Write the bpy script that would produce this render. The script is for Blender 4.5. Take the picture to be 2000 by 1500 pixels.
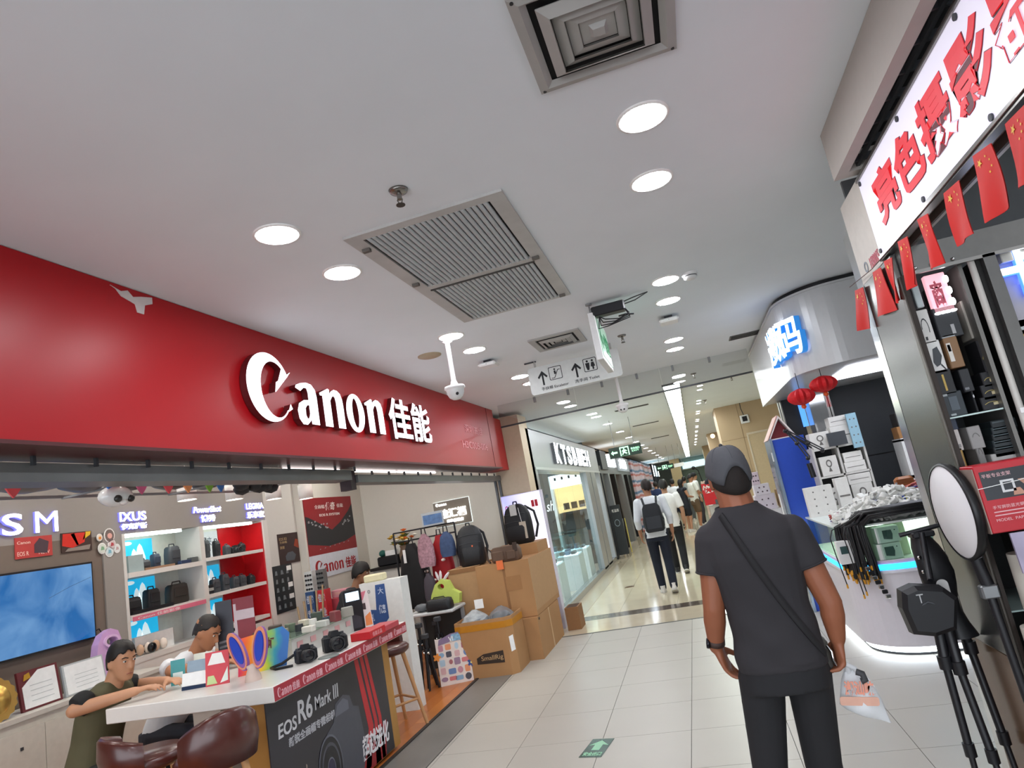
import bpy, bmesh, math, random
from mathutils import Matrix, Vector, Euler
from mathutils.geometry import tessellate_polygon

for o in list(bpy.data.objects):
    bpy.data.objects.remove(o)
SC = bpy.context.scene
COL = SC.collection
PI = math.pi

# ------------------------------------------------------------------ camera
F_PX = 1274.5
YAW, PITCH, ROLL = -0.2367, 0.1905, -0.1871
EYE = Vector((0, 0, 1.61))
def cam_axes():
    cy, sy, cp, sp = math.cos(YAW), math.sin(YAW), math.cos(PITCH), math.sin(PITCH)
    f = Vector((sy*cp, cy*cp, sp)); r = Vector((cy, -sy, 0)); u = r.cross(f)
    c, s = math.cos(ROLL), math.sin(ROLL)
    return c*r+s*u, -s*r+c*u, f
CR, CU, CF = cam_axes()
cd = bpy.data.cameras.new('camera')
cd.sensor_width = 36; cd.lens = 36*F_PX/2000; cd.clip_start = 0.05; cd.clip_end = 200
cam = bpy.data.objects.new('camera', cd); COL.objects.link(cam)
cam.matrix_world = Matrix(((CR.x, CU.x, -CF.x, EYE.x), (CR.y, CU.y, -CF.y, EYE.y), (CR.z, CU.z, -CF.z, EYE.z), (0, 0, 0, 1)))
SC.camera = cam

# ------------------------------------------------------------------ light and exposure
w = bpy.data.worlds.new('world'); SC.world = w; w.use_nodes = True
w.node_tree.nodes['Background'].inputs[0].default_value = (0.86, 0.92, 1.0, 1)
w.node_tree.nodes['Background'].inputs[1].default_value = 3.2  # uniform ambient fill, added to brighten the ceiling through the open back
SC.view_settings.view_transform = 'Standard'
SC.view_settings.look = 'None'
SC.view_settings.exposure = 0.32
SC.view_settings.gamma = 1.0
SC.view_settings.use_curve_mapping = False
SC.cycles.use_denoising = True
SC.cycles.max_bounces = 8
SC.cycles.sample_clamp_indirect = 6.0
LAMP = 82.0          # emission of the corridor downlight lenses
SHOP_LAMP = 110.0     # emission of the lamps inside the shops

# ------------------------------------------------------------------ points seen by the lens, as places in the room
def _ray(px, py):
    return CF + CR*((px-1000)/F_PX) - CU*((py-750)/F_PX)
def OX(px, py, X): d = _ray(px, py); return EYE + d*(X/d.x)
def OY(px, py, Y): d = _ray(px, py); return EYE + d*(Y/d.y)
def OZ(px, py, Z): d = _ray(px, py); return EYE + d*((Z-EYE.z)/d.z)

# ------------------------------------------------------------------ materials
def lin(h):
    h = h.lstrip('#'); out = []
    for i in (0, 2, 4):
        c = int(h[i:i+2], 16)/255
        out.append(c/12.92 if c <= .04045 else ((c+.055)/1.055)**2.4)
    return (*out, 1)
MATS = {}
def mat(name, col='#888888', rough=.5, metal=0, emit=0, ecol=None, vary=.06, scale=25, bump=0, bscale=120, coat=0, trans=0, ior=1.45, spec=.5, alpha=1):
    if name in MATS: return MATS[name]
    m = bpy.data.materials.new(name); m.use_nodes = True
    nt = m.node_tree; b = nt.nodes['Principled BSDF']
    c = lin(col)
    b.inputs['Roughness'].default_value = rough
    b.inputs['Metallic'].default_value = metal
    b.inputs['Coat Weight'].default_value = coat
    b.inputs['Coat Roughness'].default_value = .12
    b.inputs['Transmission Weight'].default_value = trans
    b.inputs['IOR'].default_value = ior
    b.inputs['Specular IOR Level'].default_value = spec
    b.inputs['Alpha'].default_value = alpha
    tc = nt.nodes.new('ShaderNodeTexCoord')
    if vary:
        n = nt.nodes.new('ShaderNodeTexNoise'); n.inputs['Scale'].default_value = scale; n.inputs['Detail'].default_value = 3
        nt.links.new(tc.outputs['Object'], n.inputs['Vector'])
        mx = nt.nodes.new('ShaderNodeMix'); mx.data_type = 'RGBA'
        mx.inputs[6].default_value = tuple(min(1, v*(1-vary*1.5)) for v in c[:3])+(1,)
        mx.inputs[7].default_value = tuple(min(1, v*(1+vary*1.5)) for v in c[:3])+(1,)
        nt.links.new(n.outputs['Fac'], mx.inputs[0]); nt.links.new(mx.outputs[2], b.inputs['Base Color'])
    else:
        b.inputs['Base Color'].default_value = c
    if emit:
        b.inputs['Emission Color'].default_value = lin(ecol or col); b.inputs['Emission Strength'].default_value = emit
    if bump:
        n2 = nt.nodes.new('ShaderNodeTexNoise'); n2.inputs['Scale'].default_value = bscale
        nt.links.new(tc.outputs['Object'], n2.inputs['Vector'])
        bp = nt.nodes.new('ShaderNodeBump'); bp.inputs['Strength'].default_value = bump; bp.inputs['Distance'].default_value = .01
        nt.links.new(n2.outputs['Fac'], bp.inputs['Height']); nt.links.new(bp.outputs['Normal'], b.inputs['Normal'])
    MATS[name] = m
    return m
def glass_mat(name, col='#e8f4f2', rough=0.0, opacity=.12, ior=1.5):
    """thin architectural glass: mostly clear, mirror-like at its surface by Fresnel"""
    if name in MATS: return MATS[name]
    m = bpy.data.materials.new(name); m.use_nodes = True; nt = m.node_tree
    for n in list(nt.nodes): nt.nodes.remove(n)
    out = nt.nodes.new('ShaderNodeOutputMaterial'); t = nt.nodes.new('ShaderNodeBsdfTransparent'); g = nt.nodes.new('ShaderNodeBsdfGlossy')
    t.inputs[0].default_value = lin(col); g.inputs['Roughness'].default_value = rough
    fr = nt.nodes.new('ShaderNodeFresnel'); fr.inputs[0].default_value = ior
    ad = nt.nodes.new('ShaderNodeMath'); ad.operation = 'ADD'; ad.inputs[1].default_value = opacity*.3
    mx = nt.nodes.new('ShaderNodeMixShader')
    ge = nt.nodes.new('ShaderNodeNewGeometry'); iv = nt.nodes.new('ShaderNodeMath'); iv.operation = 'SUBTRACT'; iv.inputs[0].default_value = 1; nt.links.new(ge.outputs['Backfacing'], iv.inputs[1])
    mu = nt.nodes.new('ShaderNodeMath'); mu.operation = 'MULTIPLY'; nt.links.new(ad.outputs[0], mu.inputs[0]); nt.links.new(iv.outputs[0], mu.inputs[1])
    nt.links.new(fr.outputs[0], ad.inputs[0]); nt.links.new(mu.outputs[0], mx.inputs[0])
    nt.links.new(t.outputs[0], mx.inputs[1]); nt.links.new(g.outputs[0], mx.inputs[2]); nt.links.new(mx.outputs[0], out.inputs[0])
    MATS[name] = m
    return m
def glow(name, col, strength): return mat(name, col, emit=strength, vary=0, rough=.4)

# ------------------------------------------------------------------ mesh building
def FR(o, u, v):
    u = Vector(u).normalized(); v = Vector(v); v = (v-u*v.dot(u)).normalized(); n = u.cross(v); o = Vector(o)
    return Matrix(((u.x, v.x, n.x, o.x), (u.y, v.y, n.y, o.y), (u.z, v.z, n.z, o.z), (0, 0, 0, 1)))
def face_px(o): return FR(o, (0, 1, 0), (0, 0, 1))       # a surface that looks towards +X
def face_nx(o): return FR(o, (0, -1, 0), (0, 0, 1))      # ... towards -X
def face_ny(o): return FR(o, (1, 0, 0), (0, 0, 1))       # ... towards -Y, the camera's side
def face_nz(o): return FR(o, (1, 0, 0), (0, -1, 0))      # ... downwards
def face_pz(o): return FR(o, (1, 0, 0), (0, 1, 0))
ID = Matrix.Identity(4)
def TR(x, y, z): return Matrix.Translation((x, y, z))
def RZ(a): return Matrix.Rotation(a, 4, 'Z')
def RX(a): return Matrix.Rotation(a, 4, 'X')
def RY(a): return Matrix.Rotation(a, 4, 'Y')

class MB:
    def __init__(s, M=ID): s.v = []; s.f = []; s.m = []; s.M = M; s.cur = 0; s.smooth = set()
    def mi(s, i): s.cur = i; return s
    def add(s, vs, fs, M=None, smooth=False):
        b = len(s.v); T = s.M @ M if M is not None else s.M
        s.v += [T @ Vector(p) for p in vs]
        flip = T.determinant() < 0
        for q in fs:
            q = [b+i for i in q]
            if flip: q.reverse()
            if smooth: s.smooth.add(len(s.f))
            s.f.append(q); s.m.append(s.cur)
        return s
    def box(s, x0, x1, y0, y1, z0, z1, M=None, bev=0):
        if bev <= 0:
            v = [(x0, y0, z0), (x1, y0, z0), (x1, y1, z0), (x0, y1, z0), (x0, y0, z1), (x1, y0, z1), (x1, y1, z1), (x0, y1, z1)]
            return s.add(v, [(0, 3, 2, 1), (4, 5, 6, 7), (0, 1, 5, 4), (1, 2, 6, 5), (2, 3, 7, 6), (3, 0, 4, 7)], M)
        b = min(bev, (x1-x0)*.49, (y1-y0)*.49, (z1-z0)*.49)
        ring = lambda z, i: [(x0+i, y0+b, z), (x0+b, y0+i, z), (x1-b, y0+i, z), (x1-i, y0+b, z), (x1-i, y1-b, z), (x1-b, y1-i, z), (x0+b, y1-i, z), (x0+i, y1-b, z)]
        top = lambda z: [(x0+b, y0+b, z), (x0+b, y0+b, z), (x1-b, y0+b, z), (x1-b, y0+b, z), (x1-b, y1-b, z), (x1-b, y1-b, z), (x0+b, y1-b, z), (x0+b, y1-b, z)]
        bb = b*.3
        def ins(z, k): return [(x0+k+ (0 if i in (0, 7) else b if i in (1, 6) else 0), 0, 0) for i in range(8)]
        r = []
        def rr(z, k):
            return [(x0+k, y0+b+k*.4, z), (x0+b+k*.4, y0+k, z), (x1-b-k*.4, y0+k, z), (x1-k, y0+b+k*.4, z), (x1-k, y1-b-k*.4, z), (x1-b-k*.4, y1-k, z), (x0+b+k*.4, y1-k, z), (x0+k, y1-b-k*.4, z)]
        rings = [rr(z0, b*.8), rr(z0+b*.8, 0), rr(z1-b*.8, 0), rr(z1, b*.8)]
        return s.loft_pts(rings, True, True, M)
    def loft_pts(s, rings, cap0=True, cap1=True, M=None, smooth=False, closed=True):
        n = len(rings[0]); v = [p for r in rings for p in r]; f = []
        for i in range(len(rings)-1):
            for j in range(n if closed else n-1):
                k = (j+1) % n
                f.append((i*n+j, i*n+k, (i+1)*n+k, (i+1)*n+j))
        s.add(v, f, M, smooth)
        if cap0: s.add(rings[0], [tuple(range(n))[::-1]], M)
        if cap1: s.add(rings[-1], [tuple(range(n))], M)
        return s
    def cyl(s, p0, p1, r0, r1=None, n=16, caps=True, M=None, smooth=True):
        r1 = r0 if r1 is None else r1; p0 = Vector(p0); p1 = Vector(p1); d = (p1-p0).normalized()
        a = d.orthogonal().normalized(); b = d.cross(a)
        R = lambda p, r: [p+a*r*math.cos(2*PI*i/n)+b*r*math.sin(2*PI*i/n) for i in range(n)]
        return s.loft_pts([R(p0, r0), R(p1, r1)], caps, caps, M, smooth)
    def tube(s, pts, r, n=8, M=None, caps=True, closed=False):
        P = [Vector(p) for p in pts]; rs = r if isinstance(r, (list, tuple)) else [r]*len(P)
        rings = []; a = None
        for i, p in enumerate(P):
            d = (P[min(i+1, len(P)-1)]-P[max(i-1, 0)])
            if d.length < 1e-9: d = Vector((0, 0, 1))
            d.normalize()
            a = d.orthogonal().normalized() if a is None else (a-d*a.dot(d)).normalized()
            b = d.cross(a)
            rings.append([p+a*rs[i]*math.cos(2*PI*k/n)+b*rs[i]*math.sin(2*PI*k/n) for k in range(n)])
        return s.loft_pts(rings, caps, caps, M, True)
    def lathe(s, prof, n=24, M=None, smooth=True, caps=True):
        rings = [[(r*math.cos(2*PI*i/n), r*math.sin(2*PI*i/n), z) for i in range(n)] for r, z in prof]
        return s.loft_pts(rings, caps, caps, M, smooth)
    def ball(s, c, rx, ry=None, rz=None, n=14, M=None):
        ry = rx if ry is None else ry; rz = rx if rz is None else rz; c = Vector(c)
        h = max(4, n//2)
        rings = [[(c.x+rx*math.sin(PI*(k+.02)/(h+.04))*math.cos(2*PI*i/n), c.y+ry*math.sin(PI*(k+.02)/(h+.04))*math.sin(2*PI*i/n), c.z-rz*math.cos(PI*(k+.02)/(h+.04))) for i in range(n)] for k in range(h+1)]
        return s.loft_pts(rings, True, True, M, True)
    def prism(s, loops, d0, d1, M=None):
        """polygon(s) in the XY plane of M (first the outline, then its holes), from depth d0 to d1 along its normal"""
        if not isinstance(loops[0][0], (list, tuple, Vector)): loops = [loops]
        lp = [[Vector((p[0], p[1], 0)) for p in L] for L in loops]
        flat = [p for L in lp for p in L]
        tris = tessellate_polygon(lp)
        nrm = sum(((flat[t[1]]-flat[t[0]]).cross(flat[t[2]]-flat[t[0]]).z for t in tris))
        tris = [tuple(t) if nrm > 0 else tuple(t)[::-1] for t in tris]
        s.add([(p.x, p.y, d1) for p in flat], tris, M)
        s.add([(p.x, p.y, d0) for p in flat], [t[::-1] for t in tris], M)
        for k, L in enumerate(lp):
            n = len(L); area = sum(L[i].x*L[(i+1) % n].y-L[(i+1) % n].x*L[i].y for i in range(n))
            if (area < 0) == (k == 0): L = L[::-1]
            v = [(p.x, p.y, d0) for p in L]+[(p.x, p.y, d1) for p in L]
            s.add(v, [(i, (i+1) % n, n+(i+1) % n, n+i) for i in range(n)], M)
        return s
    def text(s, txt, x, y, w, h, depth=.004, M=None, bold=0, shear=0, d0=0, sp=1.0):
        """lettering fitted to the rectangle x, y, w, h of the plane of M; bold thickens the strokes"""
        vs, fs = text_mesh(txt, bold, shear, sp)
        x0 = min(p[0] for p in vs); x1 = max(p[0] for p in vs); y0 = min(p[1] for p in vs); y1 = max(p[1] for p in vs)
        sx = w/(x1-x0) if w else h/(y1-y0); sy = h/(y1-y0) if h else sx
        return s.add([(x+(p[0]-x0)*sx, y+(p[1]-y0)*sy, d0+depth*p[2]) for p in vs], fs, M)
    def obj(s, name, m=None, parent=None, local=False, **tags):
        base = Vector((0, 0, 0)); q = parent
        if not local:
            while q is not None: base += q.location; q = q.parent
            if parent is None and tags.get('origin') is not None: base = Vector(tags['origin'])
        me = bpy.data.meshes.new(name)
        me.from_pydata([(p.x-base.x, p.y-base.y, p.z-base.z) for p in s.v], [], s.f)
        ms = m if isinstance(m, (list, tuple)) else [m]
        for k in ms:
            if k: me.materials.append(k)
        if len(ms) > 1: me.polygons.foreach_set('material_index', s.m)
        if s.smooth:
            me.polygons.foreach_set('use_smooth', [i in s.smooth for i in range(len(s.f))])
        me.update()
        o = bpy.data.objects.new(name, me); COL.objects.link(o)
        if parent is not None: o.parent = parent
        elif not local: o.location = base
        for k, v in tags.items():
            if k != 'origin': o[k] = v
        return o
_TX = {}
def text_mesh(txt, bold, shear, sp):
    k = (txt, bold, shear, sp)
    if k not in _TX:
        c = bpy.data.curves.new('t', 'FONT'); c.body = txt; c.size = 1; c.extrude = .5; c.offset = bold; c.shear = shear; c.resolution_u = 3; c.space_character = sp
        o = bpy.data.objects.new('t', c); me = o.to_mesh()
        _TX[k] = ([(v.co.x, v.co.y, v.co.z+.5) for v in me.vertices], [tuple(p.vertices) for p in me.polygons])
        o.to_mesh_clear(); bpy.data.objects.remove(o); bpy.data.curves.remove(c)
    return _TX[k]
def thing(name, label, cat, loc=(0, 0, 0), rz=0, group=None):
    o = bpy.data.objects.new(name, None); o.empty_display_size = .05; COL.objects.link(o); o.location = loc; o.rotation_euler = (0, 0, rz)
    o['label'] = label; o['category'] = cat
    if group: o['group'] = group
    return o
def T(label, cat, group=None):
    d = dict(label=label, category=cat)
    if group: d['group'] = group
    return d
ST = dict(kind='structure')
def dup(root, loc, rz=None, label=None, group=None):
    r = root.copy(); COL.objects.link(r); r.location = loc
    if rz is not None: r.rotation_euler = (0, 0, rz)
    if label: r['label'] = label
    if group: r['group'] = group
    for ch in list(root.children):
        c = ch.copy(); COL.objects.link(c); c.parent = r
        for g in list(ch.children):
            d = g.copy(); COL.objects.link(d); d.parent = c
    return r
def again(o, parent, loc):
    """one more piece that shares o's mesh"""
    c = o.copy(); COL.objects.link(c); c.parent = parent; c.location = loc
    return c
def ell(cx, cy, rx, ry, a0=0, a1=2*PI, n=28):
    full = abs(a1-a0) >= 2*PI-1e-6
    return [(cx+rx*math.cos(a0+(a1-a0)*i/(n if full else n-1)), cy+ry*math.sin(a0+(a1-a0)*i/(n if full else n-1))) for i in range(n)]
def rrect(x0, x1, y0, y1, r, n=5):
    P = []
    for cx, cy, a in ((x1-r, y1-r, 0), (x0+r, y1-r, PI/2), (x0+r, y0+r, PI), (x1-r, y0+r, 3*PI/2)):
        P += [(cx+r*math.cos(a+PI/2*i/n), cy+r*math.sin(a+PI/2*i/n)) for i in range(n+1)]
    return P
def ordinal(i): return ['first', 'second', 'third', 'fourth', 'fifth', 'sixth', 'seventh', 'eighth', 'ninth', 'tenth', 'eleventh', 'twelfth', 'thirteenth', 'fourteenth', 'fifteenth', 'sixteenth', 'seventeenth', 'eighteenth', 'nineteenth', 'twentieth'][i]

white = mat('white_paint', '#d9d6d2', .6)
black = mat('black_plastic', '#16161a', .4)
darkgrey = mat('dark_grey_plastic', '#3a3c40', .5)
grey = mat('grey_metal', '#8d8f90', .45, .3)
steel = mat('brushed_steel', '#8f8d89', .28, .95, vary=.12, scale=6)
chrome = mat('chrome', '#d0d0d0', .12, 1)
wpl = mat('white_plastic', '#e6e6e4', .35)
red = mat('red_print', '#c01820', .4)
paper = mat('white_paper', '#ececea', .7)
inkblack = mat('black_ink', '#17171a', .6)
# ================================================================== the setting
CEIL = 3.01
ceil_m = mat('ceiling_paint', '#e6ebee', .8, vary=.03, scale=2)
wall_m = mat('wall_paint', '#d6d4cc', .7, vary=.03, scale=3)
b = MB(); b.box(-2.7, 8, -5, 48, CEIL, CEIL+.1); b.obj('ceiling', ceil_m, **ST)
b = MB(); b.box(-5.6, -2.62, -2, 9.3, 2.95, 3.05); b.obj('ceiling_shop', mat('shop_ceiling', '#8c8884', .8), **ST)

# corridor floor: near tiles, threshold strips, glossy far tiles
grout = mat('grout', '#4a4844', .8)
fl = MB().box(-2.21, 4, -5, 48, -.12, -.004).obj('floor', grout, **ST)
tile_m = mat('near_tile', '#b0aba1', .36, vary=.035, scale=2.2, spec=.4)
tile_m2 = mat('far_tile', '#cfc2a8', .1, vary=.05, scale=2.5, spec=.6)
first = None
for j in range(11):
    y0 = 4.755+.6*(j-5); y1 = min(y0+.6, 8.30)
    if y1-y0 < .05: continue
    for i in range(-4, 6):
        x0 = -.383+.6*i; x1 = x0+.6; xa = max(x0, -2.21)
        MB().box(xa+.0018, x1-.0018, y0+.0018, y1-.0018, -.01, 0).obj('tile', tile_m, fl)
MB().box(-2.21, 4, 8.335, 9.14, -.01, .001).obj('threshold_slab', mat('threshold_stone', '#cdbfa6', .1, vary=.08, scale=4, spec=.6), fl)
MB().box(-2.21, 4, 8.30, 8.335, -.01, .003).obj('joint_strip', mat('joint_metal', '#55534e', .5, .4), fl)
MB().box(-2.21, 4, 9.14, 9.46, -.01, .001).obj('dark_stone_band', mat('dark_stone', '#5d5148', .12, vary=.25, scale=9, spec=.6), fl)
for j in range(9):
    for i in range(-2, 4):
        x0 = -.583+.8*i; y0 = 9.46+.8*j
        MB().box(max(x0, -2.21)+.0015, x0+.7985, y0+.0015, y0+.7985, -.01, 0).obj('tile', tile_m2, fl)
MB().box(-2.21, 4, 16.66, 48, -.01, 0).obj('far_paving', tile_m2, fl)
MB().box(-2.21, -1.9, 9.46, 48, 0, .004).obj('border_strip', mat('border_stone', '#b9ab93', .12), fl)

# shop floor: orange boards, grey edging
wood_m = [mat('floor_board_%s' % n, c, .3, vary=.1, scale=5, spec=.5) for n, c in (('amber', '#b0672f'), ('honey', '#b87137'), ('russet', '#a65f2b'))]
fs = MB().box(-5.6, -2.60, -2, 9.3, -.12, -.004).obj('floor_shop', mat('under_floor', '#3b2416', .8), **ST)
random.seed(3)
for i in range(19):
    x1 = -2.605-.15*i; off = random.uniform(-1.1, 0)
    for j in range(7):
        ya, yb = 1.6+off+1.2*j, 1.6+off+1.2*(j+1)
        if ya > 9.2 or yb < 1.9 or (x1 < -4.2 and j > 5): continue
        MB().box(x1-.1488, x1, ya, min(yb-.0015, 9.2), -.01, 0).obj('floor_board', wood_m[(i*2+j) % 3], fs)
MB().box(-2.575, -2.215, -2, 9.0, -.03, 0.002).obj('trim_1', mat('grey_edging', '#77736d', .4, vary=.05), **ST)
MB().box(-2.605, -2.575, -2, 9.0, -.03, .012).obj('trim_2', mat('dark_edging', '#2c2622', .5), **ST)

# shop shell
XW, YE = -5.0, 9.2
MB().box(XW-.5, XW-.3, -2, YE, 0, 3).obj('wall_left', mat('grey_wall', '#b9b6b0', .7, vary=.03), **ST)
cream = mat('cream_wall', '#d2d0c6', .6, vary=.02)
MB().box(XW-.3, XW, 6.95, 7.72, 0, 3).obj('wall_left_middle', mat('pale_grey_wall', '#c9c8c2', .6, vary=.02), **ST)
MB().box(XW-.3, XW+.1, 7.58, YE, 0, 3).obj('wall_left_return', cream, **ST)
MB().box(XW-.5, -2.62, YE, YE+.12, 0, 3).obj('wall_end', cream, **ST)
beige = mat('beige_stone', '#bfa684', .4, vary=.07, scale=2)
MB().box(-2.66, -2.2, 9.05, 9.55, 0, 2.96).obj('wall_pier', mat('cream_stone', '#c9b79c', .45, vary=.05), **ST)
# far left boundary behind the shop fronts, the end of the corridor, far right
MB().box(-5.2, -5.1, YE+.1, 48, 0, 3.05).obj('wall_left_far', wall_m, **ST)
MB().box(-5.2, 8, 47.5, 47.6, 0, 3.05).obj('wall_far', mat('far_wall', '#8a918a', .6), **ST)
MB().box(4.0, 4.1, -5, 48, 0, 3.05).obj('wall_right', mat('right_wall', '#d8d4cc', .7), **ST)
MB().box(-5.2, -2.6, YE+.12, 48, CEIL, CEIL+.1).obj('ceiling_left_far', ceil_m, **ST)
fl2 = MB().box(-5.2, -2.21, 9.3, 48, -.12, 0).obj('floor_left_far', mat('store_floor', '#c9c2b6', .15), **ST)

# ceiling light slot running down the corridor
sl = thing('light_slot', 'long bright recessed light slot running down the corridor ceiling', 'ceiling light', (0, 9.8, CEIL))
MB().box(-.115, .125, 9.8, 44, CEIL-.006, CEIL-.002).obj('diffuser', glow('slot_glow', '#e8f6ea', 10), sl)
for x in (-.135, .125): MB().box(x, x+.012, 9.78, 44, CEIL-.03, CEIL-.001).obj('rim', mat('slot_rim', '#4c4e4d', .5), sl)
MB().box(-.135, .137, 9.76, 9.78, CEIL-.03, CEIL-.001).obj('rim', MATS['slot_rim'], sl)

# ------------------------------------------------------------------ ceiling downlights
lens_m = glow('downlight_lens', '#f6f8ff', LAMP)
ring_m = mat('downlight_ring', '#efece8', .5)
ROWS = [(-5.6+.01*k, k) for k in range(0)]
ys = [(-4.25, 'o'), (-3.7, 'o'), (-2.05, 'o'), (-1.5, 'o'), (.2, 'o'), (.78, 'o'), (2.43, 'i'), (3.0, 'i'), (4.64, 'i'), (5.2, 'i'), (6.74, 'i'), (7.24, 'i'), (9.2, 'i'), (9.78, 'i'), (11.3, 'i'), (11.85, 'i'), (13.5, 'i'), (15.9, 'i'), (18.2, 'i'), (20.5, 'i'), (22.8, 'i'), (25, 'i'), (27.5, 'i'), (30, 'i'), (33, 'i'), (36, 'i'), (39, 'i')]
names = {2.43: 'nearest', 3.0: 'second nearest', 4.64: 'third nearest', 5.2: 'fourth nearest', 6.74: 'fifth nearest', 7.24: 'sixth nearest', 9.2: 'first past the glass curtain', 9.78: 'second past the glass curtain', 11.3: 'third past the glass curtain', 11.85: 'fourth past the glass curtain', 13.5: 'fifth past the glass curtain', 15.9: 'sixth past the glass curtain', 18.2: 'seventh past the glass curtain'}
proto = None
for side, xx in (('red fascia side', -1.525), ('white sign side', .13)):
    for y, k in ys:
        if side[0] == 'w' and y > 9.5: continue
        if side[0] == 'r' and y > 11: xx = -1.42
        n_ = [q[0] for q in ys].index(y)
        lb = 'round white ceiling downlight on the %s, %s' % (side, names[y]) if y in names else ('far round downlight above the left shop fronts, %s from the far end' % ordinal(len(ys)-1-n_) if y > 19 else 'round ceiling downlight behind the camera on the %s, %s of six' % (side, ordinal(n_)))
        if proto is None:
            proto = thing('downlight', lb, 'downlight', (xx, y, CEIL), 0, 'ceiling downlights')
            MB().lathe([(.104, 0), (.104, -.006), (.092, -.009), (.092, -.004)], 32, caps=False).obj('ring', ring_m, proto, local=True)
            MB().add([(.092*math.cos(2*PI*i/32), .092*math.sin(2*PI*i/32), -.005) for i in range(32)], [tuple(range(32))[::-1]]).obj('lens', lens_m, proto, local=True)
        else:
            dup(proto, (xx, y, CEIL), label=lb)
# small spots right of the light slot
p2 = None
for k in range(20):
    y = 10.7+1.05*k if k % 2 == 0 else 10.7+1.05*(k-1)+.5
    loc = (.435, y, CEIL)
    if p2 is None:
        p2 = thing('spot_light', 'small bright ceiling spot right of the light slot, first from the near end', 'spot light', loc, 0, 'row of small spots beside the light slot')
        MB().lathe([(.06, 0), (.06, -.008), (.045, -.01)], 16, caps=False).obj('ring', ring_m, p2, local=True)
        MB().add([(.048*math.cos(2*PI*i/16), .048*math.sin(2*PI*i/16), -.006) for i in range(16)], [tuple(range(16))[::-1]]).obj('lens', glow('spot_lens', '#f4f8ff', 260), p2, local=True)
    else: dup(p2, loc, label='small bright ceiling spot right of the light slot, %s from the near end' % ordinal(k))

# ------------------------------------------------------------------ smoke curtain of glass across the corridor
sc = thing('smoke_curtain', 'clear glass smoke curtain hanging across the corridor with dark bottom rail', 'glass curtain', (0, 8.27, CEIL))
gm = glass_mat('clear_glass', '#f2f3f5', 0, .35)
for k, (xa, xb) in enumerate(((-2.25, -1.2), (-1.2, -.1), (-.1, .97))):
    MB().box(xa+.003, xb-.003, 8.265, 8.275, CEIL-.29, CEIL).obj('glass_pane', gm, sc)
MB().box(-2.25, .97, 8.258, 8.282, CEIL-.305, CEIL-.285).obj('bottom_rail', mat('dark_rail', '#37383a', .4, .5), sc)
for k in range(6): MB().box(-1.75+.45*k, -1.72+.45*k, 8.25, 8.29, CEIL-.07, CEIL).obj('clamp', grey, sc)
# ================================================================== fittings on the ceiling
vent_m = mat('vent_paint', '#a9a7a2', .5, vary=.08, scale=6)
hole_m = mat('vent_dark', '#0c0c0c', .9)
# square diffuser with nested frames
cx, cy = .035, 1.83
v = thing('ceiling_diffuser', 'grey square air diffuser with nested frames, nearest on the ceiling', 'air vent', (cx, cy, CEIL))
def sq(h): return [(-h, -h), (h, -h), (h, h), (-h, h)]
P = face_nz((cx, cy, CEIL))
MB(P).prism([sq(.185), sq(.184)], -.02, .0).prism(sq(.2), -.001, .001).obj('dark_back', hole_m, v)
prev = .235
MB(P).loft_pts([[(x*1.0, y, 0) for x, y in sq(.235)], [(x, y, .012) for x, y in sq(.235)], [(x, y, .02) for x, y in sq(.205)], [(x, y, .006) for x, y in sq(.185)]], False, False).obj('outer_frame', vent_m, v)
for k, h in enumerate((.165, .128, .091, .054)):
    MB(P).loft_pts([[(x, y, .035-.006*k) for x, y in sq(h-.034)], [(x, y, .016) for x, y in sq(h)], [(x, y, .012) for x, y in sq(h-.002)], [(x, y, .03-.006*k) for x, y in sq(h-.036)]], False, False).obj('cone_ring', vent_m, v)
MB(P).loft_pts([[(x, y, .014) for x, y in sq(.03)], [(x, y, .03) for x, y in sq(.018)]], True, True).obj('centre_plate', vent_m, v)
for x, y in ((.22, .22), (-.22, .22), (.22, -.22), (-.22, -.22)): MB(P).cyl((x, y, .012), (x, y, .018), .006, n=8).obj('screw', black, v)

# large return grille: frame and two banks of rounded slats
x0, x1, y0, y1 = -1.315, -.52, 2.64, 4.36; ym = 3.53
g = thing('return_grille', 'large grey return air grille with two banks of slats', 'air vent', ((x0+x1)/2, (y0+y1)/2, CEIL))
fr_m = mat('grille_frame', '#b8b7b3', .5, vary=.12, scale=8); sl_m = mat('grille_slat', '#b6bcbd', .45)
P = face_nz((0, 0, CEIL))
def nz(x0, x1, y0, y1): return [(x0, -y0), (x1, -y0), (x1, -y1), (x0, -y1)]
MB(P).prism([nz(x0, x1, y0, y1), nz(x0+.075, x1-.075, y0+.06, y1-.03)], 0, .014).obj('frame', fr_m, g)
MB().box(x0+.07, x1-.07, ym-.03, ym+.02, CEIL-.016, CEIL).obj('cross_bar', fr_m, g)
MB().box(x0+.07, x1-.07, ym+.022, ym+.034, CEIL-.022, CEIL).obj('hinge_bar', mat('dark_hinge', '#3c3a36', .6), g)
MB().box(x0+.05, x1-.05, y0+.05, y1-.02, CEIL-.001, CEIL-.0005).obj('dark_back', hole_m, g)
ns = 22
for bank, (ya, yb) in enumerate(((y0+.06, ym-.03), (ym+.03, y1-.03))):
    for i in range(ns):
        xx = x0+.085+(x1-x0-.17)*(i+.5)/ns; hw = (x1-x0-.17)/ns*.46
        m = MB(); n = 7
        m.loft_pts([[(xx+hw*math.cos(PI*k/(n-1)), yy, CEIL-.004-.013*math.sin(PI*k/(n-1))) for k in range(n)] for yy in (ya, yb)], True, True, smooth=True)
        m.obj('slat', sl_m, g)
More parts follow.
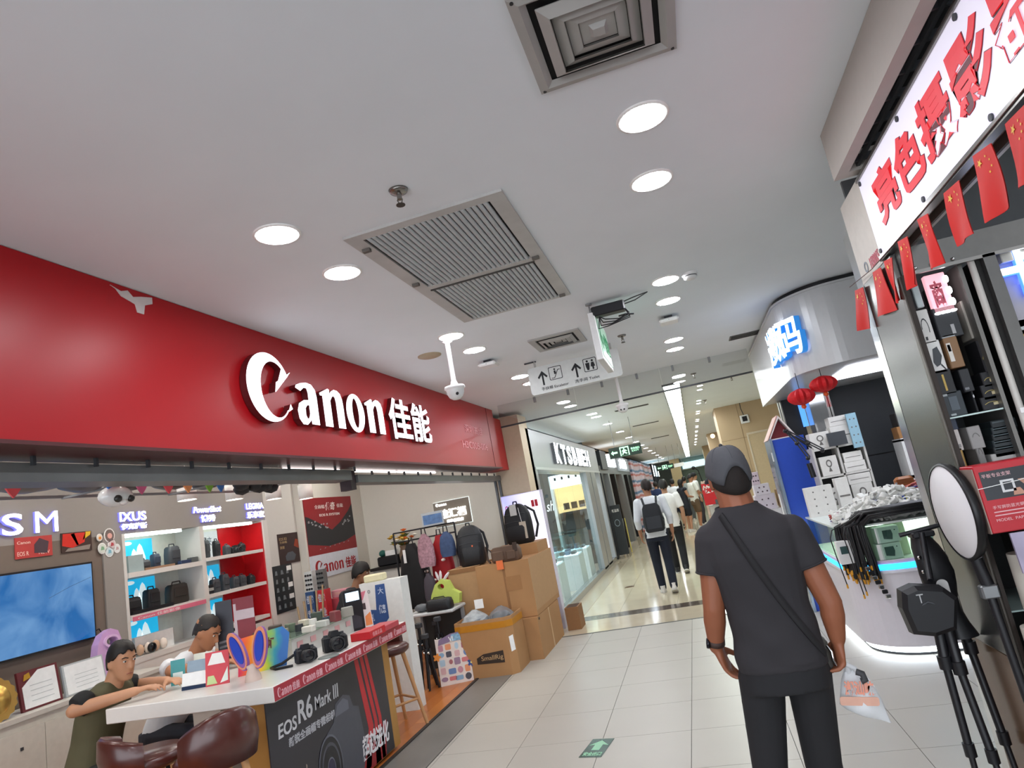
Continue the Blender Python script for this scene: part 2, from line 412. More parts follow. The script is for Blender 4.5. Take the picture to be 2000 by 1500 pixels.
for x, y in ((x0+.04, 2.8), (x0+.04, 3.4), (x1-.05, 3.5), (x1-.05, 4.3)): MB().box(x-.02, x+.02, y-.012, y+.012, CEIL-.03, CEIL-.012).obj('latch', mat('latch_metal', '#6a6660', .5, .5), g)

# small diffuser by the hanging sign
v = thing('ceiling_diffuser', 'small grey louvred air vent beside the hanging direction sign', 'air vent', (-.86, 5.57, CEIL))
MB(P).prism([nz(-1.085, -.635, 5.34, 5.83), nz(-1.03, -.69, 5.39, 5.78)], 0, .014).obj('frame', vent_m, v)
MB().box(-1.04, -.68, 5.38, 5.79, CEIL-.001, CEIL-.0005).obj('dark_back', hole_m, v)
for k, h in enumerate((.15, .11, .07, .03)):
    Q = face_nz((-.86, 5.585, CEIL))
    MB(Q).loft_pts([[(x, y, .03-.006*k) for x, y in sq(h-.03 if h > .04 else .01)], [(x, y, .014) for x, y in sq(h)], [(x, y, .01) for x, y in sq(h-.002)]], False, k == 3).obj('cone_ring', vent_m, v)
# slot vents
def slot(x0, x1, y0, y1, lb):
    t = thing('slot_vent', lb, 'air vent', ((x0+x1)/2, (y0+y1)/2, CEIL))
    MB(P).prism([nz(x0, x1, y0, y1), nz(x0+.015, x1-.015, y0+.015, y1-.015)], 0, .008).obj('frame', mat('slot_frame', '#5a5a58', .5), t)
    MB().box(x0+.01, x1-.01, y0+.01, y1-.01, CEIL-.002, CEIL-.001).obj('dark_back', hole_m, t)
    for k in (1, 2): MB().box(x0+.015, x1-.015, y0+(y1-y0)*k/3-.006, y0+(y1-y0)*k/3+.006, CEIL-.008, CEIL-.002).obj('blade', MATS['slot_frame'], t)
slot(.72, 1.12, 7.28, 7.5, 'dark slot vent in the ceiling beside the curved kiosk fascia')
slot(-1.05, -.45, 11.6, 11.74, 'thin slot vent past the glass curtain, nearest of three')
slot(-1.05, -.45, 15.2, 15.34, 'thin slot vent past the glass curtain, middle of three')
slot(-.95, -.4, 20.5, 20.7, 'thin slot vent past the glass curtain, farthest of three')

# sprinkler heads
def sprinkler(x, y, lb, s=1.0):
    t = thing('sprinkler', lb, 'sprinkler', (x, y, CEIL))
    MB().lathe([(.001, 0), (.042*s, -.001), (.036*s, -.012*s), (.014*s, -.018*s), (.001, -.018*s)], 18, TR(x, y, CEIL), caps=False).obj('escutcheon', mat('sprinkler_chrome', '#8e8a84', .25, .9), t)
    MB().cyl((x, y, CEIL-.015*s), (x, y, CEIL-.045*s), .011*s, n=10).cyl((x-.012*s, y, CEIL-.045*s), (x-.004*s, y, CEIL-.068*s), .003*s, n=6).cyl((x+.012*s, y, CEIL-.045*s), (x+.004*s, y, CEIL-.068*s), .003*s, n=6).obj('body', MATS['sprinkler_chrome'], t)
    MB().cyl((x, y, CEIL-.068*s), (x, y, CEIL-.072*s), .019*s, n=14).obj('deflector', mat('sprinkler_dark', '#4b4641', .4, .8), t)
sprinkler(-.905, 2.39, 'chrome ceiling sprinkler in front of the large return grille')
sprinkler(-.33, 6.0, 'small dark sprinkler above the hanging direction sign')
sprinkler(.33, 9.3, 'small sprinkler beyond the glass curtain near the light slot')
sprinkler(.9, 10.4, 'small sprinkler on the ceiling before the beige stone pier')
sprinkler(.55, 13.0, 'far small sprinkler right of the dotted spot row')

# detectors, speaker, access points
def round_fit(name, x, y, prof, m, lb, cat):
    return MB().lathe(prof, 24, TR(x, y, CEIL)).obj(name, m, origin=(x, y, CEIL), **T(lb, cat))
round_fit('ceiling_speaker', -1.87, 5.03, [(.1, 0), (.1, -.006), (.085, -.012), (.001, -.013)], mat('yellowed_plastic', '#b0a084', .5), 'flat yellowed round ceiling speaker near the red fascia', 'speaker')
t = thing('smoke_detector', 'white domed smoke detector beside the second group of downlights', 'smoke detector', (.3, 4.63, CEIL))
MB().lathe([(.055, 0), (.055, -.012), (.046, -.02), (.046, -.034), (.03, -.044), (.001, -.046)], 24, TR(.3, 4.63, CEIL)).obj('dome', wpl, t)
MB().lathe([(.048, -.021), (.0485, -.027)], 24, TR(.3, 4.63, CEIL), caps=False).obj('sensor_slot', darkgrey, t)
def access_point(x, y, lb):
    t = thing('access_point', lb, 'access point', (x, y, CEIL))
    MB().box(x-.035, x+.035, y-.035, y+.035, CEIL-.03, CEIL).obj('mount', darkgrey, t)
    MB().box(x-.085, x+.085, y-.085, y+.085, CEIL-.06, CEIL-.028, bev=.016).obj('shell', wpl, t)
    MB().box(x-.003, x+.003, y-.087, y-.083, CEIL-.05, CEIL-.046).obj('status_light', darkgrey, t)
access_point(-1.56, 5.7, 'white square wireless access point near the red fascia')
access_point(.11, 5.72, 'white square wireless access point between downlights')

# dome cameras on white poles
def dome_camera(x, y, L, s, lb, eyes):
    t = thing('dome_camera', lb, 'security camera', (x, y, CEIL))
    MB().lathe([(.045*s, 0), (.045*s, -.012), (.02*s, -.022), (.02*s, -L+.02)], 18, TR(x, y, CEIL), caps=False).obj('pole', wpl, t)
    z = CEIL-L
    MB().lathe([(.022*s, .03), (.03*s, .0), (.078*s, -.012), (.082*s, -.03), (.07*s, -.04)], 24, TR(x, y, z)).obj('hood', wpl, t)
    MB().lathe([(.07*s, -.036), (.066*s, -.07), (.052*s, -.1), (.028*s, -.118), (.001, -.122)], 24, TR(x, y, z), caps=False).obj('dome', mat('dome_white', '#d8d8d6', .25), t)
    for dx in eyes: MB().ball((x+dx, y-.052*s, z-.082), .013*s, .01*s, .013*s, n=10).obj('lens', black, t)
dome_camera(-1.6, 4.74, .36, 1.0, 'white dome camera on a pole in front of the red fascia', (.03,))
dome_camera(-.62, 8.0, .36, 1.0, 'white twin-lens dome camera hanging before the glass curtain', (-.018, .018))

# hanging direction sign
sg = thing('direction_sign', 'white hanging sign with arrows to the escalator and toilet', 'sign', (-.6, 6.6, CEIL))
YS = 6.2
a = OY(1030, 722, YS); bq = OY(1040, 773, YS); c = OY(1212, 675, YS); d_ = OY(1216, 728, YS)
sx0, sx1, sz1, sz0 = a.x, d_.x, a.z+.0, bq.z-.005
sg.location = ((sx0+sx1)/2, YS, CEIL)
W, Hh = sx1-sx0, sz1-sz0
signw = mat('sign_white', '#d3d6d2', .35); Q = face_ny((sx0, YS-.015, sz0))
MB(Q).prism(rrect(0, W, 0, Hh, .03), -.03, 0).obj('panel', signw, sg)
ar = [(-.5, 0), (-.35, .12), (-.08, -.12), (-.08, -.95), (.08, -.95), (.08, -.12), (.35, .12), (.5, 0), (0, .5)]
ar = [(-.5, -.05), (-.38, -.17), (-.09, .1), (-.09, -.75), (.09, -.75), (.09, .1), (.38, -.17), (.5, -.05), (0, .45)]
ink = MB(Q)
for fx in (.155, .53):
    ink.prism([(fx*W+p[0]*.1, Hh*.62+p[1]*.12) for p in ar], 0, .002)
ink.obj('arrow', inkblack, sg)
ic = MB(Q)
for fx in (.3, .685):
    ic.prism([rrect(fx*W-.065, fx*W+.065, Hh*.62-.06, Hh*.62+.07, .012), rrect(fx*W-.059, fx*W+.059, Hh*.62-.054, Hh*.62+.064, .009)], 0, .002)
fx = .685*W; fy = Hh*.62
for dx, k in ((-.025, 0), (.025, 1)):
    ic.prism(ell(fx+dx, fy+.042, .011, .011, n=12), 0, .002)
    body = [(-.02, .026), (.02, .026), (.018, -.01), (.01, -.045), (-.01, -.045), (-.018, -.01)] if k == 0 else [(-.012, .026), (.012, .026), (.022, -.015), (.008, -.018), (.008, -.045), (-.008, -.045), (-.008, -.018), (-.022, -.015)]
    ic.prism([(fx+dx+p[0], fy+p[1]) for p in body], 0, .002)
fx = .3*W
ic.prism([(fx-.045, fy-.045), (fx-.012, fy-.045), (fx+.03, fy+.03), (fx+.05, fy+.03), (fx+.05, fy+.036), (fx+.026, fy+.036), (fx-.016, fy-.039), (fx-.045, fy-.039)], 0, .002)
ic.prism(ell(fx-.004, fy+.042, .009, .009, n=10), 0, .002).prism([(fx-.014, fy+.028), (fx+.004, fy+.03), (fx+.008, fy-.002), (fx-.012, fy-.008)], 0, .002)
ic.obj('pictogram', inkblack, sg)
MB(Q).text('手扶梯 Escalator', .12*W, .1*Hh, .3*W, .034, .002, bold=.01).text('洗手间 Toilet', .49*W, .1*Hh, .27*W, .034, .002, bold=.01).obj('lettering', inkblack, sg)
for fx in (.09, .93): MB().cyl((sx0+fx*W, YS, sz1), (sx0+fx*W, YS, CEIL), .011, n=10).obj('hanger', chrome, sg)
MB().box(sx0-.02, sx0+.1, YS-.01, YS+.01, CEIL-.012, CEIL).obj('ceiling_bracket', darkgrey, sg)

# exit sign seen almost edge on, with its black power box
xs, ya, yb, zb_, zt = -.47, 4.7, 5.34, 2.57, 2.93
ex = thing('exit_sign', 'white-framed green exit sign hung edge-on with a black power box', 'exit sign', (xs, 5.0, CEIL))
MB().box(xs, xs+.05, ya, yb, zb_, zt, bev=.004).obj('frame', wpl, ex)
Q = face_px((xs+.05, ya, zb_)); L = yb-ya; Hh = zt-zb_
MB(Q).prism([(.03, .03), (L-.02, .03), (L-.02, Hh-.03), (.03, Hh-.03)], 0, .004).obj('face', mat('exit_pale', '#9fc8ae', .3, emit=.12), ex)
MB(Q).prism([(.06, .18), (.13, .26), (.13, .21), (.26, .21), (.26, .15), (.13, .15), (.13, .1)], .004, .007).obj('arrow', mat('exit_green', '#2f8d5a', .4), ex)
MB(Q).text('安全出口', .3, .1, .28, .16, .003, d0=.004, bold=.02).obj('lettering', mat('exit_green', '#2f8d5a', .4), ex)
MB().cyl((xs+.02, ya+.04, zt), (xs+.02, ya+.04, CEIL), .006, n=8).cyl((xs+.02, yb-.04, zt), (xs+.02, yb-.04, CEIL), .006, n=8).obj('rod', grey, ex, kind='stuff')
MB().cyl((xs+.02, ya+.04, CEIL-.012), (xs+.02, ya+.04, CEIL), .025, n=12).obj('rosette', grey, ex)
MB().box(xs+.03, xs+.28, ya+.0, ya+.09, 2.895, 2.97, bev=.01).obj('power_box', black, ex)
random.seed(5)
for k in range(4):
    MB().tube([(xs+.27, ya+.04, 2.92), (xs+.3, ya+.03, 2.87-.012*k), (xs+.22-.03*k, ya+.02, 2.84-.012*k), (xs+.12-.02*k, ya+.02, 2.86-.02*k), (xs+.08, ya+.03, 2.89)], .0045, 6).obj('cable', black, ex)
MB().tube([(xs+.22, ya+.03, 2.86), (xs+.27, ya+.02, 2.86), (xs+.33, ya+.03, 2.85)], .006, 6).obj('cable', black, ex)
for k in (0, 1): MB().tube([(xs+.28, ya+.03, 2.94+.02*k), (xs+.36, ya+.05, 2.955+.025*k), (xs+.46, ya+.08, CEIL-.01)], .004, 6).obj('cable', black, ex)
# luminous floor arrow and floor socket
fa_ = thing('floor_sign', 'green square evacuation arrow sign set in the floor tiles', 'floor sign', (-1.02, 4.62, 0))
Q = FR((-1.105, 4.47, 0.0005), (.985, -.17, 0), (.08, 1, 0))
MB(Q).prism([(0, 0), (.155, 0), (.155, .3), (0, .3)], 0, .002).obj('plate', mat('floor_green', '#26483c', .25), fa_)
MB(Q).prism([(.078, .27), (.145, .19), (.105, .2), (.105, .11), (.05, .11), (.05, .2), (.012, .19)], .002, .003).obj('arrow', mat('floor_pale', '#8fc4a0', .4), fa_)
MB(Q).text('安全出口', .015, .02, .125, .06, .001, d0=.002, bold=.03).obj('lettering', mat('floor_pale', '#8fc4a0', .4), fa_)
t = thing('floor_socket', 'small dark bronze floor plate on the glossy tiles by the silver shop', 'floor plate', (-1.45, 11.7, 0))
MB().box(-1.53, -1.37, 11.66, 11.78, 0, .008, bev=.003).obj('plate', mat('bronze_plate', '#6b5238', .4, .5), t); MB().box(-1.5, -1.4, 11.69, 11.75, .008, .012).obj('lid', mat('bronze_lid', '#4f3c2a', .4, .5), t)
# ================================================================== the red camera shop on the left
FX = -2.4
fred = mat('fascia_red', '#a8121a', .35, vary=.03, scale=2, spec=.36)
fa = thing('shop_fascia', 'long glossy red shop fascia with large white lettering and two Chinese characters', 'shop sign', (FX, 4.2, 2.2))
MB().box(FX-.3, FX, -1.5, 8.5, 2.215, CEIL-.004).obj('board', fred, fa)
MB().box(FX-.32, FX-.06, 8.5, 9.06, 2.2, 2.93).obj('end_board', fred, fa)
MB().box(FX-.3, FX+.012, -1.5, 8.5, 2.2, 2.216).obj('bottom_edge', mat('fascia_edge', '#4d1a1c', .4), fa)
MB().box(FX-.002, FX+.003, 8.2, 8.206, 2.216, CEIL-.004).obj('panel_joint', mat('joint_dark', '#5a0d12', .6), fa)
Q = face_px((FX, 2.37, 2.92))
MB(Q).prism([(0, .07), (.06, .055), (.1, .07), (.13, .045), (.18, .06), (.25, .075), (.25, .04), (.2, .02), (.19, -.03), (.15, -.03), (.14, .01), (.1, .02), (.06, .03), (.03, .06)], 0, .004).obj('torn_patch', mat('torn_primer', '#cfc6c2', .8), fa)
# lettering: face glows, returns are dark
let_f = glow('letter_face', '#f4f4fb', 1.5); let_s = mat('letter_return', '#5b1a1e', .4)
def glyph_C(s):
    o = ell(.74, .73, .74, .8, .45, 2*PI-.42, 40); i = ell(.93, .70, .50, .66, 2*PI-.75, .95, 30)
    return [o+[(1.47, .30)]+i+[(.92, .64), (.98, .88), (1.53, 1.2)]]
def gl_n(): return [[(-.12, .86), (.26, 1.02), (.32, 1.0), (.32, .88), (.42, .97), (.55, 1.03), (.7, 1.02), (.83, .95), (.9, .8), (.92, .6), (.92, 0), (.6, 0), (.6, .7), (.57, .82), (.5, .86), (.42, .82), (.32, .7), (.32, 0), (0, 0), (0, .8), (-.1, .8)]]
def gl_o(): return [ell(.46, .5, .46, .55, n=32), ell(.46, .5, .17, .43, n=28)]
def gl_a(): return [[(.02, .86), (.2, .8), (.34, .9), (.46, .9), (.5, .8), (.5, .6), (.3, .58), (.1, .48), (.02, .3), (.05, .1), (.18, -.03), (.34, -.03), (.46, .06), (.52, .14), (.54, 0), (.84, 0), (.84, .72), (.8, .9), (.66, 1.02), (.46, 1.04), (.24, 1.0), (.05, .93)], [(.5, .48), (.5, .26), (.44, .14), (.36, .12), (.31, .2), (.32, .38), (.4, .46)]]
def canon_word(M, y0, y1, h, front, side, parent, d=.05, base=0, name='letter'):
    adv = [(glyph_C(1), 0), (gl_a(), 1.66), (gl_n(), 2.78), (gl_o(), 3.86), (gl_n(), 5.0)]
    k = (y1-y0)/5.92
    for loops, x in adv:
        L = [[((x+px)*k+y0, py*h+base) for px, py in lp] for lp in loops]
        m = MB(M)
        if d > .01: m.mi(1).prism(L, .004, d); m.mi(0).prism(L, d, d+.004)
        else: m.prism(L, 0, d)
        m.obj(name, [front, side] if d > .01 else front, parent)
Q = face_px((FX, 0, 2.428))
canon_word(Q, 3.235, 4.985, .275, let_f, let_s, fa)
cj = MB(Q)
for ch, ya, yb in (('佳', 5.12, 5.57), ('能', 5.6, 6.03)):
    m = MB(Q); m.mi(1).text(ch, ya, -.02, yb-ya, .37, .04, bold=.02); m.mi(0).text(ch, ya, -.02, yb-ya, .37, .004, bold=.016, d0=.041)
    m.obj('letter', [let_f, let_s], fa)
sm_m = mat('faded_letter', '#d98f92', .5)
MB(face_px((FX, 0, 0))).text('深圳高佳', 7.2, 2.61, .68, .1, .004, bold=.01).text('H3C005-006', 7.04, 2.42, .95, .085, .004, bold=.01).obj('unit_number', sm_m, fa)

# grey shutter housing, track and coloured bunting below the fascia
hz = mat('galvanised', '#7c7e7d', .42, .55, vary=.2, scale=3)
sh = thing('shutter_housing', 'grey metal roller shutter housing under the red fascia', 'roller shutter', (-2.65, 3, 2.1))
MB().box(-2.75, -2.6, -1.5, 4.78, 2.095, 2.175).obj('housing', hz, sh)
MB().box(-2.75, -2.6, 4.88, 9.1, 2.075, 2.14).obj('track', hz, sh)
MB().box(-2.72, -2.62, 4.79, 4.87, 2.02, 2.175).obj('motor_box', mat('dark_box', '#35262a', .5), sh)
for k in range(12): MB().box(-2.62, -2.605, 5.15+.33*k, 5.17+.33*k, 2.14, 2.175).obj('bracket', darkgrey, sh)
for k in range(14): MB().box(-2.59, -2.575, .9+.3*k, .915+.3*k, 2.16, 2.199).obj('hook', darkgrey, sh)
for k, x in enumerate((-2.70, -2.64)): MB().box(x, x+.03, 9.0, 9.045, 0, 2.15).obj('guide_rail', mat('guide', '#55575a', .35, .7), sh)
tube_l = glow('tube_glow', '#fff4f0', 3)
for k, (ya, yb) in enumerate(((4.0, 4.75), (5.0, 5.8), (5.85, 6.8))):
    t = MB().cyl((-2.69, ya, 2.188), (-2.69, yb, 2.188), .011, n=10).obj('tube_lamp', tube_l, origin=(-2.69, ya, 2.188), **T('%s thin white tube lamp behind the red fascia edge' % ['left', 'middle', 'right'][k], 'tube lamp'))
# packages stored on top of a rack behind the housing
rk = thing('overhead_rack', 'thin metal rack hung behind the shutter housing holding packs', 'rack', (-3.0, 3, 2.1))
for x in (-3.25, -2.85): MB().box(x, x+.015, 1.2, 4.5, 2.125, 2.14).obj('rail', grey, rk)
for k in range(5): MB().box(-3.25, -2.84, 1.3+.75*k, 1.315+.75*k, 2.12, 2.13).obj('rung', grey, rk)
random.seed(11)
for k, (ya, yb, c, ds) in enumerate(((1.5, 2.0, '#6d6a67', 'grey'), (2.25, 2.6, '#75706c', 'crumpled grey'), (2.62, 2.86, '#5d6066', 'slate'), (2.9, 3.15, '#2b2c30', 'black'), (3.2, 3.5, '#3a3433', 'brown black'), (3.55, 3.75, '#28303a', 'navy'))):
    m = MB(); n = 8
    rings = []
    for i in range(n):
        t_ = i/(n-1); yy = ya+(yb-ya)*t_; r = .05*math.sin(PI*(.12+.76*t_))+.012
        rings.append([(-3.03+1.9*r*math.cos(a)+random.uniform(-.008, .008), yy, 2.142+.055+r*.9*math.sin(a)+random.uniform(-.006, .006)-.02) for a in [2*PI*q/10 for q in range(10)]])
    m.loft_pts(rings, smooth=True).obj('wrapped_pack', mat('pack_'+ds.replace(' ', '_'), c, .35), origin=(-3.03, ya, 2.14), **T('%s plastic-wrapped pack on the overhead rack behind the shutter housing' % ds, 'pack'))
MB().box(-3.0, -2.95, 3.12, 3.28, 2.15, 2.24, bev=.02).obj('purple_purse', mat('purple_purse', '#7b3358', .4), origin=(-3, 3.2, 2.15), **T('small purple purse on the overhead rack beside the pale green pack', 'purse'))
MB().box(-3.0, -2.93, 2.86, 3.08, 2.15, 2.225, bev=.02).obj('pale_pack', mat('mint_pack', '#9cb9ae', .4), origin=(-3, 2.95, 2.15), **T('pale green pack on the overhead rack left of the purple purse', 'pack'))
m = MB(); random.seed(2)
for k in range(6): m.ball((-2.95+random.uniform(-.03, .03), 3.85+.07*k, 2.12+random.uniform(-.015, .01)), .06, .055, .045, n=8)
m.obj('black_bundle', mat('bundle_black', '#1b1b1d', .5), origin=(-2.95, 4, 2.1), **T('lumpy black bundle hanging from the right end of the rack', 'bundle'))
hearts = [(2.22, '#e05a5f', 'coral red'), (2.735, '#3f7fd0', 'blue'), (2.92, '#e0709c', 'pink'), (3.11, '#ec5f68', 'bright red'), (3.26, '#f0a269', 'orange'), (3.44, '#79b33e', 'green'), (3.54, '#3a74b9', 'deep blue')]
Hp = [(0, -.042), (.02, -.02), (.036, .004), (.036, .024), (.022, .036), (.008, .032), (0, .02), (-.008, .032), (-.022, .036), (-.036, .024), (-.036, .004), (-.02, -.02)]
for y, c, n in hearts:
    t = thing('paper_heart', '%s heart hanging in the bunting under the shutter housing' % n, 'heart ornament', (-2.84, y, 2.12), 0, 'heart bunting')
    MB(face_px((-2.84, y, 2.11))).prism(Hp, -.004, .004).obj('heart', mat('heart_'+n.replace(' ', '_'), c, .6), t)
    MB().cyl((-2.84, y, 2.14), (-2.84, y, 2.19), .0015, n=5).obj('string', wpl, t)
# clear balloon with dark eye patches
t = thing('balloon', 'clear and white round balloon with dark patches hanging near the ceiling', 'balloon', (-2.84, 2.77, 2.1))
MB().ball((-2.86, 2.77, 2.065), .06, .095, .055, n=20).obj('skin', mat('balloon_white', '#dfe0de', .12, spec=.8), t)
for dy in (-.035, .045): MB().ball((-2.81, 2.77+dy, 2.045), .018, .022, .02, n=10).obj('patch', mat('patch_dark', '#33322f', .3), t)
MB().ball((-2.82, 2.775, 2.03), .02, .022, .016, n=8).obj('snout', mat('balloon_snout', '#efe9e2', .3), t)
MB().cyl((-2.86, 2.77, 2.115), (-2.86, 2.77, 2.17), .002, n=5).obj('string', wpl, t)

# pendant lamps
pm = mat('pendant_white', '#e2dfda', .45)
for k, (px, py) in enumerate(((365, 965), (457, 965), (534, 965), (597, 965))):
    c = OX(px, py, -3.9); z0 = c.z-.05
    t = thing('pendant_lamp', 'white drum pendant lamp, %s from left in the shop' % ordinal(k), 'pendant lamp', (c.x, c.y, 2.95), 0, 'drum pendants in the shop')
    MB().lathe([(.07, z0), (.073, z0), (.073, z0+.15), (.012, z0+.153), (.001, z0+.153)], 24, TR(c.x, c.y, 0), caps=False).obj('shade', pm, t)
    MB().lathe([(.069, z0+.006), (.001, z0+.006)], 24, TR(c.x, c.y, 0), caps=False).obj('lamp', glow('pendant_glow', '#fff6ec', 9), t)
    MB().cyl((c.x, c.y, z0+.15), (c.x, c.y, 2.95), .004, n=6).obj('cord', wpl, t)
# lamps on the shop ceiling (they light the shop)
k = 0
for y in (2.2, 3.6, 5.0, 6.4, 7.8):
    for x in (-3.2, -4.3):
        k += 1
        t = thing('shop_downlight', 'downlight of the shop ceiling, %s row from the near end, %s one' % (ordinal(int((y-2.2)/1.4+.1)), 'right' if x > -4 else 'left'), 'downlight', (x, y, 2.95), 0, 'downlights of the shop ceiling')
        MB().lathe([(.1, 2.95), (.1, 2.944), (.085, 2.942)], 20, TR(x, y, 0), caps=False).obj('ring', ring_m, t)
        MB().add([(x+.085*math.cos(2*PI*i/20), y+.085*math.sin(2*PI*i/20), 2.944) for i in range(20)], [tuple(range(20))[::-1]]).obj('lens', glow('shop_lens', '#fffaf2', SHOP_LAMP), t)

# ------------------------------------------------------------------ wall units
bandm = mat('warm_grey_panel', '#918d88', .5, vary=.02); unitw = mat('unit_white', '#d2d0cb', .4, vary=.02)
wu = thing('sign_wall', 'warm grey wall panel with glowing product names above the shelves', 'sign panel', (-5.1, 4, 2.3))
MB().box(-5.3, -5.0, -1.9, 6.95, 2.06, 2.95).obj('band', bandm, wu)
MB().box(-5.3, -5.0, -1.9, 4.66, .0, 2.06).obj('tv_wall', mat('tv_wall_taupe', '#74695f', .6, vary=.03), wu)
MB().box(-5.3, -4.985, 4.66, 4.86, .0, 2.06).obj('pilaster', bandm, wu)
lg = glow('sign_white_blue', '#f2f2ff', 2.6); ls = glow('sign_violet', '#6a6ae0', 1.2)
def glowtext(txt, x, y, w_, h_, Q, par, bold=.02, shear=0, d=.02):
    m = MB(Q); m.mi(1).text(txt, x, y, w_, h_, d, bold=bold and bold+.012, shear=shear); m.mi(0).text(txt, x, y, w_, h_, .003, bold=bold, shear=shear, d0=d)
    m.obj('glowing_letters', [lg, ls], par)
Q = face_px((-5.0, 0, 0))
glowtext('EOS', 3.3, 2.13, .66, .165, Q, wu, .012); glowtext('M', 4.06, 2.135, .19, .165, Q, wu, 0)
glowtext('IXUS', 4.85, 2.17, .3, .085, Q, wu); glowtext('伊克萨斯', 4.86, 2.095, .29, .055, Q, wu, .03)
glowtext('PowerShot', 5.76, 2.2, .42, .065, Q, wu, .03, .2); glowtext('博秀', 5.86, 2.1, .22, .075, Q, wu, .03)
glowtext('LEGRIA', 6.6, 2.2, .32, .07, Q, wu, .03); glowtext('乐享家', 6.6, 2.095, .32, .08, Q, wu, .03)

# shelves
su = thing('shelf_unit', 'white wall shelf unit with two bays and red right end', 'shelf', (-5.15, 5.85, 0))
for y0, y1 in ((4.86, 4.89), (5.82, 5.88)): MB().box(-5.3, -4.98, y0, y1, .0, 2.06).obj('upright', unitw, su)
MB().box(-5.3, -4.98, 6.87, 6.95, 0, 2.06).obj('upright', unitw, su)
MB().box(-5.3, -5.0, 6.845, 6.87, .1, 2.04).obj('red_side_panel', mat('panel_red', '#c4141c', .35), su)
MB().box(-5.3, -5.27, 6.45, 6.845, .1, 2.04).obj('red_back_panel', MATS['panel_red'], su)
for z in (1.665, 1.295, .93):
    MB().box(-5.28, -4.965, 4.89, 5.82, z, z+.045).obj('shelf_board', unitw, su)
    MB().box(-5.28, -4.965, 5.88, 6.80, z+.03, z+.065).obj('shelf_board', unitw, su)
MB().box(-5.28, -4.97, 4.89, 6.84, .0, .93).obj('base', unitw, su)
MB().box(-5.3, -5.285, 4.89, 6.46, .9, 2.05).obj('back', mat('back_pale', '#dfe3da', .5), su)
for y0, y1 in ((4.92, 5.6), (5.95, 6.7)): MB().box(-5.05, -5.0, y0, y1, 2.03, 2.055).obj('strip_lamp', glow('strip_glow', '#f2fff6', 9), su)
cy = mat('cyan_backlit', '#2fb4dc', .4, emit=.5, ecol='#18b8ee', vary=.1, scale=12); pk = mat('pale_peak', '#dff2f5', .5, emit=.45, ecol='#e6f7fa')
def backdrop(y0, y1, z0, z1):
    MB().box(-5.285, -5.275, y0, y1, z0, z1).obj('cyan_backdrop', cy, su)
    Q = face_px((-5.275, y0, z0)); w_, h_ = y1-y0, z1-z0
    m = MB(Q)
    for fx, fw, fh in ((.26, .1, .82), (.42, .06, .5), (.62, .08, .72), (.74, .1, .86)):
        m.prism([((fx-fw)*w_, 0), ((fx-fw)*w_, fh*h_*.5), ((fx-fw*.4)*w_, fh*h_*.9), (fx*w_, fh*h_), ((fx+fw*.4)*w_, fh*h_*.9), ((fx+fw)*w_, fh*h_*.5), ((fx+fw)*w_, 0)], 0, .004)
    m.prism(ell(.5*w_, .9*h_, .09*w_, .06*h_, n=14), 0, .003)
    m.obj('peak_print', pk, su)
for z0, z1 in ((1.715, 2.02), (1.345, 1.65), (.98, 1.28)):
    backdrop(4.9, 5.5, z0, z1)
    if z0 < 1.7: backdrop(5.9, 6.42, z0, z1)
MB().box(-5.285, -5.275, 5.9, 6.44, 1.74, 2.02).obj('white_backdrop', mat('calligraphy_paper', '#d9dee4', .6), su)
MB(face_px((-5.274, 0, 0))).text('玩出未来', 6.0, 1.86, .34, .1, .002, shear=.2).obj('lettering', mat('slate_ink', '#56646f', .6), su)
MB().box(-4.965, -4.955, 4.9, 5.8, 1.285, 1.325).obj('pink_label_strip', mat('pink_strip', '#d77088', .5), su)
MB(face_px((-4.955, 0, 0))).text('Canon 佳能影像', 4.95, 1.292, .5, .026, .001).obj('lettering', wpl, su)

# cameras and bags on the shelves
bagb = mat('camera_leatherette', '#1d1e21', .5, bump=.2); bagg = mat('camera_case_grey', '#3a3d42', .55); lensm = mat('lens_glass', '#0a0c14', .08, spec=.9)
def camera(loc, rz, s, lb, grp=None, body=None):
    t = thing('camera', lb, 'camera', loc, rz, grp); t.scale = (s, s, s)
    bm = body or bagb
    MB().box(-.065, .065, -.03, .03, 0, .082, bev=.01).box(.035, .066, -.045, .028, .004, .076, bev=.01).obj('body', bm, t, local=True)
    MB().loft_pts([[(-.028, -.032, .078), (.028, -.032, .078), (.028, .026, .078), (-.028, .026, .078)], [(-.018, -.03, .108), (.018, -.03, .108), (.018, .018, .106), (-.018, .018, .106)]]).obj('viewfinder_hump', bm, t, local=True)
    L = MB(FR((-.008, -.03, .042), (1, 0, 0), (0, 0, 1)))
    L.lathe([(.036, 0), (.036, .03), (.033, .032), (.033, .05), (.037, .052), (.037, .075), (.032, .078), (.028, .07)], 20, caps=False).obj('lens_barrel', bm, t, local=True)
    MB(FR((-.008, -.03, .042), (1, 0, 0), (0, 0, 1))).lathe([(.03, .068), (.012, .073), (.001, .074)], 16, caps=False).obj('front_element', lensm, t, local=True)
    MB().cyl((.045, 0, .08), (.045, 0, .092), .014, n=12).cyl((-.045, .004, .08), (-.045, .004, .09), .012, n=12).obj('dial', darkgrey, t, local=True)
    return t
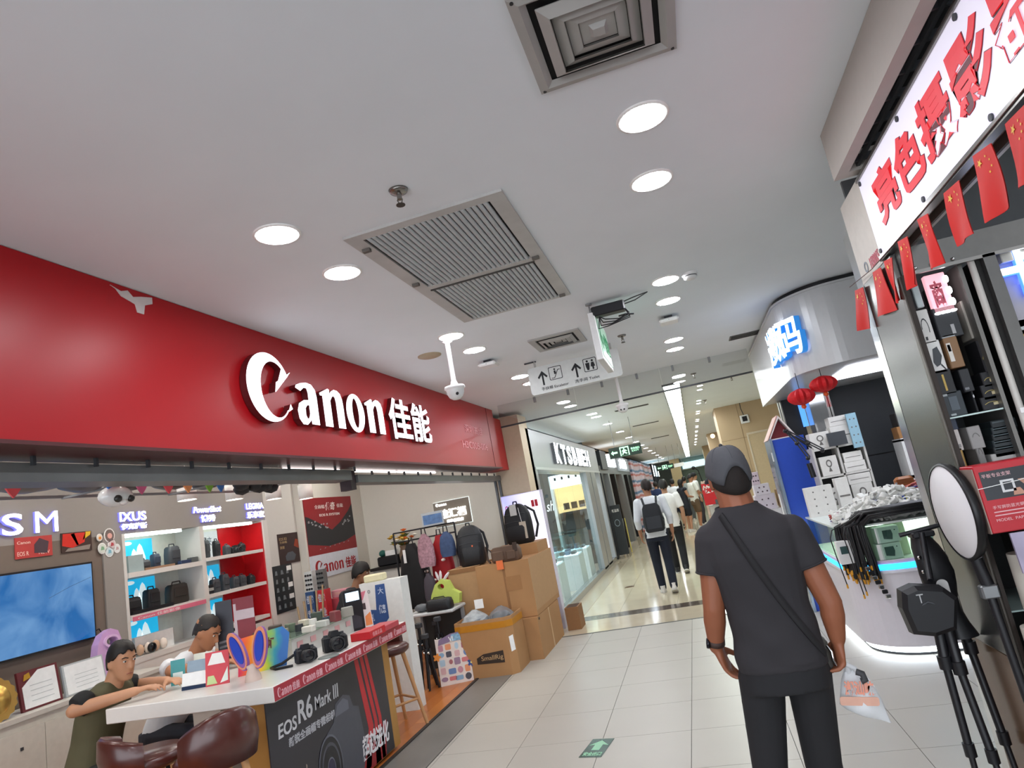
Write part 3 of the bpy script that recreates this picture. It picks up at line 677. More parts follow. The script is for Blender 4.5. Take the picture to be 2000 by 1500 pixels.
def pouch(name, loc, w_, d_, h_, m, lb, cat, rz=0, flap=True):
    t = thing(name, lb, cat, loc, rz)
    MB().loft_pts([rrect(-w_/2, w_/2, -d_/2, d_/2, d_*.3)], False, False) if False else None
    R = []
    for z, k in ((0, .92), (h_*.12, 1), (h_*.6, .98), (h_*.92, .9), (h_, .7)): R.append([(x*k, y*k, z) for x, y in rrect(-w_/2, w_/2, -d_/2, d_/2, min(w_, d_)*.3, 4)])
    MB().loft_pts(R, smooth=True).obj('body', m, t, local=True)
    if flap: MB().box(-w_*.36, w_*.36, -d_/2-.006, -d_/2+.004, h_*.35, h_*.8, bev=.004).obj('front_pocket', m, t, local=True)
    MB().tube([(-w_*.25, 0, h_*.95), (-w_*.2, 0, h_*1.12), (w_*.2, 0, h_*1.12), (w_*.25, 0, h_*.95)], .006, 6).obj('handle', m, t, local=True)
    return t
R90 = PI/2
zt1, zt2, zt3 = 1.711, 1.341, .976
pouch('camera_bag', (-5.12, 5.2, zt1), .14, .1, .1, bagg, 'small dark grey camera bag on the top left shelf, before the white peaks', 'bag', R90)
pouch('lens_pouch', (-5.12, 5.36, zt1), .08, .08, .14, mat('navy_case', '#2b3648', .5), 'navy upright lens pouch on the top left shelf', 'pouch', R90)
pouch('camera_bag', (-5.12, 5.58, zt1), .15, .1, .19, bagg, 'tall grey camera bag at the right of the top left shelf', 'bag', R90)
MB().box(-5.1, -5.02, 5.14, 5.5, zt1, zt1+.02).obj('sample_tray', mat('tan_tray', '#8a6a52', .5), origin=(-5.06, 5.3, zt1), **T('tan sample tray on the top left shelf before the bags', 'tray'))
MB().box(-5.1, -5.0, 4.93, 5.1, zt1, zt1+.15).obj('product_box', mat('grey_glassy_box', '#9fb0b0', .25), origin=(-5.05, 5, zt1), **T('pale grey product box at the left end of the top left shelf', 'box'))
MB().box(-5.05, -5.0, 5.56, 5.7, zt1, zt1+.035, bev=.006).obj('lens_case', mat('navy_case2', '#23304e', .4), origin=(-5, 5.6, zt1), **T('flat navy lens case on the top left shelf edge', 'case'))
MB().box(-5.06, -5.0, 5.7, 5.8, zt1, zt1+.05, bev=.006).obj('flat_box', mat('slate_box', '#4d5252', .5), origin=(-5, 5.75, zt1), **T('flat slate box at the right end of the top left shelf', 'box'))
pouch('camera_bag', (-5.12, 5.03, zt2), .2, .12, .15, bagb, 'black shoulder camera bag at the left of the middle left shelf', 'bag', R90)
pouch('camera_bag', (-5.14, 5.3, zt2), .15, .1, .19, bagb, 'upright black camera bag in the middle of the middle left shelf', 'bag', R90)
pouch('messenger_bag', (-5.12, 5.6, zt2), .24, .11, .19, mat('brown_black_bag', '#2b2520', .5), 'wide brown-black messenger bag at the right of the middle left shelf', 'bag', R90)
MB().box(-5.04, -4.98, 4.92, 5.4, zt2, zt2+.03).obj('display_riser', black, origin=(-5, 5.1, zt2), **T('long black display base along the middle left shelf edge', 'display base'))
camera((-5.1, 5.13, zt3+.0), R90, 1.1, 'black camera on the lowest left shelf behind the seated person in white')
MB().box(-5.12, -5.06, 5.0, 5.45, zt3, zt3+.16).obj('banner_card', mat('white_banner', '#e4e6e4', .5), origin=(-5.1, 5.2, zt3), **T('white banner card on the lowest left shelf', 'card'))
for k in range(4): MB().ball((-5.03, 5.02+.09*k, zt3+.05), .03, .04, .05, n=8).obj('soft_toy', mat('toy_%d' % (k % 2), ['#cfae92', '#e8ddd0'][k % 2], .8), origin=(-5.03, 5.02+.09*k, zt3), **T('%s small beige plush toy before the white banner card' % ordinal(k), 'toy', 'plush toys on the lowest shelf'))
zz = 1.73
for k, (y, h_, w_, ds) in enumerate(((5.93, .2, .03, 'thin'), (6.03, .19, .075, 'tall'), (6.19, .17, .07, 'oval-topped'), (6.35, .105, .075, 'squat'), (6.6, .1, .08, 'small'))):
    pouch('lens_pouch', (-5.1, y, zz), w_, .07, h_, bagg if k % 2 else bagb, '%s dark lens pouch, %s from left on the top right shelf' % (ds, ordinal(k)), 'pouch', R90, flap=w_ > .05)
camera((-5.1, 6.48, zz), R90, .85, 'black camera among pouches on the top right shelf')
zz = 1.36
for k in range(3): MB().box(-5.14, -5.02, 5.9, 6.0, zz+.03*k+.002*k, zz+.03*k+.03).obj('lens_box', [black, mat('silver_box', '#9a9a96', .4), black][k], origin=(-5.1, 5.95, zz+.032*k), **T('%s flat box of the stack on the middle right shelf' % ['bottom', 'silver middle', 'top'][k], 'box'))
for k, (y, h_, w_, ds) in enumerate(((6.09, .14, .11, 'wide grey'), (6.24, .17, .1, 'tall grey'), (6.4, .12, .09, 'narrow grey'), (6.52, .12, .1, 'rounded grey'), (6.68, .1, .08, 'small black'))):
    pouch('lens_pouch', (-5.08, y, zz), w_, .08, h_, bagg if k < 4 else bagb, '%s pouch, %s from left on the middle right shelf' % (ds, ordinal(k)), 'pouch', R90)
pouch('camera_bag', (-5.1, 5.98, .996), .12, .1, .16, bagb, 'black camera bag on the lowest right shelf', 'bag', R90)

# television and pictures
tv = thing('television', 'large wall television showing a cloudy blue sky', 'television', (-4.97, 3.95, 1.55))
MB().box(-5.0, -4.955, 3.42, 4.52, 1.235, 1.855).obj('frame', black, tv)
scr = bpy.data.materials.new('tv_picture'); scr.use_nodes = True; nt = scr.node_tree; bs = nt.nodes['Principled BSDF']
tc = nt.nodes.new('ShaderNodeTexCoord'); nz_ = nt.nodes.new('ShaderNodeTexNoise'); nz_.inputs['Scale'].default_value = 2.6; nz_.inputs['Detail'].default_value = 4; nz_.inputs['Distortion'].default_value = .8
rp = nt.nodes.new('ShaderNodeValToRGB'); rp.color_ramp.elements[0].position = .35; rp.color_ramp.elements[0].color = lin('#1d62a4'); rp.color_ramp.elements[1].position = .72; rp.color_ramp.elements[1].color = lin('#6f9ccb')
nt.links.new(tc.outputs['Object'], nz_.inputs['Vector']); nt.links.new(nz_.outputs['Fac'], rp.inputs[0]); nt.links.new(rp.outputs[0], bs.inputs['Emission Color']); bs.inputs['Emission Strength'].default_value = .85; bs.inputs['Base Color'].default_value = (0, 0, 0, 1); bs.inputs['Roughness'].default_value = .15
MB().box(-4.956, -4.953, 3.435, 4.508, 1.25, 1.84).obj('screen', scr, tv)
MB().tube([(-4.953, 4.12, 1.62), (-4.953, 4.3, 1.68), (-4.953, 4.5, 1.73)], .0015, 4).obj('picture_line', mat('hair_dark', '#26405c', .5), tv)
MB().tube([(-4.98, 4.5, 1.28), (-4.97, 4.56, 1.3), (-4.97, 4.6, 1.24), (-4.98, 4.58, 1.12)], .006, 6).obj('cable', black, tv)
def picture(name, y0, y1, z0, z1, X, lb, cat, prints, base, tilt=0):
    t = thing(name, lb, cat, (X, (y0+y1)/2, z0))
    MB().box(X, X+.008, y0, y1, z0, z1).obj('card', base, t)
    Q = face_px((X+.008, y0, z0)); w_, h_ = y1-y0, z1-z0
    for nm, loops, m in prints: MB(Q).prism([(a*w_, c*h_) for a, c in loops], 0, .002).obj(nm, m, t)
    return t, Q, w_, h_
t, Q, w_, h_ = picture('photo_card', 3.9, 4.2, 1.95, 2.11, -4.998, 'red and grey camera advert card under the glowing letters', 'picture', [('camera_print', [(.5, .2), (.85, .15), (.9, .7), (.65, .9), (.5, .6)], mat('print_dark', '#4a3a42', .5))], mat('card_red', '#b8403c', .5))
MB(Q).text('Canon', .05*w_, .68*h_, .35*w_, .14*h_, .001).text('EOS R', .05*w_, .12*h_, .3*w_, .2*h_, .001).text('NEW', .62*w_, .12*h_, .3*w_, .16*h_, .001).obj('lettering', mat('cream_ink', '#f0d6c8', .6), t, kind='stuff')
t, Q, w_, h_ = picture('photo_card', 4.28, 4.56, 1.955, 2.115, -4.998, 'red and yellow action photo card left of the stickers', 'picture', [('red_print', [(.02, .35), (.35, .2), (.75, .45), (.8, .95), (.05, .95)], mat('print_scarlet', '#cf2a1a', .5)), ('yellow_print', [(.68, .55), (.95, .8), (.98, .98), (.8, .98)], mat('print_yellow', '#e5b92c', .5)), ('yellow_slash', [(.3, .9), (.5, .3), (.55, .35), (.42, .95)], MATS['print_yellow']), ('rock_print', [(.1, .05), (.9, .05), (.95, .3), (.6, .25), (.2, .2)], mat('print_rock', '#8a8078', .6))], mat('card_dark', '#3c2a24', .5))
for k, (y, z, r, c, ds) in enumerate(((4.63, 2.05, .028, '#e8dccb', 'cream and orange'), (4.73, 2.06, .055, '#70625e', 'brown round'), (4.75, 1.98, .04, '#c9bcbc', 'red flecked'), (4.65, 1.955, .042, '#cfd8cf', 'pale green'), (4.72, 1.92, .042, '#c4d6da', 'pale blue'), (4.8, 1.94, .036, '#dadfdf', 'white'))):
    t = thing('wall_sticker', '%s sticker in the cluster left of the shelves' % ds, 'sticker', (-4.985, y, z), 0, 'stickers on the pilaster')
    P8 = ell(y, z, r, r*1.15, n=14)
    MB(face_px((-4.985, 0, 0))).prism(P8, 0, .006).obj('backing', wpl, t)
    MB(face_px((-4.985, 0, 0))).prism(ell(y, z, r*.82, r*.95, n=14), .006, .008).obj('print', mat('sticker_%d' % k, c, .5), t)
    if k in (0, 1): MB(face_px((-4.985, 0, 0))).prism(ell(y, z-.005, r*.45, r*.45, n=10), .008, .01).obj('motif', mat('motif_%d' % k, ['#e08a2a', '#d9a59a'][k], .5), t)
    else: MB(face_px((-4.985, 0, 0))).prism([(y-r*.4, z-r*.4), (y+r*.4, z-r*.3), (y+r*.3, z+r*.3), (y-r*.2, z+r*.4)], .008, .01).obj('motif', mat('motif_%d' % k, ['', '', '#b04a50', '#7fae88', '#7fb6c8', '#b8a0a0'][k], .5), t)

# cabinets under the television with plaques
cb = thing('wall_cabinet', 'long off-white low cabinet with doors below the television', 'cabinet', (-4.85, 3.6, 0))
MB().box(-4.98, -4.62, 1.6, 4.84, 0.02, .86).obj('body', mat('cabinet_cream', '#cbc6ba', .45), cb)
MB().box(-4.98, -4.6, 1.58, 4.85, .86, .89).obj('top', mat('cabinet_top', '#c6c2b9', .4), cb)
for k in range(6):
    d = MB().box(-4.618, -4.602, 1.64+.53*k, 1.64+.53*k+.525, .06, .8).obj('door', MATS['cabinet_cream'], cb)
    for s in ((.49,) if k % 2 == 0 else (.03,)): MB().box(-4.602, -4.588, 1.64+.53*k+s, 1.64+.53*k+s+.012, .5, .64).obj('handle', grey, d)
    MB().box(-4.602, -4.597, 1.64+.53*k+.35, 1.64+.53*k+.37, .68, .7).obj('lock', darkgrey, d)
def plaque(y0, y1, z0, z1, lb, frame_c, hinge=True, X=-4.72):
    t = thing('award_plaque', lb, 'plaque', (X, (y0+y1)/2, z0))
    fm = mat('plaque_frame_'+frame_c[1:], frame_c, .4)
    lean = lambda q: FR((X, y0, z0), (0, 1, 0), (-.18, 0, 1))
    w_, h_ = y1-y0, z1-z0; Q = lean(0)
    MB(Q).prism([(0, 0), (w_, 0), (w_, h_), (0, h_)], -.02, 0).obj('frame', fm, t)
    MB(Q).prism([(.07*w_, .05*h_), (.93*w_, .05*h_), (.93*w_, .95*h_), (.5*w_, .95*h_), (.07*w_, .6*h_)] if hinge else [(.04*w_, .05*h_), (.96*w_, .05*h_), (.96*w_, .95*h_), (.04*w_, .95*h_)], 0, .003).obj('certificate', mat('certificate', '#dfe3e3', .4), t)
    if hinge: MB(Q).prism([(.12*w_, .75*h_), (.3*w_, .8*h_), (.28*w_, .94*h_), (.16*w_, .9*h_)], 0, .004).obj('gold_emblem', mat('gold_leaf', '#c79a3a', .3, .8), t)
    for q in range(4): MB(Q).box(.25*w_, .8*w_, (.2+.13*q)*h_, (.215+.13*q)*h_, .003, .004).obj('text_line', mat('pale_ink', '#a9b2b4', .7), t)
    return t
plaque(3.7, 4.0, .892, 1.16, 'maroon framed award certificate with gold emblem on the low cabinet', '#5d1f24')
plaque(4.03, 4.38, .892, 1.12, 'pale glass-framed certificate right of the maroon one', '#a9b0b2', False)
t = thing('gold_plate', 'scalloped gold award plate standing on the low cabinet', 'plate', (-4.68, 3.52, .89))
Q = FR((-4.69, 3.5, 1.03), (0, 1, 0), (-.2, 0, 1))
MB(Q).prism([((.14+.006*math.cos(16*a))*math.cos(a), (.14+.006*math.cos(16*a))*math.sin(a)) for a in [2*PI*k/64 for k in range(64)]], -.012, 0).obj('rim', mat('gold_rim', '#b08d4a', .35, .7), t)
MB(Q).lathe([(.1, 0), (.095, .006), (.001, .008)], 28, caps=False).obj('medal', mat('gold_medal', '#c9a557', .25, .8), t)
t = thing('picture_box', 'dark wooden box frame at the left end of the low cabinet', 'frame', (-4.8, 3.2, .89))
MB().box(-4.84, -4.8, 3.1, 3.42, .89, 1.2).obj('frame', mat('maroon_wood', '#43161a', .4), t); MB().box(-4.8, -4.796, 3.13, 3.39, .92, 1.17).obj('picture', mat('frame_pic', '#b8b0a8', .5), t)
# lilac carrier
t = thing('lilac_carrier', 'lilac plastic carrier with oval handle below the television', 'carrier', (-4.78, 4.4, .892))
Q = FR((-4.79, 4.44, .892), (0, 1, 0), (-.1, 0, 1))
MB(Q).prism([[(-.13, 0), (.12, 0), (.14, .1), (.17, .3), (.15, .37), (.08, .4), (.0, .37), (-.05, .3), (-.09, .16), (-.16, .1)], ell(.07, .3, .055, .032, n=16)], -.05, .02).obj('body', mat('lilac_plastic', '#c19ac6', .4), t)
MB(Q).prism([ell(.07, .3, .075, .05, n=20), ell(.07, .3, .055, .032, n=20)], .02, .035).obj('handle_rim', mat('lilac_pale', '#cfaed2', .4), t)

# posters on the far part of the left wall
t, Q, w_, h_ = picture('poster', 7.14, 7.56, 1.5, 1.87, -4.998, 'small dark poster with orange glow between shelves and red poster', 'poster', [('orange_print', [(.75, .55), (.98, .45), (.98, .75), (.85, .78)], mat('print_orange', '#8c3a20', .5)), ('camera_print', [(.3, .1), (.7, .08), (.8, .25), (.65, .38), (.4, .36), (.28, .25)], mat('print_grey', '#4d5258', .5))], mat('poster_brown', '#33211f', .5))
MB(Q).text('EOS R3', .06*w_, .78*h_, .36*w_, .09*h_, .001).text('全画幅', .06*w_, .68*h_, .36*w_, .08*h_, .001).text('旗舰', .06*w_, .5*h_, .22*w_, .1*h_, .001).obj('lettering', mat('gold_ink', '#a9926a', .6), t, kind='stuff')
t, Q, w_, h_ = picture('poster', 6.96, 7.36, .95, 1.5, -4.998, 'black lens chart poster with white squares beside the red panel', 'poster', [], mat('poster_charcoal', '#1f2326', .4))
for r in range(5):
    for c in range(3):
        x, y = (.12+.28*c)*w_, (.08+.18*r)*h_
        MB(Q).prism([(x, y), (x+.04+.02*random.random(), y), (x+.04, y+.05), (x+.01, y+.05)], 0, .001).obj('lens_print', mat('print_steel', '#70787c', .5), t)
m = MB(Q)
for r in (.86, .5, .25): m.prism([(.72*w_, r*h_), (.95*w_, r*h_), (.95*w_, (r+.1)*h_), (.72*w_, (r+.1)*h_)], 0, .0015)
m.obj('white_square', paper, t)
# large red poster
X = -4.898
t = thing('poster', 'tall red and black poster with white lettered footer on cream wall', 'poster', (X, 8.2, 1.2))
y0, y1, zt, zm, zb = 7.62, 8.86, 2.28, 1.53, 1.23
MB().box(X, X+.008, y0, y1, zm, zt).obj('sheet', mat('poster_red', '#8d1f25', .5), t)
MB().box(X, X+.008, y0, y1, zb, zm).obj('white_footer', mat('poster_white', '#d5dde6', .5), t)
Q = face_px((X+.008, y0, zm)); w_, h_ = y1-y0, zt-zm
MB(Q).prism([(0, .2*h_), (0, .68*h_), (.06*w_, .66*h_), (.3*w_, .52*h_), (.5*w_, .4*h_), (.7*w_, .53*h_), (.9*w_, .72*h_), (w_, .85*h_), (w_, .25*h_), (.75*w_, .16*h_), (.4*w_, .12*h_)], 0, .001).obj('black_print', mat('poster_black', '#26272a', .5), t)
m = MB(Q); random.seed(8)
for k in range(26):
    fx = random.choice([random.uniform(.02, .42), random.uniform(.58, .97)]); fy = .42+.24*abs(fx-.5)*1.4+random.uniform(-.05, .05)
    m.prism([(fx*w_, fy*h_), ((fx+.03)*w_, (fy+.005)*h_), ((fx+.025)*w_, (fy+.03)*h_), ((fx+.003)*w_, (fy+.025)*h_)], .001, .002)
for k in range(7): m.prism([((.2+.1*k)*w_, (.08+.01*k)*h_), ((.23+.1*k)*w_, (.085+.01*k)*h_), ((.22+.1*k)*w_, (.1+.01*k)*h_)], .001, .002)
m.obj('lens_lineup_print', mat('print_lens_grey', '#9a9ea0', .5), t)
MB(Q).text('全画幅', .2*w_, .8*h_, .2*w_, .07*h_, .002).text('传奇', .42*w_, .76*h_, .2*w_, .15*h_, .002, bold=.02, shear=.2).text('佳能', .66*w_, .8*h_, .14*w_, .07*h_, .002).text('EOS R SYSTEM', .28*w_, .66*h_, .42*w_, .045*h_, .002, bold=.02).obj('lettering', mat('poster_ink', '#e0d6d2', .5), t, kind='stuff')
Q2 = face_px((X+.008, y0, zb))
canon_word(Q2, .1, .8, .11, mat('footer_red', '#a51f27', .5), red, t, d=.002, base=.06, name='print_letter')
MB(Q2).text('佳能', .86, .05, .3, .15, .002, bold=.02).obj('print_letter', MATS['footer_red'], t)

# lit plate on the end wall
t = thing('lit_plate', 'taupe plate with glowing white characters on the end wall', 'sign', (-3.46, YE, 1.58))
MB().box(-3.74, -3.18, YE-.03, YE, 1.585, 1.945).obj('plate', mat('plate_taupe', '#857e72', .4), t)
MB().box(-3.745, -3.175, YE-.014, YE-.002, 1.58, 1.95).obj('halo_edge', glow('halo', '#e8f2f2', .9), t)
Q = face_ny((0, YE-.03, 0)); lw = glow('plate_letter', '#ffffff', 3)
canon_word(face_ny((-3.7, YE-.03, 1.885)), 0, .17, .028, lw, lw, t, d=.004, name='glowing_letters')
MB(Q).text('佳汇福', -3.66, 1.7, .42, .13, .01, bold=.03).text('影像体验店', -3.56, 1.625, .26, .05, .01, bold=.03).obj('glowing_letters', lw, t)
# ------------------------------------------------------------------ the service counter and what stands on it
ZC = .9
cx0, cx1, cy0, cy1 = -3.72, -2.53, 3.42, 5.2
ct = thing('service_counter', 'white service counter with red lettered edge tape and camera poster', 'counter', (-3.1, 4.3, 0))
ctw = mat('counter_white', '#d8d5cf', .3, vary=.02)
MB().box(cx0, cx1, cy0, cy1, .812, ZC, bev=.006).obj('top', ctw, ct)
oak = mat('golden_oak', '#a87a3c', .45, vary=.12, scale=7)
MB().box(-2.84, -2.64, cy0+.1, cy1-.15, .02, .812).obj('base', oak, ct)
MB().box(cx0+.5, cx0+.7, cy0+.15, cy1-.15, .02, .812).obj('base', mat('base_pale', '#c9c3b8', .5), ct)
MB().box(cx1, cx1+.004, cy0+.004, cy1, .818, .896).obj('red_tape', mat('tape_red', '#a02a38', .35), ct)
tl = mat('tape_letter', '#d9a6ae', .5)
n = 7
for k in range(n):
    y = cy0+.03+k*(cy1-cy0)/n
    canon_word(face_px((cx1+.004, 0, .83)), y, y+.135, .034, tl, tl, ct, d=.001, base=0, name='tape_letter')
    MB(face_px((cx1+.004, 0, 0))).text('佳能', y+.145, .828, .075, .045, .001, bold=.02).obj('tape_letter', tl, ct)
# camera poster on the long side
PX_ = -2.635
pp = thing('counter_poster', 'dark camera poster with red stripes on the counter side', 'poster', (PX_, 4.2, .02))
py0, py1, pz0, pz1 = 3.47, 4.93, .03, .81
MB().box(PX_-.004, PX_+.004, py0, py1, pz0, pz1).obj('sheet', mat('poster_ink_dark', '#2d2b30', .35, vary=.25, scale=3), pp)
Q = face_px((PX_+.004, py0, pz0)); W, Hh = py1-py0, pz1-pz0
MB(Q).prism([(.7*W, Hh), (.735*W, Hh), (.81*W, .33*Hh), (.74*W, .02*Hh), (.68*W, .0), (.76*W, .33*Hh)], 0, .001).prism([(.755*W, Hh), (.785*W, Hh), (.855*W, .35*Hh), (.845*W, 0), (.79*W, 0), (.825*W, .35*Hh)], 0, .001).prism([(.8*W, Hh), (.83*W, Hh), (.9*W, .36*Hh), (.895*W, 0), (.86*W, 0), (.87*W, .36*Hh)], 0, .001).obj('red_stripe', mat('stripe_red', '#b3262c', .4), pp, kind='stuff')
MB(Q).prism([(.45*W, 0), (.9*W, 0), (.95*W, .3*Hh), (.8*W, .22*Hh), (.62*W, .1*Hh)], .0005, .001).obj('red_swoosh', mat('swoosh_red', '#8d1e24', .4), pp)
cg = mat('print_cam_dark', '#46474f', .4); cg2 = mat('print_cam_mid', '#5d5f69', .4); cg3 = mat('print_cam_black', '#18181d', .3)
MB(Q).prism([(.32*W, .05*Hh), (.34*W, .42*Hh), (.4*W, .52*Hh), (.46*W, .57*Hh), (.49*W, .7*Hh), (.56*W, .74*Hh), (.62*W, .7*Hh), (.64*W, .6*Hh), (.69*W, .57*Hh), (.72*W, .2*Hh), (.66*W, .02*Hh), (.4*W, 0)], .001, .002).obj('camera_print', cg, pp)
MB(Q).prism([(.475*W, .6*Hh), (.5*W, .68*Hh), (.56*W, .71*Hh), (.6*W, .67*Hh), (.6*W, .6*Hh)], .002, .003).obj('camera_print', cg2, pp)
lcx, lcy = .4*W, .25*Hh
for r, m_, k in ((.15, cg2, 0), (.14, cg3, 1), (.115, cg, 2), (.1, cg3, 3), (.05, cg2, 4), (.043, mat('print_glass', '#2a2740', .1), 5)): MB(Q).prism(ell(lcx, lcy, r*.95, r*1.35, n=26), .003+.0006*k, .0036+.0006*k).obj('lens_print', m_, pp)
m = MB(Q); random.seed(6)
for k in range(6):
    x, y = random.uniform(.1, .25)*W, random.uniform(.05, .45)*Hh; m.prism([(x-.004, y-.03), (x+.004, y-.035), (x+.012, y+.02), (x+.002, y+.03)], .001, .0014)
m.obj('sparkle_print', mat('print_sparkle', '#9a8c80', .5), pp, kind='stuff')
ink = mat('poster_silver', '#c9c9cd', .4)
MB(Q).text('EOS', .06*W, .7*Hh, .13*W, .1*Hh, .002, bold=.02, shear=.12).obj('lettering', ink, pp)
MB(Q).text('R6', .2*W, .72*Hh, .11*W, .17*Hh, .002, bold=.02, shear=.12).obj('lettering', ink, pp)
MB(Q).text('Mark Ⅲ', .33*W, .745*Hh, .2*W, .11*Hh, .002, bold=.01, shear=.12).obj('lettering', ink, pp)
MB(Q).text('新锐全画幅专微相机', .12*W, .6*Hh, .36*W, .07*Hh, .002, bold=.02, shear=.1).obj('lettering', mat('poster_silver2', '#a9a9ae', .4), pp)
MB(Q).text('超越进化', .67*W, .1*Hh, .29*W, .2*Hh, .003, bold=.025, shear=.2).obj('lettering', mat('poster_white_ink', '#dcd8da', .4), pp)

def atc(px, py): p = OZ(px, py, ZC); return p.x, p.y
# cameras with straps
x, y = atc(655, 1270)
camera((x, y, ZC), R90*.55, 1.25, 'larger black camera on the counter next to the red boxes')
x2, y2 = atc(598, 1292)
camera((x2, y2, ZC), R90*.6, 1.05, 'smaller black camera with strap on the counter before the rainbow card')
MB().tube([(x2-.07, y2, ZC+.06), (x2-.14, y2-.06, ZC+.02), (x2-.2, y2-.1, ZC+.008), (x2-.12, y2-.16, ZC+.008), (x2-.02, y2-.12, ZC+.008)], .009, 6).obj('camera_strap', mat('strap_black', '#1c1c1e', .6), origin=(x2, y2, ZC), **T('black neck strap lying coiled before the smaller camera', 'strap'))
MB().lathe([(.07, 0), (.07, .004), (.066, .006), (.001, .006)], 24, TR(x2+.14, y2+.05, ZC)).obj('grey_pad', mat('pad_grey', '#6d7471', .5), origin=(x2+.14, y2+.05, ZC), **T('round grey pad on the counter between the two cameras', 'pad'))
# red boxes
rb = mat('box_red', '#c01f28', .4); rb2 = mat('box_rose', '#b8424e', .4)
x, y = atc(735, 1240)
t = thing('red_box', 'flat red product box on the counter, nearest of the two', 'box', (x, y, ZC))
MB().box(x-.12, x+.04, y-.17, y+.08, ZC, ZC+.055, bev=.003).obj('body', rb, t)
MB(face_px((x+.041, y-.15, ZC+.012))).text('佳能正品', .02, 0, .15, .03, .001).obj('lettering', mat('rose_ink', '#e2a3a8', .5), t)
MB().box(x-.14, x+.03, y+.1, y+.34, ZC, ZC+.04, bev=.003).obj('red_box', rb2, origin=(x, y+.2, ZC), **T('flat rose-red box on the counter behind the red one', 'box'))
# showcase glass block behind the cameras
x, y = atc(612, 1262)
sx, sy = -3.1, 4.55
t = thing('glass_showcase', 'low frosted glass showcase on the counter behind the cameras', 'showcase', (sx, sy, ZC))
fg = mat('frosted', '#c4c5bf', .25, vary=.03)
MB().box(-3.28, -2.92, 4.2, 5.1, ZC, ZC+.13).obj('case', fg, t)
MB().box(-3.3, -2.9, 4.18, 5.12, ZC+.13, ZC+.14).obj('lid', glass_mat('case_glass', '#dfe8e4', .02), t)
for k in range(5): MB().box(-2.918, -2.916, 4.26+.17*k, 4.33+.17*k, ZC+.06, ZC+.1).obj('price_label', mat('label_pink', '#c99a9a', .6), t)
# jumble on the showcase: accessories
random.seed(21)
acc = [('#3f4a40', 'dark green'), ('#8d8f80', 'khaki'), ('#d8d4c8', 'cream'), ('#4b4038', 'brown'), ('#2c2f33', 'charcoal'), ('#b9bdb5', 'pale grey'), ('#5d6b58', 'moss'), ('#e0ded6', 'white'), ('#7a3a3c', 'brick red'), ('#c9c3b0', 'sand'), ('#3b4550', 'slate blue'), ('#96968c', 'stone grey')]
kinds = ['filter case', 'lens cap pack', 'battery pack', 'cleaning cloth roll', 'memory card pack', 'lens hood']
for k in range(14):
    c, cn = acc[k % 12]; yy = 4.24+.062*k; xx = -3.18+.16*(k % 3)-.02; zz = ZC+.141
    lb = '%s accessory pack, %s from the near end along the showcase lid' % (cn, ordinal(k))
    if k % 3 == 1: MB().cyl((xx, yy, zz), (xx, yy, zz+random.uniform(.03, .07)), .032, .03, n=12).obj('accessory_pack', mat('acc_%d' % (k % 12), c, .5), origin=(xx, yy, zz), **T(lb, 'accessory', 'accessories on the showcase'))
    else:
        M = TR(xx, yy, zz) @ RZ(random.uniform(-.6, .6)); h_ = random.uniform(.03, .09)
        MB().box(-.045, .045, -.028, .028, 0, h_, M, bev=.006).obj('accessory_pack', mat('acc_%d' % (k % 12), c, .5), origin=(xx, yy, zz), **T(lb, 'accessory', 'accessories on the showcase'))
# phone stand with lit screen, cards, figure card
x, y = -2.86, 5.06
t = thing('photo_printer_display', 'black upright display with a lit screen at the far end of the counter', 'display', (x, y, ZC))
Q = FR((x-.1, y-.04, ZC), (.75, .66, 0), (-.06, -.03, 1))
MB(Q).prism(rrect(0, .15, 0, .33, .012), -.02, 0).obj('panel', black, t)
MB(Q).prism([(.02, .24), (.13, .24), (.13, .31), (.02, .31)], 0, .002).obj('screen', glow('small_screen', '#b9d4ea', 1.6), t)
MB(Q).prism([(.02, .02), (.13, .02), (.13, .1), (.02, .16)], 0, .002).obj('dark_print', mat('dk_print', '#35323a', .5), t)
def standcard(px, py, w_, h_, c, lb, prints=(), lean=.15, yaw=.9, z=ZC, name='display_card'):
    p = OZ(px, py, z); t = thing(name, lb, 'card', (p.x, p.y, z))
    Q = FR((p.x-w_/2*math.cos(yaw), p.y-w_/2*math.sin(yaw), z), (math.cos(yaw), math.sin(yaw), 0), (-lean*math.sin(yaw), lean*math.cos(yaw), 1))
    MB(Q).prism([(0, 0), (w_, 0), (w_, h_), (0, h_)], -.006, 0).obj('card', mat('card_'+c[1:], c, .5), t)
    for k, (nm, pts, cc) in enumerate(prints): MB(Q).prism([(a*w_, b_*h_) for a, b_ in pts], .0004*k, .001+.0004*k).obj(nm, mat('pr_'+cc[1:], cc, .5), t)
    MB(Q).box(w_*.4, w_*.6, 0, .006, -.06, -.006).obj('prop', wpl, t)
    return t
standcard(690, 1225, .09, .2, '#d8c8bc', 'pale pink-beige leaflet standing against the lit display', [('print', [(.2, .6), (.7, .6), (.7, .8), (.2, .8)], '#c99a94')])
standcard(705, 1222, .1, .18, '#8f2a30', 'dark red leaflet standing behind the beige one', [])
standcard(716, 1226, .13, .3, '#e6d9d6', 'white and pink cutout card with orange corner at the counter end', [('pink_print', [(.1, .7), (.6, .75), (.9, .98), (.2, .95)], '#d9798a'), ('orange_print', [(.5, .05), (.95, .05), (.95, .4), (.55, .3)], '#ea8a50'), ('dark_print', [(.45, .5), (.7, .48), (.72, .66), (.48, .66)], '#4c3a3c')])
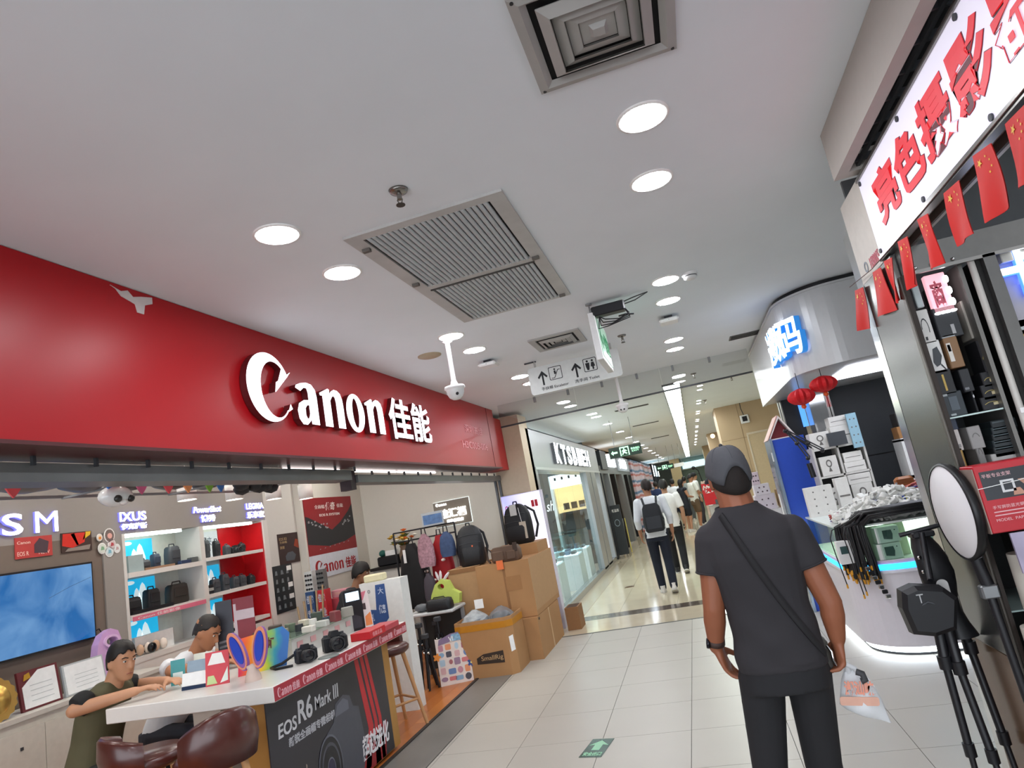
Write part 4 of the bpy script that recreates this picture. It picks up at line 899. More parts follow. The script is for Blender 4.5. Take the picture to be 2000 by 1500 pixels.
standcard(425, 1338, .15, .2, '#c7404a', 'red and pale green price card on the near edge of the counter', [('white_print', [(.1, .62), (.85, .62), (.7, .95), (.3, .95)], '#e4e2dc'), ('green_print', [(.05, .05), (.5, .05), (.35, .3), (.1, .3)], '#b8c98a'), ('pale_print', [(.62, .05), (.95, .1), (.95, .5)], '#d9e0d6')], yaw=.25)
standcard(398, 1322, .13, .16, '#d5d8cb', 'pale green card behind the red price card', [('pink_print', [(.5, .2), (.9, .2), (.9, .7)], '#d8a0a0')], yaw=.3)
standcard(348, 1338, .09, .16, '#3f8f92', 'teal package standing near the seated person in white', [('white_print', [(.15, .2), (.85, .2), (.85, .5), (.15, .5)], '#cfe0de')], yaw=.4)
# laptop-like tablet stand
p = OZ(380, 1345, ZC)
t = thing('tablet', 'tablet on a white stand with navy base at the near counter edge', 'tablet', (p.x, p.y, ZC))
Q = FR((p.x-.14, p.y-.03, ZC), (1, .15, 0), (0, .25, 1))
MB(Q).prism(rrect(.06, .26, .0, .022, .004), -.012, .0).obj('navy_base', mat('navy_base', '#182a48', .3), t)
MB(Q).prism(rrect(.06, .26, .024, .1, .004), -.012, 0).obj('white_stand', wpl, t)
MB(Q).prism(rrect(.09, .22, .102, .17, .006), -.01, 0).obj('screen', mat('tablet_screen', '#8fa0ae', .15), t)
# rainbow card pack and blue-eared headband stand
p = OZ(528, 1308, ZC)
t = thing('rainbow_pack', 'rainbow coloured film pack standing on the counter', 'pack', (p.x, p.y, ZC))
Q = FR((p.x-.17, p.y-.1, ZC), (.8, .6, 0), (-.1, .1, 1))
rm = bpy.data.materials.new('rainbow_print'); rm.use_nodes = True; nt = rm.node_tree; bs = nt.nodes['Principled BSDF']
tc = nt.nodes.new('ShaderNodeTexCoord'); sp_ = nt.nodes.new('ShaderNodeSeparateXYZ'); nn = nt.nodes.new('ShaderNodeTexNoise'); nn.inputs['Scale'].default_value = 9
ma = nt.nodes.new('ShaderNodeMath'); ma.operation = 'ADD'; mb_ = nt.nodes.new('ShaderNodeMath'); mb_.operation = 'MULTIPLY_ADD'; mb_.inputs[1].default_value = .35; mb_.inputs[2].default_value = -.12
rp = nt.nodes.new('ShaderNodeValToRGB'); cols = ['#c8185c', '#e02a52', '#f06a1c', '#f08c1c', '#ecc22c', '#9ac63c', '#2f9aa8', '#3070b8']
while len(rp.color_ramp.elements) < 8: rp.color_ramp.elements.new(.5)
for k, c in enumerate(cols): rp.color_ramp.elements[k].position = k/7*.92; rp.color_ramp.elements[k].color = lin(c)
nt.links.new(tc.outputs['Generated'], sp_.inputs[0]); nt.links.new(tc.outputs['Object'], nn.inputs['Vector']); nt.links.new(nn.outputs['Fac'], mb_.inputs[0]); nt.links.new(mb_.outputs[0], ma.inputs[0]); nt.links.new(sp_.outputs[0], ma.inputs[1]); nt.links.new(ma.outputs[0], rp.inputs[0]); nt.links.new(rp.outputs[0], bs.inputs['Base Color'])
MB(Q).prism([(0, 0), (.3, .0), (.34, .2), (.3, .25), (.02, .23)], -.05, 0).obj('pack', rm, t)
MB(Q).text('彩虹', .14, .11, .1, .09, .001, bold=.03, shear=.2).obj('lettering', mat('pack_ink', '#5a2a1c', .5), t)
p = OZ(490, 1330, ZC)
t = thing('ear_headband', 'headband with two tall blue ears edged in orange on a stand', 'headband', (p.x, p.y, ZC))
for s, a in ((-1, .38), (1, -.2)):
    Q = FR((p.x+.02+.045*s, p.y, ZC+.07), (math.cos(a), 0, math.sin(a)), (-math.sin(a), 0, math.cos(a)))
    MB(Q).prism(ell(0, .12, .05, .125, n=24), -.012, .008).obj('ear', mat('ear_purple', '#8a5aa0', .6), t)
    MB(Q).prism([ell(0, .125, .05, .122, n=24), ell(0, .12, .04, .105, n=24)], .008, .014).obj('ear_edge', mat('ear_orange', '#d98a6a', .6), t)
    MB(Q).prism(ell(0, .13, .03, .09, n=20), .008, .013).obj('ear_inside', mat('ear_blue', '#1f3fae', .5), t)
MB().lathe([(.05, 0), (.045, .03), (.03, .07), (.035, .09), (.001, .1)], 16, TR(p.x+.02, p.y, ZC)).obj('stand', mat('stand_beige', '#c9b3a6', .5), t)
# roll-up mini banners behind the near counter
p = OZ(452, 1298, ZC)
t = thing('desk_banner', 'small black and red lettered banner standing on the counter', 'banner', (p.x, p.y, ZC))
Q = FR((p.x-.1, p.y, ZC), (.9, .35, 0), (-.05, 0, 1))
MB(Q).prism([(0, 0), (.12, 0), (.12, .46), (0, .46)], -.008, 0).obj('banner', mat('banner_charcoal', '#34363f', .5), t)
MB(Q).prism([(.13, 0), (.28, 0), (.28, .46), (.13, .46)], -.008, 0).obj('banner', mat('banner_maroon', '#7a2530', .5), t)
MB(Q).prism([(.15, .3), (.28, .3), (.28, .37), (.15, .37)], 0, .001).prism([(.13, .1), (.15, .1), (.15, .42), (.13, .42)], 0, .001).obj('pale_print', mat('banner_pale', '#b9aab0', .5), t, kind='stuff')
for k in range(4): MB(Q).prism([(.01, .05+.035*k), (.11, .06+.035*k), (.11, .075+.035*k), (.01, .065+.035*k)], 0, .001).obj('text_line', mat('banner_text', '#77787f', .5), t)

# ------------------------------------------------------------------ bar stools
leather = mat('brown_leather', '#4a211b', .28, vary=.15, scale=12, spec=.6, coat=.2); beech = mat('beech_wood', '#b98a5c', .45, vary=.1, scale=9)
def bar_stool(loc, rz, lb, seat=.66, back=.2, wing=.22):
    t = thing('bar_stool', lb, 'stool', loc, rz)
    MB().lathe([(.001, seat-.05), (.17, seat-.05), (.195, seat-.03), (.2, seat), (.18, seat+.02), (.001, seat+.025)], 28).obj('seat', leather, t, local=True)
    # wrap-round back: a curved shell, open at the front (-Y side is the back)
    n = 22; outer = []; inner = []
    for i in range(n):
        a = -PI/2+(-1.25+2.5*i/(n-1)); k = math.cos((a+PI/2)*.72)**1.2
        outer.append((.215*math.cos(a), .215*math.sin(a), seat+.02+back*k)); inner.append((.18*math.cos(a), .18*math.sin(a), seat+.02+back*k))
    rings = []
    for i in range(n):
        o, q = outer[i], inner[i]; zb = seat-.04
        mid = ((o[0]+q[0])/2, (o[1]+q[1])/2, o[2]+.018)
        rings.append([(o[0]*.95, o[1]*.95, zb), (o[0]*1.03, o[1]*1.03, (zb+o[2])/2), o, mid, q, (q[0], q[1], zb)])
    MB().loft_pts(rings, smooth=True).obj('backrest', leather, t, local=True)
    for sx, sy in ((1, 1), (1, -1), (-1, 1), (-1, -1)):
        MB().cyl((.1*sx, .1*sy, seat-.05), (.19*sx, .19*sy, 0), .019, .014, n=10).obj('leg', beech, t, local=True)
    for a, b2 in (((1, 1), (1, -1)), ((1, -1), (-1, -1)), ((-1, -1), (-1, 1)), ((-1, 1), (1, 1))):
        MB().cyl((.158*a[0], .158*a[1], .22), (.158*b2[0], .158*b2[1], .22), .011, n=8).obj('footrest', beech, t, local=True)
    return t
bar_stool((-2.68, 3.1, 0), 1.1, 'brown leather bar stool tucked at the near side of the counter, right one', seat=.68, back=.19)
bar_stool((-3.1, 3.08, 0), -.5, 'brown leather bar stool beside the person in olive, left one', seat=.71, back=.12)
bar_stool((-2.87, 5.46, 0), -2.2, 'brown leather bar stool with beech legs at the far counter end', seat=.66, back=.13)

# ------------------------------------------------------------------ the cluttered far corner of the shop
# white tall product box with blue print at the counter end
p = OY(715, 1215, 6.0)
t = thing('product_stand', 'tall white display box with blue rounded print behind the counter', 'display box', (-3.2, 6.0, 0))
MB().box(-3.32, -2.88, 5.95, 6.12, 0, 1.2).obj('body', mat('stand_white', '#dcdedb', .45), t)
Q = face_ny((-3.32, 5.95, 0))
bl = mat('print_blue', '#34548c', .5)
MB(Q).prism([(.04, .83), (.04, .92), (.07, .95), (.15, .94), (.17, 1.17), (.27, 1.17), (.27, .85), (.24, .82), (.07, .8)], 0, .002).obj('blue_print', bl, t)
MB(Q).text('大', .19, 1.08, .06, .06, .003, d0=.001).text('优惠', .18, .9, .07, .08, .003, d0=.001, bold=.02).text('好礼', .06, .84, .06, .07, .003, d0=.001).obj('lettering', mat('pale_blue_ink', '#c8d4e6', .5), t, kind='stuff')
MB(Q).text('R50', .02, 1.1, .09, .035, .002, bold=.02).obj('lettering', mat('grey_ink', '#85888c', .5), t)
m = MB(Q)
for k in range(6): m.box(.05+.018*k, .058+.018*k+.004*(k % 2), .7, .76, 0, .002)
m.obj('barcode', inkblack, t, kind='stuff')
MB(Q).box(.3, .34, .72, .82, 0, .002).obj('grey_label', mat('lbl_grey', '#a7aaa8', .5), t)
MB().box(-3.28, -3.08, 5.97, 6.1, 1.2, 1.27, bev=.015).obj('cream_pack', mat('cream_pack', '#ddd6b0', .5), origin=(-3.2, 6.1, 1.2), **T('cream soft pack on top of the tall white display box', 'pack'))
# dark desk-height cupboard behind with flowers
t = thing('side_cupboard', 'dark-topped side cupboard at the end wall carrying flowers', 'cupboard', (-3.95, 8.85, 0))
MB().box(-4.55, -3.5, 8.6, 9.15, 0, 1.16).obj('body', mat('cupboard_grey', '#b9b9b3', .5), t)
MB().box(-4.58, -3.47, 8.57, 9.17, 1.16, 1.2).obj('top', mat('cupboard_black', '#1c1a1a', .4), t)
for k in range(2): MB().box(-4.53+.52*k, -4.03+.52*k, 8.585, 8.6, .05, 1.12).obj('door', mat('cupboard_door', '#c4c4be', .5), t)
MB().box(-4.55, -4.2, 8.75, 9.0, 1.2, 1.33, bev=.02).obj('black_case', black, origin=(-4.4, 8.85, 1.2), **T('black equipment case on the side cupboard left of the flowers', 'case'))
MB().box(-4.42, -4.24, 8.78, 8.84, 1.332, 1.4).obj('white_card', paper, origin=(-4.3, 8.8, 1.33), **T('white card standing on the black equipment case', 'card'))
MB().ball((-4.5, 8.86, 1.372), .05, .07, .05, n=10).obj('teal_pouch', mat('teal_pouch', '#1f5a52', .5), origin=(-4.42, 8.75, 1.33), **T('teal pouch on the black equipment case', 'pouch'))
fx, fy = -4.06, 8.68
t = thing('flower_arrangement', 'orange and yellow flower arrangement in a brown vase', 'flowers', (fx, fy, 1.2))
MB().lathe([(.06, 0), (.085, .05), (.09, .12), (.06, .2), (.07, .24)], 18, TR(fx, fy, 1.2)).obj('vase', mat('vase_brown', '#7d6a55', .5), t)
random.seed(31)
fc = [mat('petal_%s' % n_, c, .6) for n_, c in (('orange', '#d9692c'), ('yellow', '#d6b44a'), ('white', '#e0ddd0'), ('green', '#5d6a30'), ('gold', '#b98f2c'))]
for k in range(30):
    a = random.uniform(0, 2*PI); r = random.uniform(0, .19); zz = 1.46+random.uniform(0, .2)*(1-r*2)
    c = (fx+r*math.cos(a), fy+r*math.sin(a), zz)
    m = MB(); m.ball(c, .032, .032, .02, n=7)
    for q in range(5): m.ball((c[0]+.03*math.cos(q*1.257), c[1]+.03*math.sin(q*1.257), c[2]+.004), .017, .017, .008, n=5)
    m.obj('blossom', fc[k % 5], t)
for k in range(10):
    a = k*.63; MB().tube([(fx, fy, 1.4), (fx+.1*math.cos(a), fy+.1*math.sin(a), 1.5), (fx+.2*math.cos(a), fy+.2*math.sin(a), 1.48)], [.006, .014, .003], 5).obj('leaf', mat('leaf_green', '#4d5a2c', .6), t)
# red gift bags / boxes heap below the poster
for k, (x, y, w_, d_, z0, h_, c, ds) in enumerate(((-4.5, 7.62, .24, .2, .0, .98, '#b8505c', 'rose pink gift bag'), (-4.15, 7.62, .3, .22, 0, .93, '#a8402c', 'rust red gift box'), (-4.14, 7.61, .24, .2, .931, .1, '#c9603a', 'orange flat box on the rust box'), (-3.72, 7.6, .2, .2, 0, .82, '#7a5a4c', 'brown carton'), (-4.5, 7.62, .2, .16, .981, .09, '#d99aa4', 'pink flat box on the rose bag'))):
    t = thing('gift_box', '%s below the tall red poster' % ds, 'gift box', (x, y, z0))
    MB().box(x-w_/2, x+w_/2, y-d_/2, y+d_/2, z0, z0+h_, bev=.008).obj('body', mat('gift_%d' % k, c, .4), t)
    MB().box(x-w_/2+.05, x+w_/2-.05, y-d_/2-.003, y-d_/2, z0+h_*.4, z0+h_*.7).obj('label', mat('gift_label_%d' % (k % 2), ['#d9a8a0', '#c8a070'][k % 2], .5), t)
# tall narrow dispensers with blue and red fronts and lens rows on top
for k, (px, c, ds) in enumerate(((606, '#31507e', 'blue'), (629, '#bf2d36', 'red'))):
    p = OY(px, 1172, 7.3); x = p.x
    t = thing('promo_column', 'slim %s promotional column with white characters under the red poster' % ds, 'display stand', (x, 7.3, 0))
    MB().box(x-.06, x+.055, 7.3, 7.42, 0, 1.12).obj('body', mat('column_'+ds, c, .5), t)
    Q = face_ny((x-.06, 7.3, 0))
    for q in range(3): MB(Q).text(['佳能', '专业', '影像'][q], .01, .98-.17*q, .095, .1, .002, bold=.03).obj('lettering', mat('column_ink', '#b9c2d0', .5), t)
    MB().box(x-.055, x+.05, 7.32, 7.4, 1.12, 1.36).obj('head', mat('column_head_'+ds, ['#c9cccb', '#6a6a68'][k], .4), t)
    for r in range(4):
        for q in range(3): MB().cyl((x-.036+.033*q, 7.322, 1.15+.055*r), (x-.036+.033*q, 7.31, 1.15+.055*r), .013, n=10).obj('lens_sample', black, t)
t = thing('tripod_leg_bundle', 'cluster of brown display rods leaning beside the black poster', 'rods', (-4.6, 7.0, 0))
for k in range(5): MB().cyl((-4.5+.03*k, 6.8, 0), (-4.7+.09*k, 6.95, 1.0+.05*k), .012, n=7).obj('rod', mat('rod_tan', '#a08a6a', .5), t)

# hanging black garment bag on a rack, red clothing, plush bags
rk = thing('display_rack', 'thin black display rack for hanging bags at the shop corner', 'rack', (-3.4, 7.9, 0))
for x in (-3.85, -3.0): MB().cyl((x, 7.95, 0), (x, 7.95, 1.62), .012, n=8).obj('post', black, rk)
for z in (1.62, 1.5): MB().cyl((-3.85, 7.95, z), (-3.0, 7.95, z), .01, n=8).obj('bar', black, rk)
for x in (-3.85, -3.0): MB().cyl((x, 7.75, .012), (x, 8.2, .012), .012, n=8).obj('foot', black, rk)
def hang_bag(x, y, zt, w_, h_, d_, m, lb, cat='bag', name='hanging_bag', shoulder=.35):
    t = thing(name, lb, cat, (x, y, zt))
    R = []
    for z, k in ((0, .25), (-.06*h_, shoulder), (-.18*h_, .75), (-.45*h_, .95), (-.8*h_, 1), (-h_, .85)): R.append([(x+a*k, y+b_*(.5+.5*k), zt+z) for a, b_ in rrect(-w_/2, w_/2, -d_/2, d_/2, d_*.45, 4)])
    MB().loft_pts(R[::-1], smooth=True).obj('body', m, t)
    MB().tube([(x-.03, y, zt-.02), (x-.02, y, zt+.07), (x+.02, y, zt+.07), (x+.03, y, zt-.02)], .008, 6).obj('loop', black, t)
    return t
gb = mat('garment_black', '#141416', .7, vary=.2)
t = hang_bag(-3.56, 7.8, 1.46, .38, .78, .2, gb, 'large black sling bag hanging at the left of the rack')
MB().box(-3.62, -3.585, 7.66, 7.665, 1.24, 1.4).obj('white_tag', paper, t)
t = hang_bag(-3.18, 7.82, 1.5, .3, .8, .14, mat('garment_red', '#a4161e', .6), 'red cloth bag with pale details hanging right of the black one')
t2 = hang_bag(-3.3, 7.64, 1.55, .22, .4, .08, mat('garment_pink', '#a8818c', .7, vary=.5, scale=40), 'pink patterned pouch hanging in front of the red bag')
t3 = hang_bag(-3.02, 7.66, 1.53, .2, .3, .1, mat('garment_blue', '#3a4d70', .7, vary=.3, scale=30), 'blue grey pouch hanging beside the black backpack')
t4 = hang_bag(-3.3, 7.6, 1.08, .16, .34, .1, mat('garment_grey', '#4a444c', .7), 'grey plush pouch hanging low before the red bag')
for k, (px, pz) in enumerate(((-3.12, 1.2), (-3.36, 1.1), (-3.27, .98), (-3.38, .85))): MB().ball((px, 7.7, pz), .03, .025, .018, n=8).obj('pale_charm', mat('charm_pale', '#dccfc8', .6), t)
t = thing('photo_sign', 'landscape photo sign on top of the display rack', 'sign', (-3.25, 7.93, 1.63))
MB().box(-3.42, -3.12, 7.93, 7.94, 1.63, 1.8).obj('board', mat('sign_grey', '#b8c0c4', .4), t); MB(face_ny((-3.4, 7.93, 1.65))).prism([(0, 0), (.26, 0), (.26, .12), (0, .12)], 0, .002).obj('photo', mat('photo_blue', '#5d7fae', .4, vary=.4, scale=20), t)
# lime bag with ears
p = OY(872, 1183, 7.2)
t = thing('lime_bag', 'lime green soft handbag with white bunny-like ears', 'handbag', (p.x, 7.2, .75))
Q = face_ny((p.x-.19, 7.2, .72))
MB(Q).prism([[(0, 0), (.36, .02), (.38, .12), (.3, .17), (.26, .27), (.18, .3), (.1, .25), (.04, .14)], ell(.17, .22, .04, .032, n=14)], -.06, .03).obj('body', mat('lime_fabric', '#c0cf66', .6), t)
for x, y, r in ((.07, .07, .014), (.14, .05, .01), (.18, .06, .01)): MB(Q).prism(ell(x, y, r, r, n=10), .03, .034).obj('face_dot', mat('dot_%d' % int(x*100), '#d08a6a' if x < .1 else '#4a4a30', .6), t)
for a, x in ((.25, .15), (-.1, .17), (-.8, .2)): MB().ball((0, 0, .06), .018, .012, .06, n=8, M=TR(p.x-.19+x, 7.2, 1.0) @ RY(-a)).obj('ear', mat('ear_white', '#d8d0d2', .6), t)
# tripod stand table: white-edged shelf with tripods below
t = thing('tripod_shelf', 'grey shelf rack with rounded white edge holding black tripods', 'shelf', (-2.95, 6.8, 0))
MB().box(-3.35, -2.79, 6.92, 7.35, .68, .715, bev=.012).obj('top', mat('shelf_edge', '#c9cbcb', .35), t)
for x in (-3.33, -2.83): MB().box(x, x+.03, 7.25, 7.3, 0, .68).obj('post', mat('post_grey', '#8d8f90', .5), t)
MB().box(-3.3, -2.83, 7.3, 7.34, .05, .66).obj('back_panel', mat('tripod_back', '#3a3836', .6), t)
t2 = thing('black_case', 'black equipment case with small lettering on the tripod shelf', 'case', (-2.9, 7.05, .715)) if False else None
def small_tripod(x, y, h_, lb, spread=.1):
    t = thing('tripod', lb, 'tripod', (x, y, 0))
    MB().cyl((x, y, h_*.62), (x, y, h_), .018, n=10).obj('centre_column', black, t)
    MB().box(x-.035, x+.035, y-.03, y+.03, h_, h_+.05, bev=.008).obj('head', darkgrey, t)
    for k in range(3):
        a = k*2.094+.5
        MB().tube([(x+.025*math.cos(a), y+.025*math.sin(a), h_*.8), (x+spread*math.cos(a)*.6, y+spread*math.sin(a)*.6, h_*.4), (x+spread*math.cos(a), y+spread*math.sin(a), .005)], [.017, .015, .012], 8).obj('leg', black, t)
    MB().cyl((x-.03, y-.02, h_*.72), (x+.03, y-.02, h_*.72), .014, n=8).obj('silver_knob', chrome, t)
    return t
small_tripod(-3.12, 6.72, .6, 'black tripod under the shelf, left one')
small_tripod(-2.95, 6.84, .62, 'black tripod under the shelf behind the sticker board', .08)
small_tripod(-3.24, 6.6, .58, 'black tripod standing beside the shelf, far left of its cluster', .09)
small_tripod(-3.02, 6.62, .5, 'shortest black tripod, in front of the shelf next to the sticker board', .07)
small_tripod(-3.08, 7.08, .55, 'black tripod under the shelf at the back', .07)
pouch('camera_case', (-2.96, 7.0, .716), .3, .16, .12, bagb, 'black padded case with pale lettering on the tripod shelf under the lime bag', 'case', 0, False)
MB().ball((-3.2, 7.05, .76), .09, .07, .045, n=10).obj('grey_wrap', mat('wrap_grey', '#5f6468', .4), origin=(-3.2, 7.05, .715), **T('crumpled grey wrap at the left end of the tripod shelf', 'wrap'))
# white bottle-like print stand and yellow ball between stool and tripods
for k, (px, py, ds) in enumerate(((795, 1338, 'nearer'), (782, 1322, 'farther'))):
    p = OZ(px, py, 0)
    t = thing('spray_bottle', 'white cleaning bottle with dark label bands, %s one' % ds, 'bottle', (p.x, p.y, 0), 0)
    MB().lathe([(.045, 0), (.055, .02), (.055, .34), (.03, .42), (.028, .5), (.034, .5), (.034, .55), (.001, .555)], 18, TR(p.x, p.y, 0)).obj('body', mat('bottle_white', '#d9dad6', .4), t)
    for z in (.2, .26): MB().lathe([(.056, z), (.056, z+.035)], 18, TR(p.x, p.y, 0), caps=False).obj('label_band', inkblack, t)
    MB().lathe([(.035, .5), (.035, .53)], 14, TR(p.x, p.y, 0), caps=False).obj('cap', darkgrey, t)
p = OZ(768, 1352, 0)
MB().ball((p.x, p.y, .08), .08, n=16).obj('yellow_ball', mat('ball_yellow', '#d8bf2a', .35), origin=(p.x, p.y, 0), **T('yellow ball on the floor behind the beech stool legs', 'ball'))
for k, (px, py, z) in enumerate(((738, 1352, 0), (752, 1338, 0))):
    p = OZ(px, py, z); t = thing('red_bottle', 'small red and white bottle on the floor %s the stool' % ['left of', 'behind'][k], 'bottle', (p.x, p.y, 0))
    MB().lathe([(.03, 0), (.034, .02), (.034, .18), (.018, .23), (.018, .27), (.001, .272)], 14, TR(p.x, p.y, 0)).obj('body', mat('bottle_red', '#b8323a', .35), t); MB().lathe([(.0345, .08), (.0345, .16)], 14, TR(p.x, p.y, 0), caps=False).obj('label', wpl, t)

# sticker board leaning on the cardboard box
p0 = OZ(862, 1342, 0); p1 = OZ(926, 1328, 0)
t = thing('sticker_board', 'white board covered in colourful stickers leaning by the box', 'board', ((p0.x+p1.x)/2, (p0.y+p1.y)/2, 0))
u = Vector((p1.x-p0.x, p1.y-p0.y, 0)); bw = u.length
Q = FR((p0.x, p0.y, 0), u, (-.02, .12, 1)); bh = .46
MB(Q).prism([(0, 0), (bw, 0), (bw, bh), (0, bh)], -.015, 0).obj('board', mat('board_cream', '#ddd0c8', .5), t)
random.seed(17); sc_ = ['#8f6f86', '#c46a6a', '#7fa0bc', '#3a3440', '#c9a0a0', '#5d78a8', '#b8808c', '#d98a5a', '#a8c0d0', '#a05a5c']
k = 0
for r in range(5):
    for c in range(4):
        x, y = (.14+.24*c+random.uniform(-.03, .03))*bw, (.12+.17*r+random.uniform(-.02, .02))*bh
        w_, h_ = random.uniform(.025, .045), random.uniform(.018, .035)
        sh_ = rrect(x-w_, x+w_, y-h_, y+h_, .012, 3) if k % 3 else ell(x, y, w_*.8, h_, n=10)
        MB(Q).prism(sh_, 0, .002).obj('sticker', mat('brd_sticker_%d' % (k % 10), sc_[k % 10], .4), t); k += 1
MB(Q).prism([(.08*bw, .86*bh), (.45*bw, .9*bh), (.5*bw, .98*bh), (.85*bw, 1.0*bh), (.9*bw, 1.08*bh), (.5*bw, 1.07*bh), (.12*bw, .98*bh)], 0, .004).obj('header_card', mat('header_mauve', '#7f6a88', .5), t)
MB(Q).prism(rrect(.5*bw, .88*bw, .9*bh, 1.05*bh, .02), .004, .006).obj('header_photo', mat('header_blue', '#7fa6c0', .5, vary=.5, scale=60), t)
MB(Q).text('VI', .42*bw, .91*bh, .05, .045, .003, d0=.004, bold=.02).obj('lettering', wpl, t)
for x, y, c, n_ in ((0, .62, '#e08a2c', 'orange'), (bw, .38, '#1f3f80', 'blue'), (bw*.98, .68, '#b9989a', 'pink')):
    fl_ = [(x+(.034+.009*math.cos(5*a))*math.cos(a), y*bh+(.034+.009*math.cos(5*a))*math.sin(a)) for a in [2*PI*q/30 for q in range(30)]]
    MB(Q).prism(fl_, 0, .006).obj('flower_sticker', mat('flower_'+n_, c, .5), t)
    if n_ == 'blue': MB(Q).prism(ell(x, y*bh, .01, .01, n=8), .006, .008).obj('flower_centre', mat('flower_yellow', '#d9c878', .5), t)

# ------------------------------------------------------------------ cardboard boxes
card = mat('cardboard', '#a87d52', .75, vary=.06, scale=6); cardd = mat('cardboard_dark', '#8c6440', .8); tape_o = mat('orange_tape', '#b87a1e', .35); cardl = mat('cardboard_light', '#b08a62', .75, vary=.05)
# SmallRig octagonal box
t = thing('cardboard_box', 'cardboard box with orange tape and black lettered label holding wrapped bags', 'box', (-2.45, 7.05, 0))
def octo(x0, x1, y0, y1, c): return [(x0+c, y0), (x1-c, y0), (x1, y0+c*.9), (x1, y1), (x0, y1), (x0, y0+c*.3)]
O = octo(-2.76, -2.13, 6.8, 7.26, .07); I = octo(-2.75, -2.14, 6.81, 7.25, .065)
MB().prism(O, 0, .01).prism([O, I], .01, .57).obj('walls', card, t)
MB().prism([octo(-2.762, -2.128, 6.798, 7.262, .07), I], .47, .535).obj('orange_tape', tape_o, t)
Q = face_ny((-2.76, 6.798, 0))
MB(Q).prism([(.2, .14), (.5, .13), (.5, .25), (.28, .235), (.2, .2)], 0, .001).obj('black_label', mat('label_brownblack', '#33261d', .6), t)
MB(Q).text('SmallRig', .25, .155, .24, .06, .002, bold=.005).obj('lettering', mat('kraft_ink', '#b9966a', .6), t)
MB(FR((-2.2, 6.8, 0), (.07, .063, 0), (0, 0, 1))).prism([(.03, .22), (.08, .23), (.075, .38), (.025, .37)], 0.001, .003).obj('white_label', paper, t)
# wrapped bags inside the box
film = mat('clear_film', '#a9aeb2', .12, spec=.9, coat=.6, vary=.3, scale=14)
random.seed(9)
for k, (x, y, z, r, ds) in enumerate(((-2.58, 7.0, .55, .15, 'pale'), (-2.3, 7.05, .54, .15, 'dark'))):
    t = thing('wrapped_bag', '%s bag in crinkled clear film on top of the orange-taped box' % ds, 'bag', (x, y, z))
    me = MB(); n = 16; R = []
    for q in range(7):
        f = q/6; rr_ = r*math.sin(PI*(.3+.66*f))
        R.append([(x+rr_*1.05*math.cos(a)+random.uniform(-.012, .012), y+rr_*math.sin(a)+random.uniform(-.012, .012), z-.06+.17*f+random.uniform(-.006, .006)) for a in [2*PI*i/n for i in range(n)]])
    me.loft_pts(R, smooth=False).obj('film', mat('film_'+ds, ['#c3c9cc', '#8b8f94'][k], .22, vary=.3, scale=18, bump=.6, bscale=40, alpha=[.6, .5][k]), t)
    MB().ball((x, y, z+.01), r*.72, r*.75, .055, n=12).obj('dark_content', black, t)
t = MB().box(-2.56, -2.46, 7.0, 7.006, .665, .76).obj('white_tag_card', paper, origin=(-2.5, 7, .66), **T('white tag card sticking up from the pale wrapped bag', 'tag'))
# lower and upper big cartons
t = thing('cardboard_box', 'brown carton under the bigger carton, standing on the floor', 'box', (-2.2, 7.9, 0))
MB().box(-2.58, -1.975, 7.3, 8.45, 0, .44).obj('body', card, t)
MB().box(-1.975, -1.973, 7.85, 7.9, .0, .44).obj('tape', mat('clear_tape', '#c09a70', .3), t)
MB().box(-1.976, -1.971, 7.36, 7.4, .4, .425).obj('hand_hole', inkblack, t)
t = thing('cardboard_box', 'big brown carton with open top flap carrying two camera bags', 'box', (-2.4, 8.0, .445))
MB().box(-2.62, -1.98, 7.38, 8.6, .445, 1.07).obj('body', card, t)
MB().box(-1.98, -1.9785, 7.38, 8.6, .5, 1.07).obj('side_face', cardl, t)
MB().box(-2.3, -2.27, 7.3785, 7.38, .445, 1.07).obj('seam', cardd, t)
MB(face_ny((-2.28, 7.3785, .75))).prism([(0, 0), (.18, 0), (.18, .16), (0, .16)], 0, .001).obj('faint_print', mat('faint_brown', '#9c7148', .8), t)
MB().loft_pts([[(-2.6, 7.4, 1.071), (-2.0, 7.4, 1.071), (-2.0, 7.41, 1.071), (-2.6, 7.41, 1.071)], [(-2.55, 7.9, 1.1), (-2.0, 8.3, 1.2), (-2.0, 8.31, 1.2), (-2.55, 7.91, 1.1)]]).obj('top_flap', card, t) if False else MB().box(-2.6, -2.0, 8.0, 8.58, 1.07, 1.2).obj('raised_top', card, t)
t = thing('cardboard_box', 'brown carton left of the big carton under the black backpack', 'box', (-2.8, 7.75, 0))
MB().box(-2.98, -2.63, 7.42, 8.2, 0, 1.08).obj('body', cardl, t)
MB().box(-2.98, -2.63, 7.415, 7.42, 1.03, 1.08).obj('lid_edge', cardd, t)
t = thing('cardboard_box', 'small open carton on the floor behind the stacked cartons', 'box', (-1.85, 8.7, 0))
MB().box(-1.96, -1.78, 8.65, 8.95, 0, .28).obj('body', cardd, t); MB().box(-1.94, -1.8, 8.67, 8.93, .28, .283).obj('opening', mat('carton_inside', '#4a3220', .9), t)
